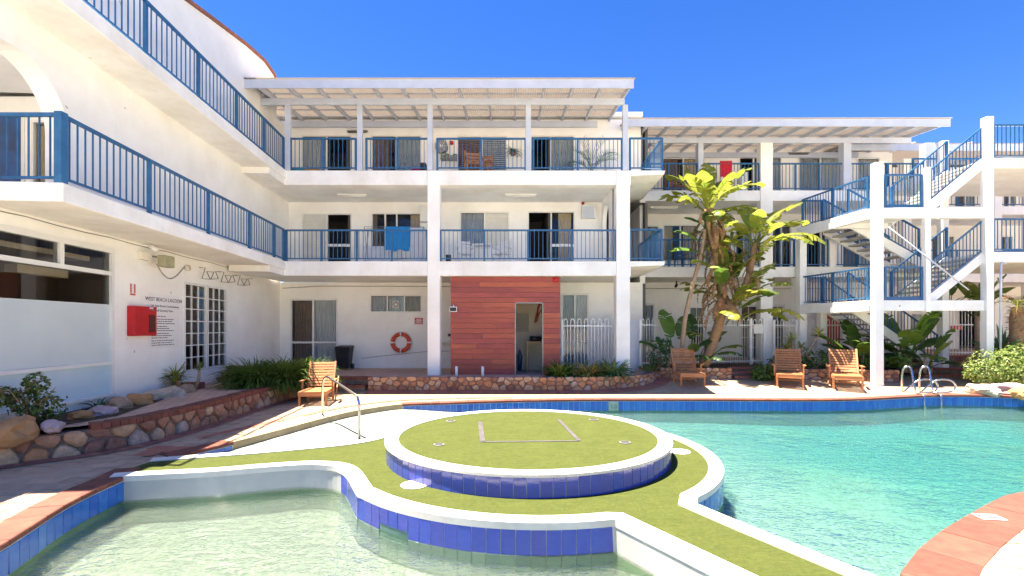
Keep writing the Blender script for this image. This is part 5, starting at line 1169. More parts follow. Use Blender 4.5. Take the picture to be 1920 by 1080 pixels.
m = MB(); m.box(x - .12, x + .12, 15.46, 15.53, z - .085, z + .085); part("housing", m, M.paper, fl_); m = MB(); m.box(x - .10, x + .10, 15.452, 15.461, z - .06, z + .06); part("lens", m, M.black, fl_)
m = MB(); m.tube([(x, 15.53, z + .05), (x, 15.57, z + .14)], .02, 6); part("bracket", m, M.paper, fl_)
for u in (856, 905):
    x = XP(u, 15.0); m = MB(); m.tube([(x, 15.0, TZ), (x, 15.0, ZP(687, 15.0))], .045, 10)
    solo("vent_pipe", m, M.paper, (x, 15.0, TZ), "short white pipe stub in front of the timber boards, " + ("near their left end" if u == 856 else "near the middle"), "pipe", "white pipe stubs", True)

# ================================================================== OBJECTS ON THE BUILDINGS
# fire hose cabinet, signs, lamp, camera and hooks on the left wing wall
def fx(u): return uy(YU(u, -7.3))
fc = thing("hose_cabinet", FG.p(fx(260), .1, 1.8), "red fire hose cabinet with dark side window on the white wing wall", "hose cabinet")
a, b = fx(238), fx(281)
m = MB(); m.fbox(FG, a, b, .0, .15, 1.76, 2.40); bevel(part("cabinet", m, M.red, fc), .008); m = MB(); m.fbox(FG, b - .26, b - .06, .15, .156, 1.84, 2.22); part("window_strip", m, pmat("dark_red_glass", (0.10, 0.012, 0.010), (0.07, 0.01, 0.008), 3, 0.2), fc)
m = MB(); m.tube([FG.p(b - .2, .16, 2.33), FG.p(b - .1, .16, 2.33)], .018, 6); part("handle", m, M.galv, fc)
m = MB(); m.fbox(FG, b - .24, b - .12, .15, .155, 2.355, 2.385); part("label_strip", m, M.paper, fc)
M.redprint = pmat("red_print", (0.60, 0.07, 0.03), None, 3, .6)
sg = thing("fire_sign", FG.p(fx(248), .01, 2.85), "small white and red fire reel sign above the hose cabinet", "sign")
a, b = fx(243), fx(254); m = MB(); m.fbox(FG, a, b, .0, .008, 2.62, 2.88); part("board", m, M.paper, sg)
m = MB(); m.fbox(FG, a + .01, a + .05, .008, .010, 2.68, 2.87); m.fbox(FG, a + .01, b - .01, .008, .010, 2.63, 2.665); m.fbox(FG, b - .05, b - .01, .008, .010, 2.68, 2.87); part("red_print", m, M.redprint, sg)
def text(s, size, mat_, parent, frame, u, d, z, name="lettering", align='CENTER', squash=1.0):
    cu = bpy.data.curves.new(name, 'FONT'); cu.body = s; cu.size = size; cu.align_x = align; cu.extrude = .001; cu.resolution_u = 2; cu.materials.append(mat_)
    tmp = bpy.data.objects.new(name, cu); COL.objects.link(tmp); me = bpy.data.meshes.new_from_object(tmp.evaluated_get(bpy.context.evaluated_depsgraph_get())); bpy.data.objects.remove(tmp)
    me.materials.clear(); me.materials.append(mat_); o = bpy.data.objects.new(name, me); COL.objects.link(o); p = frame.p(u, d, z); ux = Vector((frame.u[0], frame.u[1], 0)); n = Vector((frame.n[0], frame.n[1], 0)); up = Vector((0, 0, 1))
    mt = Matrix((ux * squash, up, n)).transposed().to_4x4(); mt.translation = p
    if parent: o.parent = parent; o.matrix_basis = WORLD[parent].inverted() @ mt
    return o
nb = thing("pool_rules_sign", FG.p(fx(305), .01, 2.0), "large text notice headed WEST BEACH LAGOON painted beside the hose cabinet", "sign")
a, b = fx(278), fx(336); ss = MB(); ss.fbox(FG, a, b, .001, .006, 1.46, 2.72); part("panel", ss, pmat("notice_panel", (0.80, 0.785, 0.77), (0.76, 0.745, 0.73), 1, .6), nb)
mid = (a + b) / 2
text("WEST BEACH LAGOON", .125, M.ink, nb, FG, mid, .008, 2.545); text("Life Style Resort Condominiums", .078, M.ink, nb, FG, mid + .03, .008, 2.415); text("Small Sanctuary Rules", .078, M.ink, nb, FG, mid - .02, .008, 2.31)
rng = random.Random(2); lm = MB(); z = 2.19
for k in range(13):
    x = a + .10; end = b - rng.uniform(.12, .55)
    while x < end: w = rng.uniform(.03, .10); lm.fbox(FG, x, x + w, .0062, .0072, z, z + .020); x += w + .018
    z -= .050 if k % 3 else .066
part("small_print", lm, M.ink_faint, nb, kind='stuff')
sp = thing("flood_light", FG.p(fx(281), .3, 3.5), "old flood light with grey square glass under the wing balcony", "flood light")
p = FG.p(fx(283), .30, 3.44); m = MB(); m.box(p.x - .06, p.x + .12, p.y - .16, p.y + .16, p.z - .14, p.z + .12); o = part("lamp_head", m, pmat("clouded_glass", (0.36, 0.35, 0.22), (0.28, 0.27, 0.17), 8, .4), sp); bevel(o, .02)
m = MB(); m.tube([FG.p(fx(281), .0, 3.55), FG.p(fx(281), .2, 3.52), p], .022, 6); part("bracket", m, M.galv, sp); m = MB(); m.fbox(FG, fx(268) - .2, fx(268) + .12, 0, .12, 3.42, 3.58); part("ballast_box", m, M.cement, sp)
cmr = thing("security_camera", FG.p(fx(265), .15, 3.75), "white security camera under the balcony soffit beside the flood light", "camera")
m = MB(); m.tube([FG.p(fx(264), .18, 3.74), FG.p(fx(262), .36, 3.62)], .045, 10); part("camera_body", m, M.paper, cmr, smooth=True); m = MB(); m.tube([FG.p(fx(264), .02, 3.74), FG.p(fx(264), .2, 3.72)], .02, 6); part("mount", m, M.paper, cmr)
m = MB(); q0, q1 = FG.p(fx(292), .02, 3.40), FG.p(fx(345), .02, 3.47); m.tube([q0.lerp(q1, t / 8) - Vector((0, 0, .38 * math.sin(math.pi * t / 8) * (1 - .3 * t / 8))) for t in range(9)], .010, 5); solo("lamp_cable", m, M.galv, q0, "thin cable sagging between the flood light and a small junction box", "cable")
m = MB(); m.tube([FG.p(fx(348), 0, 3.45), FG.p(fx(348), .09, 3.45)], .07, 12); solo("junction_box", m, M.cement, FG.p(fx(348), .04, 3.45), "round junction box on the wing wall", "junction box", smooth=True)
for k in range(3):
    u0 = fx(366) + k * .95; m = MB(); pts = []
    for i, (du, dz) in enumerate(((0, .12), (.1, .12), (.14, -.16), (.34, -.16), (.36, .05), (.52, .05), (.56, -.14), (.74, -.10), (.80, .1), (.9, .1))): pts.append(FG.p(u0 + du, .10 + .10 * (i % 2), 3.40 + dz))
    m.tube(pts, .012, 6); solo("towel_hook_rail", m, M.galv, FG.p(u0 + .4, .1, 3.4), "bent wire towel hooks high on the wing wall, " + ("nearest the junction box", "middle of three", "nearest the far corner")[k], "hook rail", "bent wire towel hooks", True)
# middle block, ground floor
lb = thing("lifebuoy", (X0_(752.7), YG - .08, ZP(642, YG)), "orange lifebuoy ring with white bands hanging on the white wall", "lifebuoy")
c = Vector((X0_(752.7), YG - .08, ZP(642, YG))); r0, r1 = .31, .075
m = MB(); m.tube([c + Vector((r0 * math.cos(R(a)), 0, r0 * math.sin(R(a)))) for a in range(0, 360, 10)], r1, 12, closed=True); part("ring", m, M.orange, lb, smooth=True)
for a0 in (0, 90, 180, 270): m = MB(); m.tube([c + Vector((r0 * math.cos(R(a0 + d)), 0, r0 * math.sin(R(a0 + d)))) for d in (-5, 0, 5)], r1 + .004, 12); part("band", m, M.paper, lb, smooth=True)
m = MB(); m.tube([c + Vector(((r0 + r1 + .012 + .02 * math.sin(R(a * 2)) ** 2) * math.cos(R(a)), -.01, (r0 + r1 + .012 + .02 * math.sin(R(a * 2)) ** 2) * math.sin(R(a)))) for a in range(0, 360, 10)], .010, 5, closed=True); part("grab_rope", m, M.paper, lb, smooth=True)
rs = thing("red_sign", (X0_(785), YG, ZP(602, YG)), "small red notice with white lines left of the white column", "sign")
m = MB(); x0, x1, z0, z1 = X0_(777.5), X0_(793), ZP(608, YG), ZP(596, YG); m.box(x0, x1, YG - .012, YG, z0, z1); part("board", m, M.red, rs); m = MB()
for z, e in ((.78, .06), (.58, .02), (.40, .07), (.2, .02)): m.box(x0 + e, x1 - e, YG - .014, YG - .0122, z0 + (z1 - z0) * z - .011, z0 + (z1 - z0) * z + .011)
part("print_lines", m, M.paper, rs, kind='stuff')
ef = thing("exhaust_fan", (X0_(742.5), YG - .05, ZP(571, YG)), "small square exhaust fan set in the middle window pane", "fan")
x, z = X0_(742.5), ZP(571, YG); m = MB(); m.box(x - .12, x + .12, YG - .03, YG + .02, z - .12, z + .12); part("frame", m, M.cement, ef); m = MB(); m.tube([(x, YG - .03, z), (x, YG - .036, z)], .105, 20); part("grille", m, M.galv, ef)
m = MB(); m.tube([(x, YG - .036, z), (x, YG - .055, z)], .04, 12); part("hub", m, M.paper, ef)
wb = thing("wheelie_bin", (X0_(646), 17.55, TZ), "black wheelie bin standing beside the ground floor sliding door", "bin")
x = XP(646, 17.55); m = MB(); y0, y1 = 17.28, 17.80; zt = ZP(652, 17.5)
m.hexa([(x - .20, y0 + .06, TZ + .05), (x + .20, y0 + .06, TZ + .05), (x + .20, y1 - .08, TZ + .05), (x - .20, y1 - .08, TZ + .05), (x - .26, y0, zt), (x + .26, y0, zt), (x + .26, y1, zt), (x - .26, y1, zt)]); bevel(part("bin_body", m, M.black, wb), .02)
m = MB(); m.hexa([(x - .28, y0 - .03, zt), (x + .28, y0 - .03, zt), (x + .28, y1 + .02, zt), (x - .28, y1 + .02, zt), (x - .25, y0 + .02, zt + .05), (x + .25, y0 + .02, zt + .05), (x + .26, y1, zt + .08), (x - .26, y1, zt + .08)]); bevel(part("lid", m, M.black, wb), .015)
for s in (-1, 1): m = MB(); m.tube([(x + s * .20, y1 - .06, TZ + .1), (x + s * .27, y1 - .06, TZ + .1)], .1, 16); part("wheel", m, M.black, wb)
m = MB(); m.tube([(x - .2, y1 + .05, zt + .03), (x + .2, y1 + .05, zt + .03)], .015, 6); part("handle", m, M.black, wb)
m = MB(); xa, xb = X0_(826), X0_(846); m.box(xa, xb, 17.65, 17.98, ZP(642, YG) - .03, ZP(642, YG)); solo("wall_shelf", m, M.cement, (xa, 17.8, 1.4), "pale shelf on the wall between column and timber boards", "shelf")
m = MB(); xa = X0_(843); m.box(xa - .05, xa + .05, 17.93, 18.0, 1.62, 1.72); solo("power_socket", m, M.ink, (xa, 17.97, 1.67), "dark power socket beside the timber boards", "socket")
# ceiling lights
def batten(x, y, z, L, label, dark=False, along='x'):
    t = thing("ceiling_light", (x, y, z), label, "ceiling light", "fluorescent battens under the balconies"); m = MB(); m.box(x - L / 2, x + L / 2, y - .05, y + .05, z - .05, z - .002); part("housing", m, M.galv if dark else M.alu, t)
    m = MB(); m.tube([(x - L / 2 + .04, y, z - .07), (x + L / 2 - .04, y, z - .07)], .019, 8); part("tube", m, M.ink if dark else M.paper, t, smooth=True)
batten(XP(660, 16.6), 16.6, 6.56, 1.0, "fluorescent batten on the first floor ceiling left of the column"); batten(XP(976, 16.6), 16.6, 6.56, 1.1, "fluorescent batten on the first floor ceiling above the bay with the dark open door")
m = MB(); x = XP(670, 17.5)
batten(XP(670, 17.55), 17.55, ZP(247, 17.55) + .05, .75, "dark batten light on the top floor wall above the left door", True)
batten(XP(1245, 19.4), 19.4, ZB - .40, 1.1, "batten light under the set back balcony left of the palms"); batten(XP(1497, 20.6), 20.6, ZP(286, 20.6), .9, "black batten light on the set back top floor wall", True)
# air conditioner, meter box etc. on the first floor
m = MB(); m.box(XP(789, 17.6), XP(803, 17.6), 17.42, 17.695, ZP(417, 17.6), ZP(386, 17.6)); o = solo("air_conditioner", m, M.alu, (XP(796, 17.6), 17.55, 8.0), "white air conditioner box on the first floor wall partly behind the column", "air conditioner"); bevel(o, .02)
mbx = thing("meter_box", (XP(1102, 17.6), 17.6, 6), "white meter box on the first floor wall near the archway", "meter box")
m = MB(); m.box(XP(1090, 17.6), XP(1116, 17.6), 17.5, 17.697, ZP(410, 17.6), ZP(385, 17.6)); bevel(part("box", m, M.alu, mbx), .01); m = MB(); m.box(XP(1092, 17.5), XP(1114, 17.5), 17.49, 17.499, ZP(408.5, 17.5), ZP(386.5, 17.5)); part("door", m, M.trim, mbx)
m = MB(); p = Vector((XP(1093, 17.65), 17.65, ZP(381, 17.65))); m.tube([p + Vector((0, .04, 0)), p - Vector((0, .03, 0))], .055, 12); solo("red_siren", m, M.red, p, "small red siren above the white meter box", "siren", smooth=True)
# laundry and towels
def cloth(name, a, b, z0, z1, mat_, label, cat, y, over=.03, group=None):
    m = MB(); n = 18
    for i in range(n + 1):
        x = a + (b - a) * i / n; w = .025 * math.sin(i * 1.1) + .012 * math.sin(i * 2.7)
        for (yy, zz) in ((y - over + w, z0 + .03 * math.sin(i * .7)), (y - over + w * .6, (z0 + z1) / 2), (y - over, z1 - .02), (y, z1 + .012), (y + over, z1 - .02), (y + over + w * .5, z1 - .5 * (z1 - z0))): m.v.append((x, yy, zz))
    for i in range(n):
        for k in range(5): o = i * 6 + k; m.f.append((o, o + 6, o + 7, o + 1)); m.m.append(0)
    return solo(name, m, mat_, ((a + b) / 2, y, z1), label, cat, group, True)
rk_ = thing("clothes_airer", (-3.9, 16.5, Z1), "wire clothes airer on the first floor balcony left of the column", "clothes airer")
m = MB(); zt = ZP(428, 16.5)
for y in (16.25, 16.5, 16.75): m.tube([(-5.0, y, zt), (-3.0, y, zt)], .008, 5)
part("hanging_wires", m, M.galv, rk_, kind='stuff')
for x in (-5.0, -3.0): m = MB(); m.tube([(x, 16.25, zt), (x, 16.7, Z1)], .012, 6); m.tube([(x, 16.75, zt), (x, 16.3, Z1)], .012, 6); part("leg_pair", m, M.galv, rk_)
cloth("beach_towel", XP(723, 16.25), XP(768, 16.25), ZP(470, 16.25), zt, M.towel_b, "bright blue towel hung over the clothes airer", "towel", 16.25)
cloth("bed_sheet", XP(768, 16.24), XP(797, 16.24), Z1 + .12, zt - .02, M.linen, "white bed sheet hung beside the blue towel", "sheet", 16.30)
cloth("bed_sheet", XP(680, 16.5), XP(745, 16.5), Z1 + .05, ZP(462, 16.5), M.linen, "crumpled white sheet hung low in front of the first floor window", "sheet", 16.52)
def plastic_chair(x, y, z, rot, mat_, label, group, cat="chair", name="balcony_chair", sc=1.0):
    t = thing(name, (x, y, z), label, cat, group); Lm = Matrix.Translation((x, y, z)) @ Matrix.Rotation(rot, 4, 'Z') @ Matrix.Scale(sc, 4)
    def P(nm, fn, sm=False): m = MB(); fn(m); inst(nm, m.mesh(nm, mat_, smooth=sm), t, Lm)
    P("seat", lambda m: m.box(-.24, .24, -.24, .24, .41, .44))
    for sx in (-1, 1):
        for sy in (-1, 1): P("leg", lambda m: m.hexa([(sx * .23 - .02, sy * .22 - .02, 0), (sx * .23 + .02, sy * .22 - .02, 0), (sx * .23 + .02, sy * .22 + .02, 0), (sx * .23 - .02, sy * .22 + .02, 0), (sx * .21 - .02, sy * .2 - .02, .41), (sx * .21 + .02, sy * .2 - .02, .41), (sx * .21 + .02, sy * .2 + .02, .41), (sx * .21 - .02, sy * .2 + .02, .41)]))
        P("armrest", lambda m: m.box(sx * .25 - .025, sx * .25 + .025, -.22, .24, .62, .645))
    for i in range(4): P("slat", lambda m: m.box(-.22, .22, .22 + i * .012, .24 + i * .012, .50 + i * .11, .58 + i * .11))
    for sx in (-1, 1): P("back_post", lambda m: m.hexa([(sx * .23 - .02, .20, .42), (sx * .23 + .02, .20, .42), (sx * .23 + .02, .24, .42), (sx * .23 - .02, .24, .42), (sx * .23 - .02, .25, .96), (sx * .23 + .02, .25, .96), (sx * .23 + .02, .285, .96), (sx * .23 - .02, .285, .96)]))
    return t
plastic_chair(XP(872, 16.6), 16.6, Z1, .3, M.alu, "white plastic chair left of the table on the first floor balcony", "white balcony chairs"); plastic_chair(XP(940, 16.6), 16.6, Z1, -.5, M.alu, "white plastic chair right of the table on the first floor balcony", "white balcony chairs")
tb = thing("balcony_table", (XP(905, 16.5), 16.5, Z1), "white table between two chairs on the first floor balcony", "table"); x = XP(905, 16.5)
m = MB(); m.box(x - .35, x + .35, 16.2, 16.8, Z1 + .69, Z1 + .72); part("table_top", m, M.alu, tb)
for sx in (-1, 1):
    for sy in (-1, 1): m = MB(); m.tube([(x + sx * .3, 16.5 + sy * .25, Z1), (x + sx * .3, 16.5 + sy * .25, Z1 + .69)], .018, 6); part("leg", m, M.alu, tb)
m = MB(); x = XP(841, 16.0); m.box(x - .08, x + .08, 15.9, 16.1, Z1, Z1 + .3); solo("black_crate", m, M.black, (x, 16, Z1), "small black box on the balcony floor just right of the column", "box")
# top floor balcony things
for k, u in enumerate((888, 905)): plastic_chair(XP(u, 16.3), 16.3 + .35 * k, Z2, .25 - .5 * k, M.chairw, "varnished wooden chair at the top floor louvres, " + ("front one" if k == 0 else "rear one on the right"), "wooden chairs on the top balcony", sc=1.12)
pf = thing("outdoor_unit", (XP(827, 17.4), 17.5, 8.3), "grey round fan of a wall mounted unit on the top floor", "fan unit"); p = Vector((XP(827, 17.4), 17.42, ZP(273, 17.4)))
m = MB(); m.tube([p + Vector((0, .2, 0)), p], .23, 24); part("fan_guard", m, M.galv, pf); m = MB(); m.tube([p + Vector((0, -.001, 0)), p - Vector((0, .03, 0))], .05, 12); part("hub", m, M.paper, pf)
for a in range(0, 360, 45): m = MB(); m.tube([p + Vector((.05 * math.cos(R(a)), -.008, .05 * math.sin(R(a)))), p + Vector((.225 * math.cos(R(a)), -.008, .225 * math.sin(R(a))))], .006, 4); part("guard_spoke", m, M.alu, pf)
m = MB(); m.tube([(XP(846.5, 17.6), 17.69, ZP(267, 17.6)), (XP(846.5, 17.6), 17.6, ZP(267, 17.6))], .07, 14); solo("red_bell", m, M.red, (XP(846.5, 17.6), 17.65, ZP(267, 17.6)), "red round bell on the top floor wall beside the grey fan", "bell", smooth=True)
sh_ = thing("wall_shelf", (XP(841, 17.5), 17.5, ZP(297, 17.5)), "wall shelf with grey pots on the top floor under the grey fan", "shelf"); m = MB(); m.box(XP(826, 17.5), XP(856, 17.5), 17.4, 17.69, ZP(299, 17.5), ZP(297, 17.5)); part("board", m, M.galv, sh_)
for u, h in ((830, .12), (838, .16), (847, .1), (853, .15)): m = MB(); m.lathe([(.06, 0), (.085, h), (.07, h + .005)], (XP(u, 17.5), 17.53, ZP(297, 17.5)), 12); part("pot", m, M.galv, sh_, smooth=True)
m = MB(); x = XP(1144, 16.9); m.box(x - .16, x + .16, 16.8, 17.2, Z2, ZP(281, 16.9)); o = solo("white_cabinet", m, M.alu, (x, 17, Z2), "tall white cabinet at the right end of the top balcony", "cabinet"); bevel(o, .01)
for k, (u, w, mt, lab) in enumerate(((558, .35, pmat("teal_plastic", (0.03, 0.30, 0.33), None, 3, .4), "teal tub on the top balcony floor behind the first roof post"), (588, .3, pmat("amber_mat", (0.45, 0.25, 0.06), None, 3, .8), "amber basket on the top balcony floor at the left door"), (785, .3, pmat("crimson_cloth", (0.42, 0.03, 0.08), None, 3, .8), "crimson bundle on the top balcony floor near the third post"))):
    x = XP(u, 15.9); m = MB(); m.lathe([(w * .7, 0), (w, .16), (w * .95, .2)], (x, 15.9, Z2), 14, sy=.6); solo("floor_tub", m, mt, (x, 15.9, Z2), lab, "tub", "odds and ends on the top balcony", True)
m = MB(); x = XP(800, 15.8); m.box(x - .2, x - .02, 15.7, 15.95, Z2, Z2 + .38); solo("dark_bag", m, M.ink, (x - .1, 15.8, Z2), "dark bag leaning by the third roof post", "bag")
# set back building: red towel, tall white box
cloth("red_towel", XP(1349, 18.6), XP(1371, 18.6), ZP(334, 18.6), ZP(303, 18.6), M.red, "red towel hung over the upper railing behind the palm crown", "towel", Y2F + .04)
m = MB(); x = XP(1393, 19); m.box(x - .14, x + .14, 18.9, 19.2, ZB, ZP(324, 19)); solo("white_crate", m, M.alu, (x, 19, ZB), "upright white box behind the upper railing right of the red towel", "box")
plastic_chair(XP(1268, 19.5), 19.5, ZB, .4, M.chairw, "brown chair on the upper set back balcony", "chairs on the set back balconies"); plastic_chair(XP(1280, 19.4), 19.4, ZA, .4, M.blue, "blue chair on the lower set back balcony", "chairs on the set back balconies")
m = MB(); x0, x1 = XP(1543, 20.4), XP(1578, 20.4); m.box(x0, x1, 20.3, 20.69, ZP(650, 20.4), ZP(588, 20.4)); o = solo("red_cabinet", m, pmat("rust_red", (0.38, 0.045, 0.02), (0.32, 0.04, 0.02), 3, .5), (x0, 20.4, 2), "rust red cabinet on the ground floor wall under the staircase", "cabinet"); bevel(o, .02)
m = MB(); m.box(XP(1768, 18.9), XP(1795, 18.9), 18.7, 19.0, ZP(618, 18.9), ZP(611, 18.9)); solo("red_awning", m, M.red, (17, 18.8, 2), "red strip behind the barred gate", "awning")
for (u, v, y) in ((1204, 530, 19.5), (1269, 534, 19.5)):
    p = Vector((XP(u, y), y, 3.84)); m = MB(); m.tube([p, p - Vector((.03, 0, .14))], .025, 6); m.tube([p - Vector((.0, 0, .14)), p - Vector((.08, .1, .24))], .055, 8); solo("spot_lamp", m, M.ink, p, "small black spot lamp under the set back slab, " + ("nearer the wide column" if u == 1204 else "nearer the palms"), "spot lamp", "black spot lamps", True)

# pool paper notice on the coping
p = G(1855, 970, .02); pn = thing("paper_notice", (p.x, p.y, .022), "white printed depth notice lying on the red coping at the right", "notice"); a0 = R(-8)
m = MB(); M_ = Matrix.Translation((p.x, p.y, .022)) @ Matrix.Rotation(a0, 4, 'Z'); m.box(-.11, .11, -.075, .075, 0, .004); inst("sheet", m.mesh("sheet", M.paper), pn, M_)
m = MB(); m.box(-.095, -.06, -.02, .05, .004, .006); m.box(-.04, .03, .032, .058, .004, .006); part_m = m.mesh("symbol", M.ink); inst("symbol", part_m, pn, M_)
m = MB()
for k in range(5): m.box(-.04, .09 - .02 * (k % 2), -.055 + k * .017, -.045 + k * .017, .004, .006)
o = inst("print_lines", m.mesh("print_lines", M.ink_faint), pn, M_); o["kind"] = "stuff"
# depth marker tiles
for k, (u, tx) in enumerate(((1150, "1.0"), (1497, "1.2"))):
    x = XP(u, 12.93); dm = thing("depth_marker", (x, 12.9, -.17), "pale depth marker tile in the far blue tile row, " + ("behind the round stage" if k == 0 else "in front of the loungers"), "depth marker", "depth markers on the far pool edge")
    m = MB(); m.box(x - .13, x + .13, 12.88, 12.905, -.29, -.06); part("plate", m, M.tile_pl, dm); Fm = Frame(0, 12.878, 1, 0, 0, -1); text(tx, .15, M.ink_faint, dm, Fm, x, 0, -.23)

# ================================================================== HANDRAILS
hr = thing("pool_handrail", G(605, 782), "bent steel handrail going down the beach entry at the left", "handrail")
b1 = G(605, 782); b2 = G(673.5, 819, -.2); b2.z = -.25
top = Vector((b1.x, b1.y, .80)); d = (b2 - b1); d.z = 0; d.normalize()
pts = [Vector((b1.x, b1.y, .0)), Vector((b1.x, b1.y, .70)), Vector((b1.x, b1.y, .78)) + d * .03, Vector((b1.x, b1.y, .86)) + d * .10, Vector((b1.x, b1.y, .89)) + d * .22, Vector((b1.x, b1.y, .86)) + d * .36]
e = Vector((b2.x, b2.y, .52)); pts += [e - d * .18 + Vector((0, 0, .10)), e - d * .05 + Vector((0, 0, .02)), e + Vector((0, 0, -.1)), Vector((b2.x, b2.y, -.26))]
pts = [pts[0]] + catmull(pts[1:-1], 4) + [pts[-1]]
m = MB(); m.tube(pts, .025, 10); part("rail_tube", m, M.steel, hr, smooth=True)
for b, z in ((b1, .015), ): m = MB(); m.lathe([(.05, 0), (.05, .012), (.03, .03)], (b.x, b.y, z - .01), 16); part("base_ring", m, M.steel, hr, smooth=True)
ld = thing("pool_ladder", (12.2, 13.8, 0), "pair of bent steel ladder rails at the far right pool edge", "ladder")
for k, (ub, uw) in enumerate(((1691, 1733), (1724, 1765))):
    b = Vector((XP(ub, 14.25), 14.25, .01)); w = Vector((XP(uw, 13.62), 13.62, -.6)); h = b.copy(); dd = (w - b); dd.z = 0; dd.normalize(); rt = Vector((1, 0, 0))
    p = [b, b + Vector((0, 0, .5)), b + Vector((.02, -.02, .70)), b + Vector((.10, -.05, .78)), b + Vector((.19, -.10, .72)), b.lerp(w, .55) + Vector((.05, 0, .45)), w + Vector((0, 0, .62)), w]
    p = [p[0]] + catmull(p[1:-1], 4) + [p[-1]]; m = MB(); m.tube(p, .026, 10); part("rail_tube", m, M.steel, ld, smooth=True)
    c = b.lerp(w, .35); c.z = .03; q = [b + Vector((.05, 0, .02)), b + Vector((.32, -.06, .30)), b + Vector((.52, -.1, .40)), b + Vector((.80, -.14, .38)), b + Vector((.92, -.16, .24)), b + Vector((.85, -.16, .08)), b + Vector((.62, -.14, .02)), b + Vector((.40, -.1, .02))]
    m = MB(); m.tube(catmull(q, 5), .024, 10); part("loop_tube", m, M.steel, ld, smooth=True)

# ================================================================== TEAK LOUNGERS (build one, copy it)
def box_m(*a): m = MB(); m.box(*a); return m
def lounger_parts():
    out = []
    for s in (-1, 1): out.append(("side_rail", box_m(s * .33 - .022, s * .33 + .022, -.66, .42, .29, .365)))
    for i in range(9): y = -.65 + i * .108; out.append(("seat_slat", box_m(-.345, .345, y, y + .086, .366, .388)))
    ca, sa = math.cos(R(62)), math.sin(R(62))
    def back(x0, x1, t0, t1, d0, d1):
        m = MB(); f = lambda t, d: (.34 + t * ca - d * sa, .39 + t * sa + d * ca)
        P = [f(t0, d0), f(t1, d0), f(t1, d1), f(t0, d1)]; m.hexa([(x0, P[0][0], P[0][1]), (x1, P[0][0], P[0][1]), (x1, P[3][0], P[3][1]), (x0, P[3][0], P[3][1]), (x0, P[1][0], P[1][1]), (x1, P[1][0], P[1][1]), (x1, P[2][0], P[2][1]), (x0, P[2][0], P[2][1])]); return m
    for s in (-1, 1): out.append(("back_rail", back(s * .335 - .022, s * .335 + .022, 0, .78, -.02, .03)))
    for i in range(9): out.append(("back_slat", back(-.313, .313, .03 + i * .083, .03 + i * .083 + .058, .004, .024)))
    for s in (-1, 1):
        for y in (-.58, .34): out.append(("leg", box_m(s * .33 - .025, s * .33 + .025, y - .03, y + .03, 0, .289)))
        m = MB(); m.beam((s * .38, .42, .05), (s * .38, .88, .62), .03, .05); out.append(("back_prop", m))
        out.append(("armrest", box_m(s * .41 - .04, s * .41 + .04, -.12, .44, .60, .625))); out.append(("arm_post", box_m(s * .385 - .02, s * .385 + .02, -.06, -.01, .29, .60)))
    out.append(("apron", box_m(-.308, .308, -.645, -.62, .27, .365))); out.append(("stretcher", box_m(-.305, .305, .33, .36, .10, .15)))
    return out
LP = [(n, m.mesh(n, M.teak)) for n, m in lounger_parts()]
for (u, v, yy, rot, sc, lab) in ((596, 0, 12.35, R(10), .95, "teak lounger facing the pool at the left beside the steel handrail"), (1289, 0, 15.35, R(-6), 1.05, "teak lounger turned sideways at the foot of the palms"), (1479, 0, 15.2, R(-27), 1.04, "middle teak lounger in front of the stone garden wall"), (1585, 0, 14.85, R(-29), 1.08, "teak lounger standing next to the tall white stair post")):
    x = XP(u, yy); z = deck_z(yy); t = thing("sun_lounger", (x, yy, z), lab, "sun lounger", "teak loungers round the pool")
    Mx = Matrix.Translation((x, yy, z)) @ Matrix.Rotation(rot, 4, 'Z') @ Matrix.Scale(sc, 4)
    for n, me in LP: inst(n, me, t, Mx)

# ================================================================== PLANTS AND ROCKS
def blade(m, o, az, el, L, W, droop, seg=6, fold=.25, prof=None, twist=0.0, mi=0):
    "one strap leaf; droop is the total fall of its heading in radians"
    p = Vector(o); sd = Vector((-math.sin(az), math.cos(az), 0)); base = len(m.v); ds = L / seg; e = el
    for i in range(seg + 1):
        t = i / seg; w = W * (prof(t) if prof else (min(1, .55 + t * 2.2) * (1 - t) ** .55)); h = Vector((math.cos(e) * math.cos(az), math.cos(e) * math.sin(az), math.sin(e))); up = sd.cross(h) * -1
        if up.z < 0 and el > 0 and i == 0: up = -up
        s2 = sd * math.cos(twist * t) + up * math.sin(twist * t)
        m.v += [tuple(p - s2 * w / 2 + up * fold * w), tuple(p), tuple(p + s2 * w / 2 + up * fold * w)]
        p = p + h * ds; e -= droop / seg * (.5 + t)
    for i in range(seg):
        b = base + i * 3; m.f += [(b, b + 1, b + 4, b + 3), (b + 1, b + 2, b + 5, b + 4)]; m.m += [mi, mi]
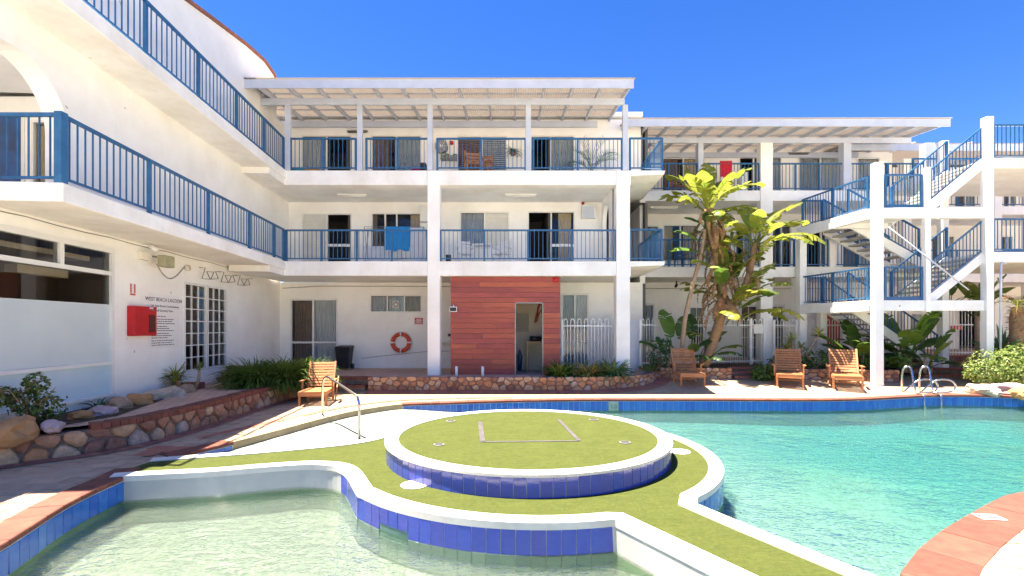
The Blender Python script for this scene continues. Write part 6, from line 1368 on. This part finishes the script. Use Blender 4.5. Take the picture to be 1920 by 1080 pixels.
def paddle(rng, L=1.3, W=.42, pet=.9, el=75, droop=70, split=.5):
    "banana-like leaf: petiole, midrib and a blade torn into strips; starts at the origin heading +x"
    m = MB(); e = R(el); p = Vector((0, 0, 0)); n = 7; pts = [p.copy()]
    for i in range(n): p = p + Vector((math.cos(e), 0, math.sin(e))) * (pet / n); pts.append(p.copy()); e -= R(droop) * .25 / n
    k = 15; mid = [(p.copy(), e)]
    for i in range(k): p = p + Vector((math.cos(e), 0, math.sin(e))) * (L / k); e -= R(droop) * .9 / k * (.4 + i / k); mid.append((p.copy(), e))
    m.tube(pts + [q[0] for q in mid[::3]], [.030 - .014 * i / n for i in range(n + 1)] + [.014 - .010 * i / 5 for i in range(len(mid[::3]))], 5)
    for s in (-1, 1):
        sag = .3; t0 = 0
        for i in range(k):
            if rng.random() < split: sag = rng.uniform(.05, .75); gap = rng.uniform(.0, .35)
            else: gap = 0
            ta, tb = i / k, (i + 1) / k; f = lambda t: W / 2 * max(0.03, (math.sin(math.pi * min(1, t * .9 + .1)) ** .6))
            (pa, ea), (pb, eb) = mid[i], mid[i + 1]; nrm = lambda e_: Vector((-math.sin(e_), 0, math.cos(e_))); fw = lambda e_: Vector((math.cos(e_), 0, math.sin(e_)))
            if gap: pa = pa.lerp(pb, gap)
            def edge(pp, ee, w, q): return pp + Vector((0, s * w * q, 0)) + nrm(ee) * (.20 * w * q - sag * w * q * q) + fw(ee) * w * .45 * q
            v = [pa, edge(pa, ea, f(ta), .55), edge(pa, ea, f(ta), 1), pb, edge(pb, eb, f(tb), .55), edge(pb, eb, f(tb), 1)]
            o = len(m.v); m.v += [tuple(x) for x in v]
            for q in ((0, 3, 4, 1), (1, 4, 5, 2)): m.f.append(tuple(o + x for x in (q if s > 0 else q[::-1]))); m.m.append(0)
    return m
rng = random.Random(11)
def variants(mat_, specs): return [paddle(rng, *s).mesh("leaf", mat_, smooth=True) for s in specs]
UP = variants(M.leaf_y, [(1.45, .66, .75, 80, 35, .30), (1.55, .72, .65, 66, 55, .40), (1.4, .68, .7, 52, 75, .50), (1.5, .62, .6, 40, 100, .7)])
GR = variants(M.leaf, [(1.3, .60, .8, 78, 40, .2), (1.4, .60, .7, 62, 70, .3), (1.2, .56, .6, 48, 85, .4), (1.3, .54, .5, 36, 90, .4)])
DK = variants(M.leaf_dk, [(1.1, .44, .7, 80, 40, .2), (1.2, .46, .6, 62, 80, .3), (1.0, .42, .5, 45, 90, .4)])
DD = variants(M.dead, [(1.0, .20, .35, -15, 100, 1.0), (.95, .17, .4, -40, 70, 1.0), (.8, .22, .25, 10, 140, 1.0)])
LI = variants(M.leaf_l, [(1.2, .52, .5, 70, 50, .4), (1.25, .52, .5, 52, 85, .5)])
def put_leaf(t, me, p, az, sc=1.0, tilt=0.0):
    inst("leaf", me, t, Matrix.Translation(p) @ Matrix.Rotation(az, 4, 'Z') @ Matrix.Rotation(tilt, 4, 'Y') @ Matrix.Scale(sc, 4))
def P3(u, v, y): return Vector((XP(u, y), y, ZP(v, y)))
def trunk(t, pts, r, mat_, scars=True):
    m = MB(); sm = catmull(pts, 6); n = len(sm); rr = [(r[0] + (r[1] - r[0]) * i / (n - 1)) * (1 + (.10 if i % 2 else -.04) * (1 if scars else 0)) for i in range(n)]; m.tube(sm, rr, 10); part("trunk", m, mat_, t, smooth=True); return sm
ph = R
YP = 16.62
BP = thing("bird_of_paradise_palm", (XP(1322, YP), YP, .5), "tall double trunked palm with torn yellow green paddle leaves and brown skirts", "palm")
tA = trunk(BP, [P3(1318, 688, YP), P3(1350, 600, YP), P3(1352, 530, YP), P3(1336, 450, YP), P3(1326, 392, YP)], (.17, .11), M.trunk)
tB = trunk(BP, [P3(1352, 590, YP), P3(1392, 545, YP - .2), P3(1408, 500, YP - .3), P3(1416, 455, YP - .3)], (.12, .09), M.trunk)
topA, topB = P3(1326, 396, YP), P3(1416, 462, YP - .3)
# crown A: azimuth 0 is to the right of the picture, -90 toward the viewer
for (az, k, sc, dz) in ((70, 0, .98, 0), (20, 1, 1.0, 0), (-12, 2, 1.02, 0), (170, 1, .92, 0), (140, 0, .85, 0), (-60, 2, .8, -.1), (-120, 1, .8, -.1), (-30, 3, .95, -.3), (40, 3, .95, -.25), (-95, 3, .75, -.45), (200, 2, .7, -.2), (155, 2, .9, -.1), (0, 1, 1.0, .05), (45, 1, .95, 0), (-45, 1, .8, 0), (215, 1, .75, 0)):
    put_leaf(BP, UP[k], topA + Vector((0, 0, dz)), R(az), sc)
for i in range(24):     # leaves all the way up both stems
    tt = tA if i % 3 else tB; p = tt[int(len(tt) * rng.uniform(.12, .92))]; az = rng.uniform(-200, 20) if rng.random() < .75 else rng.uniform(20, 160)
    fam = (UP, LI, UP, LI)[i % 4]; put_leaf(BP, fam[rng.choice((0, 1, 1, 2))] if fam is not LI else LI[i % 2], p, R(az), rng.uniform(.55, .85))
for (u, v, az, k, sc) in ((1372, 520, 40, 1, .7), (1360, 500, 75, 0, .65), (1345, 470, 120, 1, .6), (1330, 440, 30, 2, .7), (1352, 470, -40, 2, .65), (1360, 540, -15, 1, .8), (1350, 520, 190, 2, .65), (1375, 560, 10, 2, .85), (1362, 590, -60, 1, .7), (1392, 520, 20, 1, .7), (1398, 500, 150, 1, .6), (1345, 560, 150, 2, .7)):
    put_leaf(BP, UP[k], P3(u, v, YP - .2), R(az), sc)
for (az, k, sc, dz) in ((150, 1, .9, 0), (100, 0, .8, 0), (30, 1, 1.0, 0), (5, 2, 1.05, 0), (-25, 3, 1.1, -.05), (-150, 2, .9, -.1), (-80, 2, .8, -.1), (-50, 3, .95, -.15), (180, 3, .9, -.1), (60, 1, .85, 0), (15, 2, 1.0, .05), (-10, 1, .95, .05), (130, 2, .85, 0), (-110, 1, .7, 0)):
    put_leaf(BP, UP[k], topB + Vector((0, 0, dz)), R(az), sc)
for i in range(90):      # dead skirts down both trunks
    p = tA[min(len(tA) - 1, int(len(tA) * rng.uniform(.35, .99)))]; az = rng.uniform(0, 2 * math.pi); put_leaf(BP, DD[i % 3], p + Vector((math.cos(az) * .1, math.sin(az) * .1, 0)), az, rng.uniform(.5, 1.0))
for i in range(16):
    p = tB[int(len(tB) * rng.uniform(.4, .98))]; az = rng.uniform(0, 2 * math.pi); put_leaf(BP, DD[i % 3], p, az, rng.uniform(.35, .6))
for (u, v, az, me, sc) in ((1338, 495, 178, GR[2], 1.0), (1334, 478, 160, GR[1], .8), (1372, 585, 40, UP[2], 1.05), (1380, 600, 5, UP[3], 1.0), (1378, 560, 70, GR[0], .95), (1385, 575, 20, UP[1], 1.0), (1366, 590, -70, UP[2], .9), (1350, 560, -110, GR[1], .8), (1390, 600, -35, UP[3], 1.0), (1345, 530, 35, LI[0], .9), (1352, 505, 55, LI[1], .9), (1370, 600, 120, GR[0], .9), (1400, 560, -10, LI[1], .95), (1360, 610, -20, GR[1], .9), (1350, 570, 200, DD[0], .9), (1375, 580, -60, GR[2], 1.0), (1342, 600, -90, UP[3], .8), (1386, 540, 80, GR[1], .9)):
    put_leaf(BP, me, P3(u, v, YP - .25), R(az), sc)
# slim leaning stem with small feather leaves
SP = thing("slim_palm", (XP(1279, 16.45), 16.45, .5), "slim bare leaning palm stem in front of the torn leaved palm", "palm")
tS = trunk(SP, [P3(1278, 676, 16.45), P3(1284, 600, 16.45), P3(1300, 530, 16.45), P3(1316, 470, 16.45), P3(1322, 430, 16.45)], (.085, .05), M.trunk_p, False)
for az in (20, 100, 170, 250, 320): put_leaf(SP, DK[1], tS[-1], R(az), .5)
# low clump at its foot
LC = thing("strelitzia_clump", (XP(1265, 16.4), 16.4, .5), "low clump of upright paddle leaves left of the palm trunks", "plant")
for i, (u, v, az, me, sc) in enumerate(((1262, 668, 95, GR[0], .95), (1275, 665, 60, GR[0], .8), (1300, 668, 80, DK[0], 1.0), (1290, 672, 20, DK[1], .9), (1255, 672, 160, DK[1], .8), (1310, 670, 30, GR[1], .9), (1320, 672, -20, DK[2], .9), (1245, 675, 200, DD[0], .7), (1280, 675, -60, DK[2], .8), (1300, 675, -110, DK[1], .8), (1330, 668, 10, GR[2], .9), (1240, 670, 100, DD[2], .9), (1268, 660, 150, UP[2], .6), (1335, 665, 60, DK[1], .9), (1315, 676, -70, DK[2], .7), (1250, 678, 120, DK[0], .6))):
    put_leaf(LC, me, P3(u, v + 6, 16.35 + .15 * (i % 3)), R(az), sc)
def strap_clump(name, c, n, L, W, mats, label, cat="plant", el=(25, 85), droop=(30, 110), spread=.1, seg=5, as_parts=False, rings=None, fold=.25, prof=None, sy=1.0):
    t = thing(name, c, label, cat); acc = {}
    for i in range(n):
        a = rng.uniform(0, 2 * math.pi); r = spread * math.sqrt(rng.random()); p = Vector(c) + Vector((r * math.cos(a), r * math.sin(a) * sy, 0)); mt = mats[rng.randrange(len(mats))]
        az = a + rng.uniform(-.8, .8); q = (Vector(c), p); m = MB() if as_parts else acc.setdefault(mt.name, (MB(), mt))[0]
        blade(m, p, az, R(rng.uniform(*el)), L * rng.uniform(.65, 1.1), W * rng.uniform(.8, 1.15), R(rng.uniform(*droop)), seg, fold, prof, rng.uniform(-.4, .4))
        if as_parts: part("leaf", m, mt, t, smooth=True)
    for k, (m, mt) in acc.items(): part("foliage", m, mt, t, smooth=True, kind='stuff')
    return t
M.bush = pmat("bush_leaf", (0.11, 0.19, 0.03), (0.19, 0.27, 0.055), 2.5, 0.42, rnd=0.1, transl=0.35)
# strappy hedge by the wing, made of three clumps
for k, (u, v, yy, n, lab) in enumerate(((478, 728, 12.55, 340, "dense clump of dark strappy leaves at the left end of the raised bed"), (528, 722, 12.9, 420, "tallest dense clump of strappy leaves in the raised bed behind the lounger"), (566, 722, 13.4, 200, "strappy green clump at the right end of the raised bed"))):
    strap_clump("agapanthus_clump", (XP(u, yy), yy, TZ), int(n * 2.6), .92, .048, [M.bush, M.bush, M.leaf], lab, el=(5, 88), droop=(70, 150), spread=.36, sy=.9)
sword = lambda t: (.75 + .5 * t if t < .4 else .95) * (1 - t) ** .5 + .02
for k, (u, yy, n, L, mats, lab) in enumerate(((1052, 15.1, 170, .66, [M.leaf, M.leaf, M.leaf_y], "bright green strappy aloe at the foot of the timber boards"), (1102, 15.12, 150, .58, [M.leaf_y, M.dead, M.leaf_l], "yellowed dry aloe clump in front of the first fence"), (1148, 15.15, 240, .68, [M.leaf_g, M.leaf_l, M.leaf], "grey green aloe clump against the wide column"))):
    strap_clump("aloe_clump", (XP(u, yy), yy, TZ), n, L, .07, mats, lab, el=(10, 88), droop=(70, 150), spread=.26, prof=sword)
# yucca and aloes along the wing
for (u, v, n, L, mats, h, lab) in ((236, 735, 34, .42, [M.leaf, M.leaf_y, M.dead], .38, "spiky yucca with two short trunks against the wing wall, left crown"), (262, 735, 30, .40, [M.leaf, M.leaf_y, M.dead], .22, "shorter spiky yucca crown right of the taller yucca")):
    p = G(u, v, TZ); p.x = max(p.x, -7.95 if u < 250 else -7.9); p.z = TZ; t = strap_clump("yucca", p + Vector((0, 0, h)), n, L, .045, mats[:2], lab, el=(-25, 85), droop=(0, 40), spread=.04); m = MB(); m.tube([p - Vector((0, 0, .05)), p + Vector((.03, 0, h + .05))], [.06, .05], 8); part("trunk", m, M.dead, t, smooth=True)
    m = MB()
    for i in range(22): blade(m, p + Vector((0, 0, h)), rng.uniform(0, 6.28), R(rng.uniform(-70, -20)), .34, .03, R(30), 3)
    part("dead_skirt", m, M.dead, t, kind='stuff')
for (u, v, L, lab) in ((183, 768, .34, "curly dark aloe between rocks below the shop window"), (292, 735, .30, "curly blue aloe left of the pale boulders"), (325, 728, .30, "small curly aloe right behind the pale boulders")):
    p = G(u, v, TZ); p.x = max(p.x, -7.55 - .078 * p.y + .28); strap_clump("curly_aloe", (p.x, p.y, TZ), 22, L, .05, [M.leaf_dk, M.leaf_g], lab, el=(20, 80), droop=(110, 190), spread=.10, prof=sword)
def leafcloud(m, c, r, n, size, rs, hollow=.55, squash=1.0):
    for i in range(n):
        d = Vector((rs.gauss(0, 1), rs.gauss(0, 1), rs.gauss(0, 1))).normalized(); q = Vector(c) + Vector((d.x * r[0], d.y * r[1], d.z * r[2])) * (hollow + (1 - hollow) * rs.random() ** .5) * (1 + .22 * noise.noise(d * 2.3 + Vector(c)))
        a = rs.uniform(0, 6.28); t = (d + Vector((rs.uniform(-.9, .9), rs.uniform(-.9, .9), rs.uniform(-.2, .9)))).normalized(); x = t.orthogonal().normalized(); y = t.cross(x); x, y = x * math.cos(a) + y * math.sin(a), y * math.cos(a) - x * math.sin(a); s = size * rs.uniform(.6, 1.25)
        o = len(m.v); m.v += [tuple(q - x * s), tuple(q + y * s * .45 + t * s * .1), tuple(q + x * s), tuple(q - y * s * .45 + t * s * .1)]; m.f.append((o, o + 1, o + 2, o + 3)); m.m.append(0)
def shrub(name, c, r, n, size, mats, label, cat="shrub", stems=5, clumps=None):
    t = thing(name, c, label, cat); rs = random.Random(len(label) * 7); c = Vector(c)
    for k, mt in enumerate(mats):
        m = MB()
        for q in (clumps or [(0, 0, r[2], 1)]):
            leafcloud(m, c + Vector((q[0], q[1], q[2])), (r[0] * q[3], r[1] * q[3], r[2] * q[3]), int(n / len(mats) / len(clumps or [1])), size, rs)
        part("foliage", m, mt, t, kind='stuff')
    for i in range(stems):
        a = rs.uniform(0, 6.28); m = MB(); m.tube([c, c + Vector((math.cos(a) * r[0] * .3, math.sin(a) * r[1] * .3, r[2] * .8)), c + Vector((math.cos(a) * r[0] * .7, math.sin(a) * r[1] * .7, r[2] * 1.5))], [.018, .012, .005], 5); part("stem", m, M.trunk, t)
    return t
M.leaf_o = pmat("olive_leaf", (0.10, 0.105, 0.025), (0.16, 0.12, 0.035), 3, .5, rnd=.2, transl=.3)
shrub("leafy_shrub", (XP(62, 7.35), 7.35, TZ), (.42, .35, .40), 900, .045, [M.leaf_o, M.leaf_dk, M.leaf], "young leafy shrub with reddish tips on the raised bed at the far left", clumps=[(-.12, 0, .38, .55), (.18, .05, .30, .6), (.05, .0, .66, .42), (-.32, -.1, .48, .4), (.0, .0, .28, .7)])
shrub("green_shrub", (XP(1438, 16.0), 16.0, .45), (.55, .35, .32), 900, .06, [M.leaf_dk, M.leaf], "small dark shrub beside the brick steps left of the loungers", clumps=[(0, 0, .05, 1), (.3, 0, .0, .8), (-.2, -.1, -.08, .7)])
shrub("mound_shrub", (XP(1868, 14.6), 14.6, .2), (.95, .6, .55), 5200, .045, [M.leaf_l, M.leaf_l, M.leaf], "rounded pale green small leaved shrub at the far right pool corner", clumps=[(0, 0, .55, 1), (.7, .2, .70, .8), (-.35, -.1, .40, .7), (.35, -.25, .35, .9), (1.1, .3, .9, .7)])
shrub("yellow_shrub", (XP(1905, 15.3), 15.3, .3), (.7, .5, .5), 1500, .05, [M.leaf_y, M.leaf_l], "yellowish shrub behind the rounded pale shrub", clumps=[(0, 0, .8, 1), (.5, .2, 1.1, .8)])
shrub("blue_grey_shrub", (XP(1236, 16.65), 16.65, .5), (.4, .35, .5), 700, .055, [M.leaf_dk, M.leaf_g], "bluish shrub behind the stone wall right of the screen panel", clumps=[(0, 0, .45, 1), (.25, .1, .8, .6)])
shrub("low_herb", (XP(1212, 16.2), 16.2, .45), (.28, .2, .14), 300, .035, [M.leaf, M.leaf_l], "low green herb at the foot of the screen panel", stems=2)
shrub("garden_shrub", (XP(1530, 16.6), 16.6, .55), (1.1, .4, .42), 1500, .07, [M.leaf_dk, M.leaf_dk, M.leaf], "dark low planting along the garden wall behind the loungers", clumps=[(0, 0, .25, 1), (-.9, 0, .2, .7), (.9, .1, .3, .8), (1.8, -.2, .25, .8)])
# dracaena with bare stems
DR = thing("dracaena", (XP(1490, 16.5), 16.5, .5), "yellow green dracaena with thin bare stems behind the middle lounger", "plant")
for (u0, v0, u1, v1, s) in ((1487, 672, 1484, 640, 1.0), (1500, 672, 1502, 652, .8), (1505, 668, 1535, 628, .8), (1480, 674, 1476, 655, .9)):
    a, b = P3(u0, v0, 16.5), P3(u1, v1, 16.5); m = MB(); m.tube([a, a.lerp(b, .5) + Vector((.04, 0, 0)), b], .018, 6); part("stem", m, M.trunk_p, DR)
    m = MB()
    for i in range(36): blade(m, b, rng.uniform(0, 6.28), R(rng.uniform(-10, 80)), .42 * s, .05, R(rng.uniform(30, 100)), 4)
    part("foliage", m, M.leaf_y if u1 != 1484 else M.leaf_l, DR, kind='stuff')
# banana-like plants under the staircase
def paddle_plant(c, n, mats, sc, label, az0=0, el_t=0):
    t = thing("banana_plant", c, label, "plant")
    for i in range(n):
        az = az0 + 2 * math.pi * i / n + rng.uniform(-.35, .35); fam = mats[i % len(mats)]; put_leaf(t, fam[rng.randrange(len(fam))], Vector(c) + Vector((math.cos(az) * .08, math.sin(az) * .08, rng.uniform(0, .25))), az, sc * rng.uniform(.75, 1.1))
    for i in range(3): m = MB(); x = c[0] + rng.uniform(-.12, .12); m.tube([(x, c[1], c[2] - .1), (x + .03, c[1], c[2] + .6 * sc)], [.06, .04], 7); part("stem", m, M.trunk_p, t, smooth=True)
    return t
paddle_plant((XP(1612, 16.6), 16.6, .5), 11, [DK, DK, GR], .95, "dark broad leaved clump left of the tall stair post")
paddle_plant((XP(1700, 16.5), 16.5, .5), 12, [GR, DK, GR], 1.05, "tallest broad leaved clump right of the tall stair post")
paddle_plant((XP(1738, 16.2), 16.2, .5), 9, [GR, LI, DK], .72, "lower broad leaved plant beside the shaded steps")
paddle_plant((XP(1648, 16.3), 16.3, .5), 9, [DK, GR], .7, "broad leaved plant behind the tall stair post")
paddle_plant((XP(1832, 17.2), 17.2, 2.3), 7, [GR, LI, DK], .9, "high broad leaves poking out between the walkway and the gate")
paddle_plant((XP(1780, 17.3), 17.3, 2.6), 6, [DK, GR], .8, "dark leaves filling the gap below the lower stair flight")
m = MB(); m.tube([(XP(1832, 17.2), 17.2, .3), (XP(1832, 17.2), 17.2, 2.5)], .07, 8); solo("bare_trunk", m, M.trunk_p, (XP(1832, 17.2), 17.2, .3), "bare stem carrying the high broad leaves beside the gate", "trunk", smooth=True)
agave_p = lambda t: (.55 + 1.3 * t if t < .35 else 1.0) * (1 - t) ** .7 + .01
strap_clump("agave", (XP(1683, 16.25), 16.25, .55), 34, .72, .17, [M.leaf_g, M.leaf], "green agave rosette at the foot of the tall stair post", el=(10, 85), droop=(5, 45), spread=.07, seg=6, as_parts=True, prof=agave_p)
AG = strap_clump("agave", (XP(1876, 15.6), 15.6, 1.05), 44, .98, .19, [M.leaf_g], "large blue green agave rosette above the shrub at the far right", el=(0, 85), droop=(5, 40), spread=.08, seg=6, as_parts=True, prof=agave_p)
m = MB(); m.tube([(XP(1876, 15.6), 15.6, .1), (XP(1876, 15.6), 15.6, 1.1)], .12, 8); part("stem", m, M.dead, AG, smooth=True)
# pineapple-like palm stump and trailing fronds at the right edge
PS = thing("cycad", (XP(1908, 15.2), 15.2, .1), "shaggy brown cycad trunk with dark fronds at the right edge", "plant"); c = P3(1908, 590, 15.2)
m = MB(); m.tube([(c.x, c.y, .1), (c.x, c.y, c.z - .1), (c.x, c.y, c.z + .25)], [.16, .2, .12], 10); part("trunk", m, M.trunk, PS, smooth=True)
m = MB()
for i in range(120): a = rng.uniform(0, 6.28); blade(m, c + Vector((math.cos(a) * .12, math.sin(a) * .12, rng.uniform(-.5, .25))), a, R(rng.uniform(-40, 40)), .22, .05, R(40), 3)
part("leaf_bases", m, M.dead, PS, kind='stuff')
for i in range(16):
    a = rng.uniform(0, 6.28); m = MB(); L = rng.uniform(.7, 1.2); e = R(rng.uniform(20, 70)); p = c + Vector((0, 0, .25)); prev = p
    for j in range(12):
        h = Vector((math.cos(e) * math.cos(a), math.cos(e) * math.sin(a), math.sin(e))); q = p + h * (L / 12); e -= .14
        for s in (-1, 1): blade(m, q, a + s * 1.1, e + .1, .20, .02, .4, 2)
        m.tube([p, q], .008, 4); p = q
    part("frond", m, (M.leaf_y, M.leaf, M.dead)[i % 3], PS)
# tree beyond the right edge, only a corner of its crown in view
TR = thing("garden_tree", (17.2, 15.0, .1), "leafy tree whose pale crown just enters the picture at the right edge", "tree"); m = MB(); m.tube([(17.4, 15.0, 0), (17.5, 15.0, 3.5), (17.3, 14.9, 6.2)], [.16, .12, .06], 8); part("trunk", m, M.trunk, TR, smooth=True)
m = MB(); rs = random.Random(5)
for q in ((17.0, 14.6, 7.7, .8), (17.9, 14.9, 8.2, 1.1), (17.6, 14.4, 7.0, .9), (18.6, 14.8, 7.6, 1.2), (16.6, 14.3, 7.25, .45)): leafcloud(m, q[:3], (q[3], q[3], q[3] * .75), 700, .07, rs, .3)
part("crown", m, M.leaf_l, TR, kind='stuff')
# rocks
def rock(c, r, label, mat_=None, seed=0, group="boulders along the raised bed"):
    bm = bmesh.new(); bmesh.ops.create_icosphere(bm, subdivisions=3, radius=1.0); off = Vector((seed * 3.7, seed * 1.3, seed * 2.1))
    for v in bm.verts:
        d = v.co.normalized(); k = 1 + .36 * noise.noise(d * 1.3 + off) + .16 * noise.noise(d * 3.1 + off) + .07 * noise.noise(d * 7 + off); f = max(abs(d.x), abs(d.y), abs(d.z)); v.co = Vector((d.x * r[0], d.y * r[1], d.z * r[2])) * k * (1 + .18 * (1 - f))
    me = bpy.data.meshes.new("boulder"); bm.to_mesh(me); bm.free(); me.materials.append(mat_ or M.rock)
    o = bpy.data.objects.new("boulder", me); COL.objects.link(o); o.location = c; o.rotation_euler = (0, 0, seed * 1.1); WORLD[o] = Matrix.Translation(Vector(c)); return tag(o, label, "rock", group)
M.rock_pk = pmat("pale_pink_rock", (0.48, 0.36, 0.36), (0.36, 0.26, 0.26), 3, .9, .6, 16, .02); M.rock_or = pmat("orange_rock", (0.46, 0.25, 0.10), (0.32, 0.17, 0.08), 2, .9, .6, 12, .02); M.rock_pl = pmat("pale_rock", (0.52, 0.45, 0.36), (0.40, 0.33, 0.26), 2.5, .9, .6, 14, .02)
def rk3(u, v, y): return (XP(u, y), y, TZ + .03)
for k, (u, y, r, mt, lab) in enumerate(((14, 6.75, (.32, .22, .20), M.rock_or, "largest orange boulder on the wall top at the far left"), (100, 7.15, (.20, .12, .09), M.rock_pk, "pale pink flat boulder at the end of the brick capping"), (152, 8.0, (.17, .13, .10), M.rock_or, "small orange boulder right of the pale pink one"), (190, 8.35, (.24, .16, .13), M.rock_pk, "light pinkish boulder below the curly dark aloe"), (225, 9.05, (.28, .2, .17), M.rock, "brown boulder below the left yucca"), (262, 9.55, (.26, .2, .16), M.rock_or, "rounded reddish boulder below the right yucca"), (298, 10.3, (.30, .2, .16), M.rock_pl, "pale boulder in front of the blue aloe"), (325, 10.7, (.30, .2, .18), M.rock_pl, "palest upright boulder near the french window"), (348, 11.3, (.2, .16, .14), M.rock, "last small boulder beside the brick planter"), (1840, 13.95, (.45, .25, .2), M.rock_pl, "white boulder at the pool corner under the round shrub"), (1895, 13.9, (.5, .3, .24), M.rock_pk, "pinkish boulder at the right picture edge"), (1925, 13.2, (.4, .3, .18), M.rock_or, "orange flat boulder at the right end of the coping"))):
    c = rk3(u, 0, y); c = (c[0], c[1], (TZ + .04) if u < 1000 else .12); rock(c, r, lab, mt, k + 1, "boulders along the raised bed" if u < 1000 else "boulders at the pool corner")
# brick planter and succulent near the french window
bp = thing("brick_planter", (XP(360, 11.9), 11.9, TZ), "small square brick planter below the french window", "planter"); x = XP(360, 11.9)
for r_ in range(2):
    for i in range(4): m = MB(); m.box(x - .2 + i * .1, x - .2 + i * .1 + .094, 11.75, 12.1, TZ + r_ * .08 + .0, TZ + r_ * .08 + .074); part("brick", m, M.brick_dk, bp)
su = thing("bottle_succulent", (XP(378, 11.7), 11.7, TZ), "leaning bare stem succulent beside the brick planter", "plant"); a, b = P3(364, 722, 11.7), P3(374, 696, 11.7); a.z = TZ
m = MB(); m.tube([a, a.lerp(b, .5) + Vector((.04, 0, 0)), b], [.05, .04, .03], 8); part("stem", m, M.trunk_p, su, smooth=True); m = MB()
for i in range(26): blade(m, b, rng.uniform(0, 6.28), R(rng.uniform(10, 85)), .28, .025, R(40), 3)
part("foliage", m, M.leaf_l, su, kind='stuff')
steps(XP(418, 13.6), XP(436, 13.6) + .5, 13.3, TZ, TZ + .42, 3, "small brick steps against the wing wall behind the strappy bush", .22, mat_=M.brick_dk)

def fan_palm(x, y, z, name, pot_r, L, n, label):
    t = thing(name, (x, y, z), label, "pot plant"); m = MB(); m.lathe([(pot_r * .7, 0), (pot_r, pot_r * 1.6), (pot_r * .9, pot_r * 1.62)], (x, y, z), 14); part("pot", m, M.terra, t, smooth=True)
    for i in range(n):
        a = 6.28 * i / n + rng.uniform(-.3, .3); e = R(rng.uniform(45, 85)); p = Vector((x, y, z + pot_r * 1.5)); m = MB(); LL = L * rng.uniform(.75, 1.1)
        for j in range(11):
            h = Vector((math.cos(e) * math.cos(a), math.cos(e) * math.sin(a), math.sin(e))); q = p + h * (LL / 11); e -= .11; m.tube([p, q], .006, 4)
            if j > 2:
                for s in (-1, 1): blade(m, q, a + s * 1.0, e + .15, LL * .26, .028, .5, 2)
            p = q
        part("frond", m, M.leaf_g if i % 2 else M.leaf_dk, t)
fan_palm(XP(1108, 16.4), 16.4, Z2, "potted_palm", .17, 1.15, 14, "potted palm with blue green fronds on the top balcony right of the last door")
hb = thing("hanging_plant", (XP(962, 17.3), 17.3, ZP(270, 17.3)), "hanging plant trailing on the top floor wall between louvres and door", "hanging plant"); x = XP(962, 17.3); z = ZP(290, 17.3)
m = MB(); m.lathe([(.06, 0), (.10, .10), (.09, .11)], (x, 17.4, z), 12); part("pot", m, M.terra, hb, smooth=True); m = MB(); m.tube([(x, 17.4, z + .1), (x, 17.5, z + .5), (x, 17.69, z + .52)], .006, 5); part("hanger", m, M.galv, hb)
m = MB()
for i in range(60): blade(m, (x, 17.4, z + .1), rng.uniform(0, 6.28), R(rng.uniform(0, 70)), rng.uniform(.25, .55), .035, R(rng.uniform(120, 170)), 5)
part("foliage", m, M.leaf_dk, hb, kind='stuff')
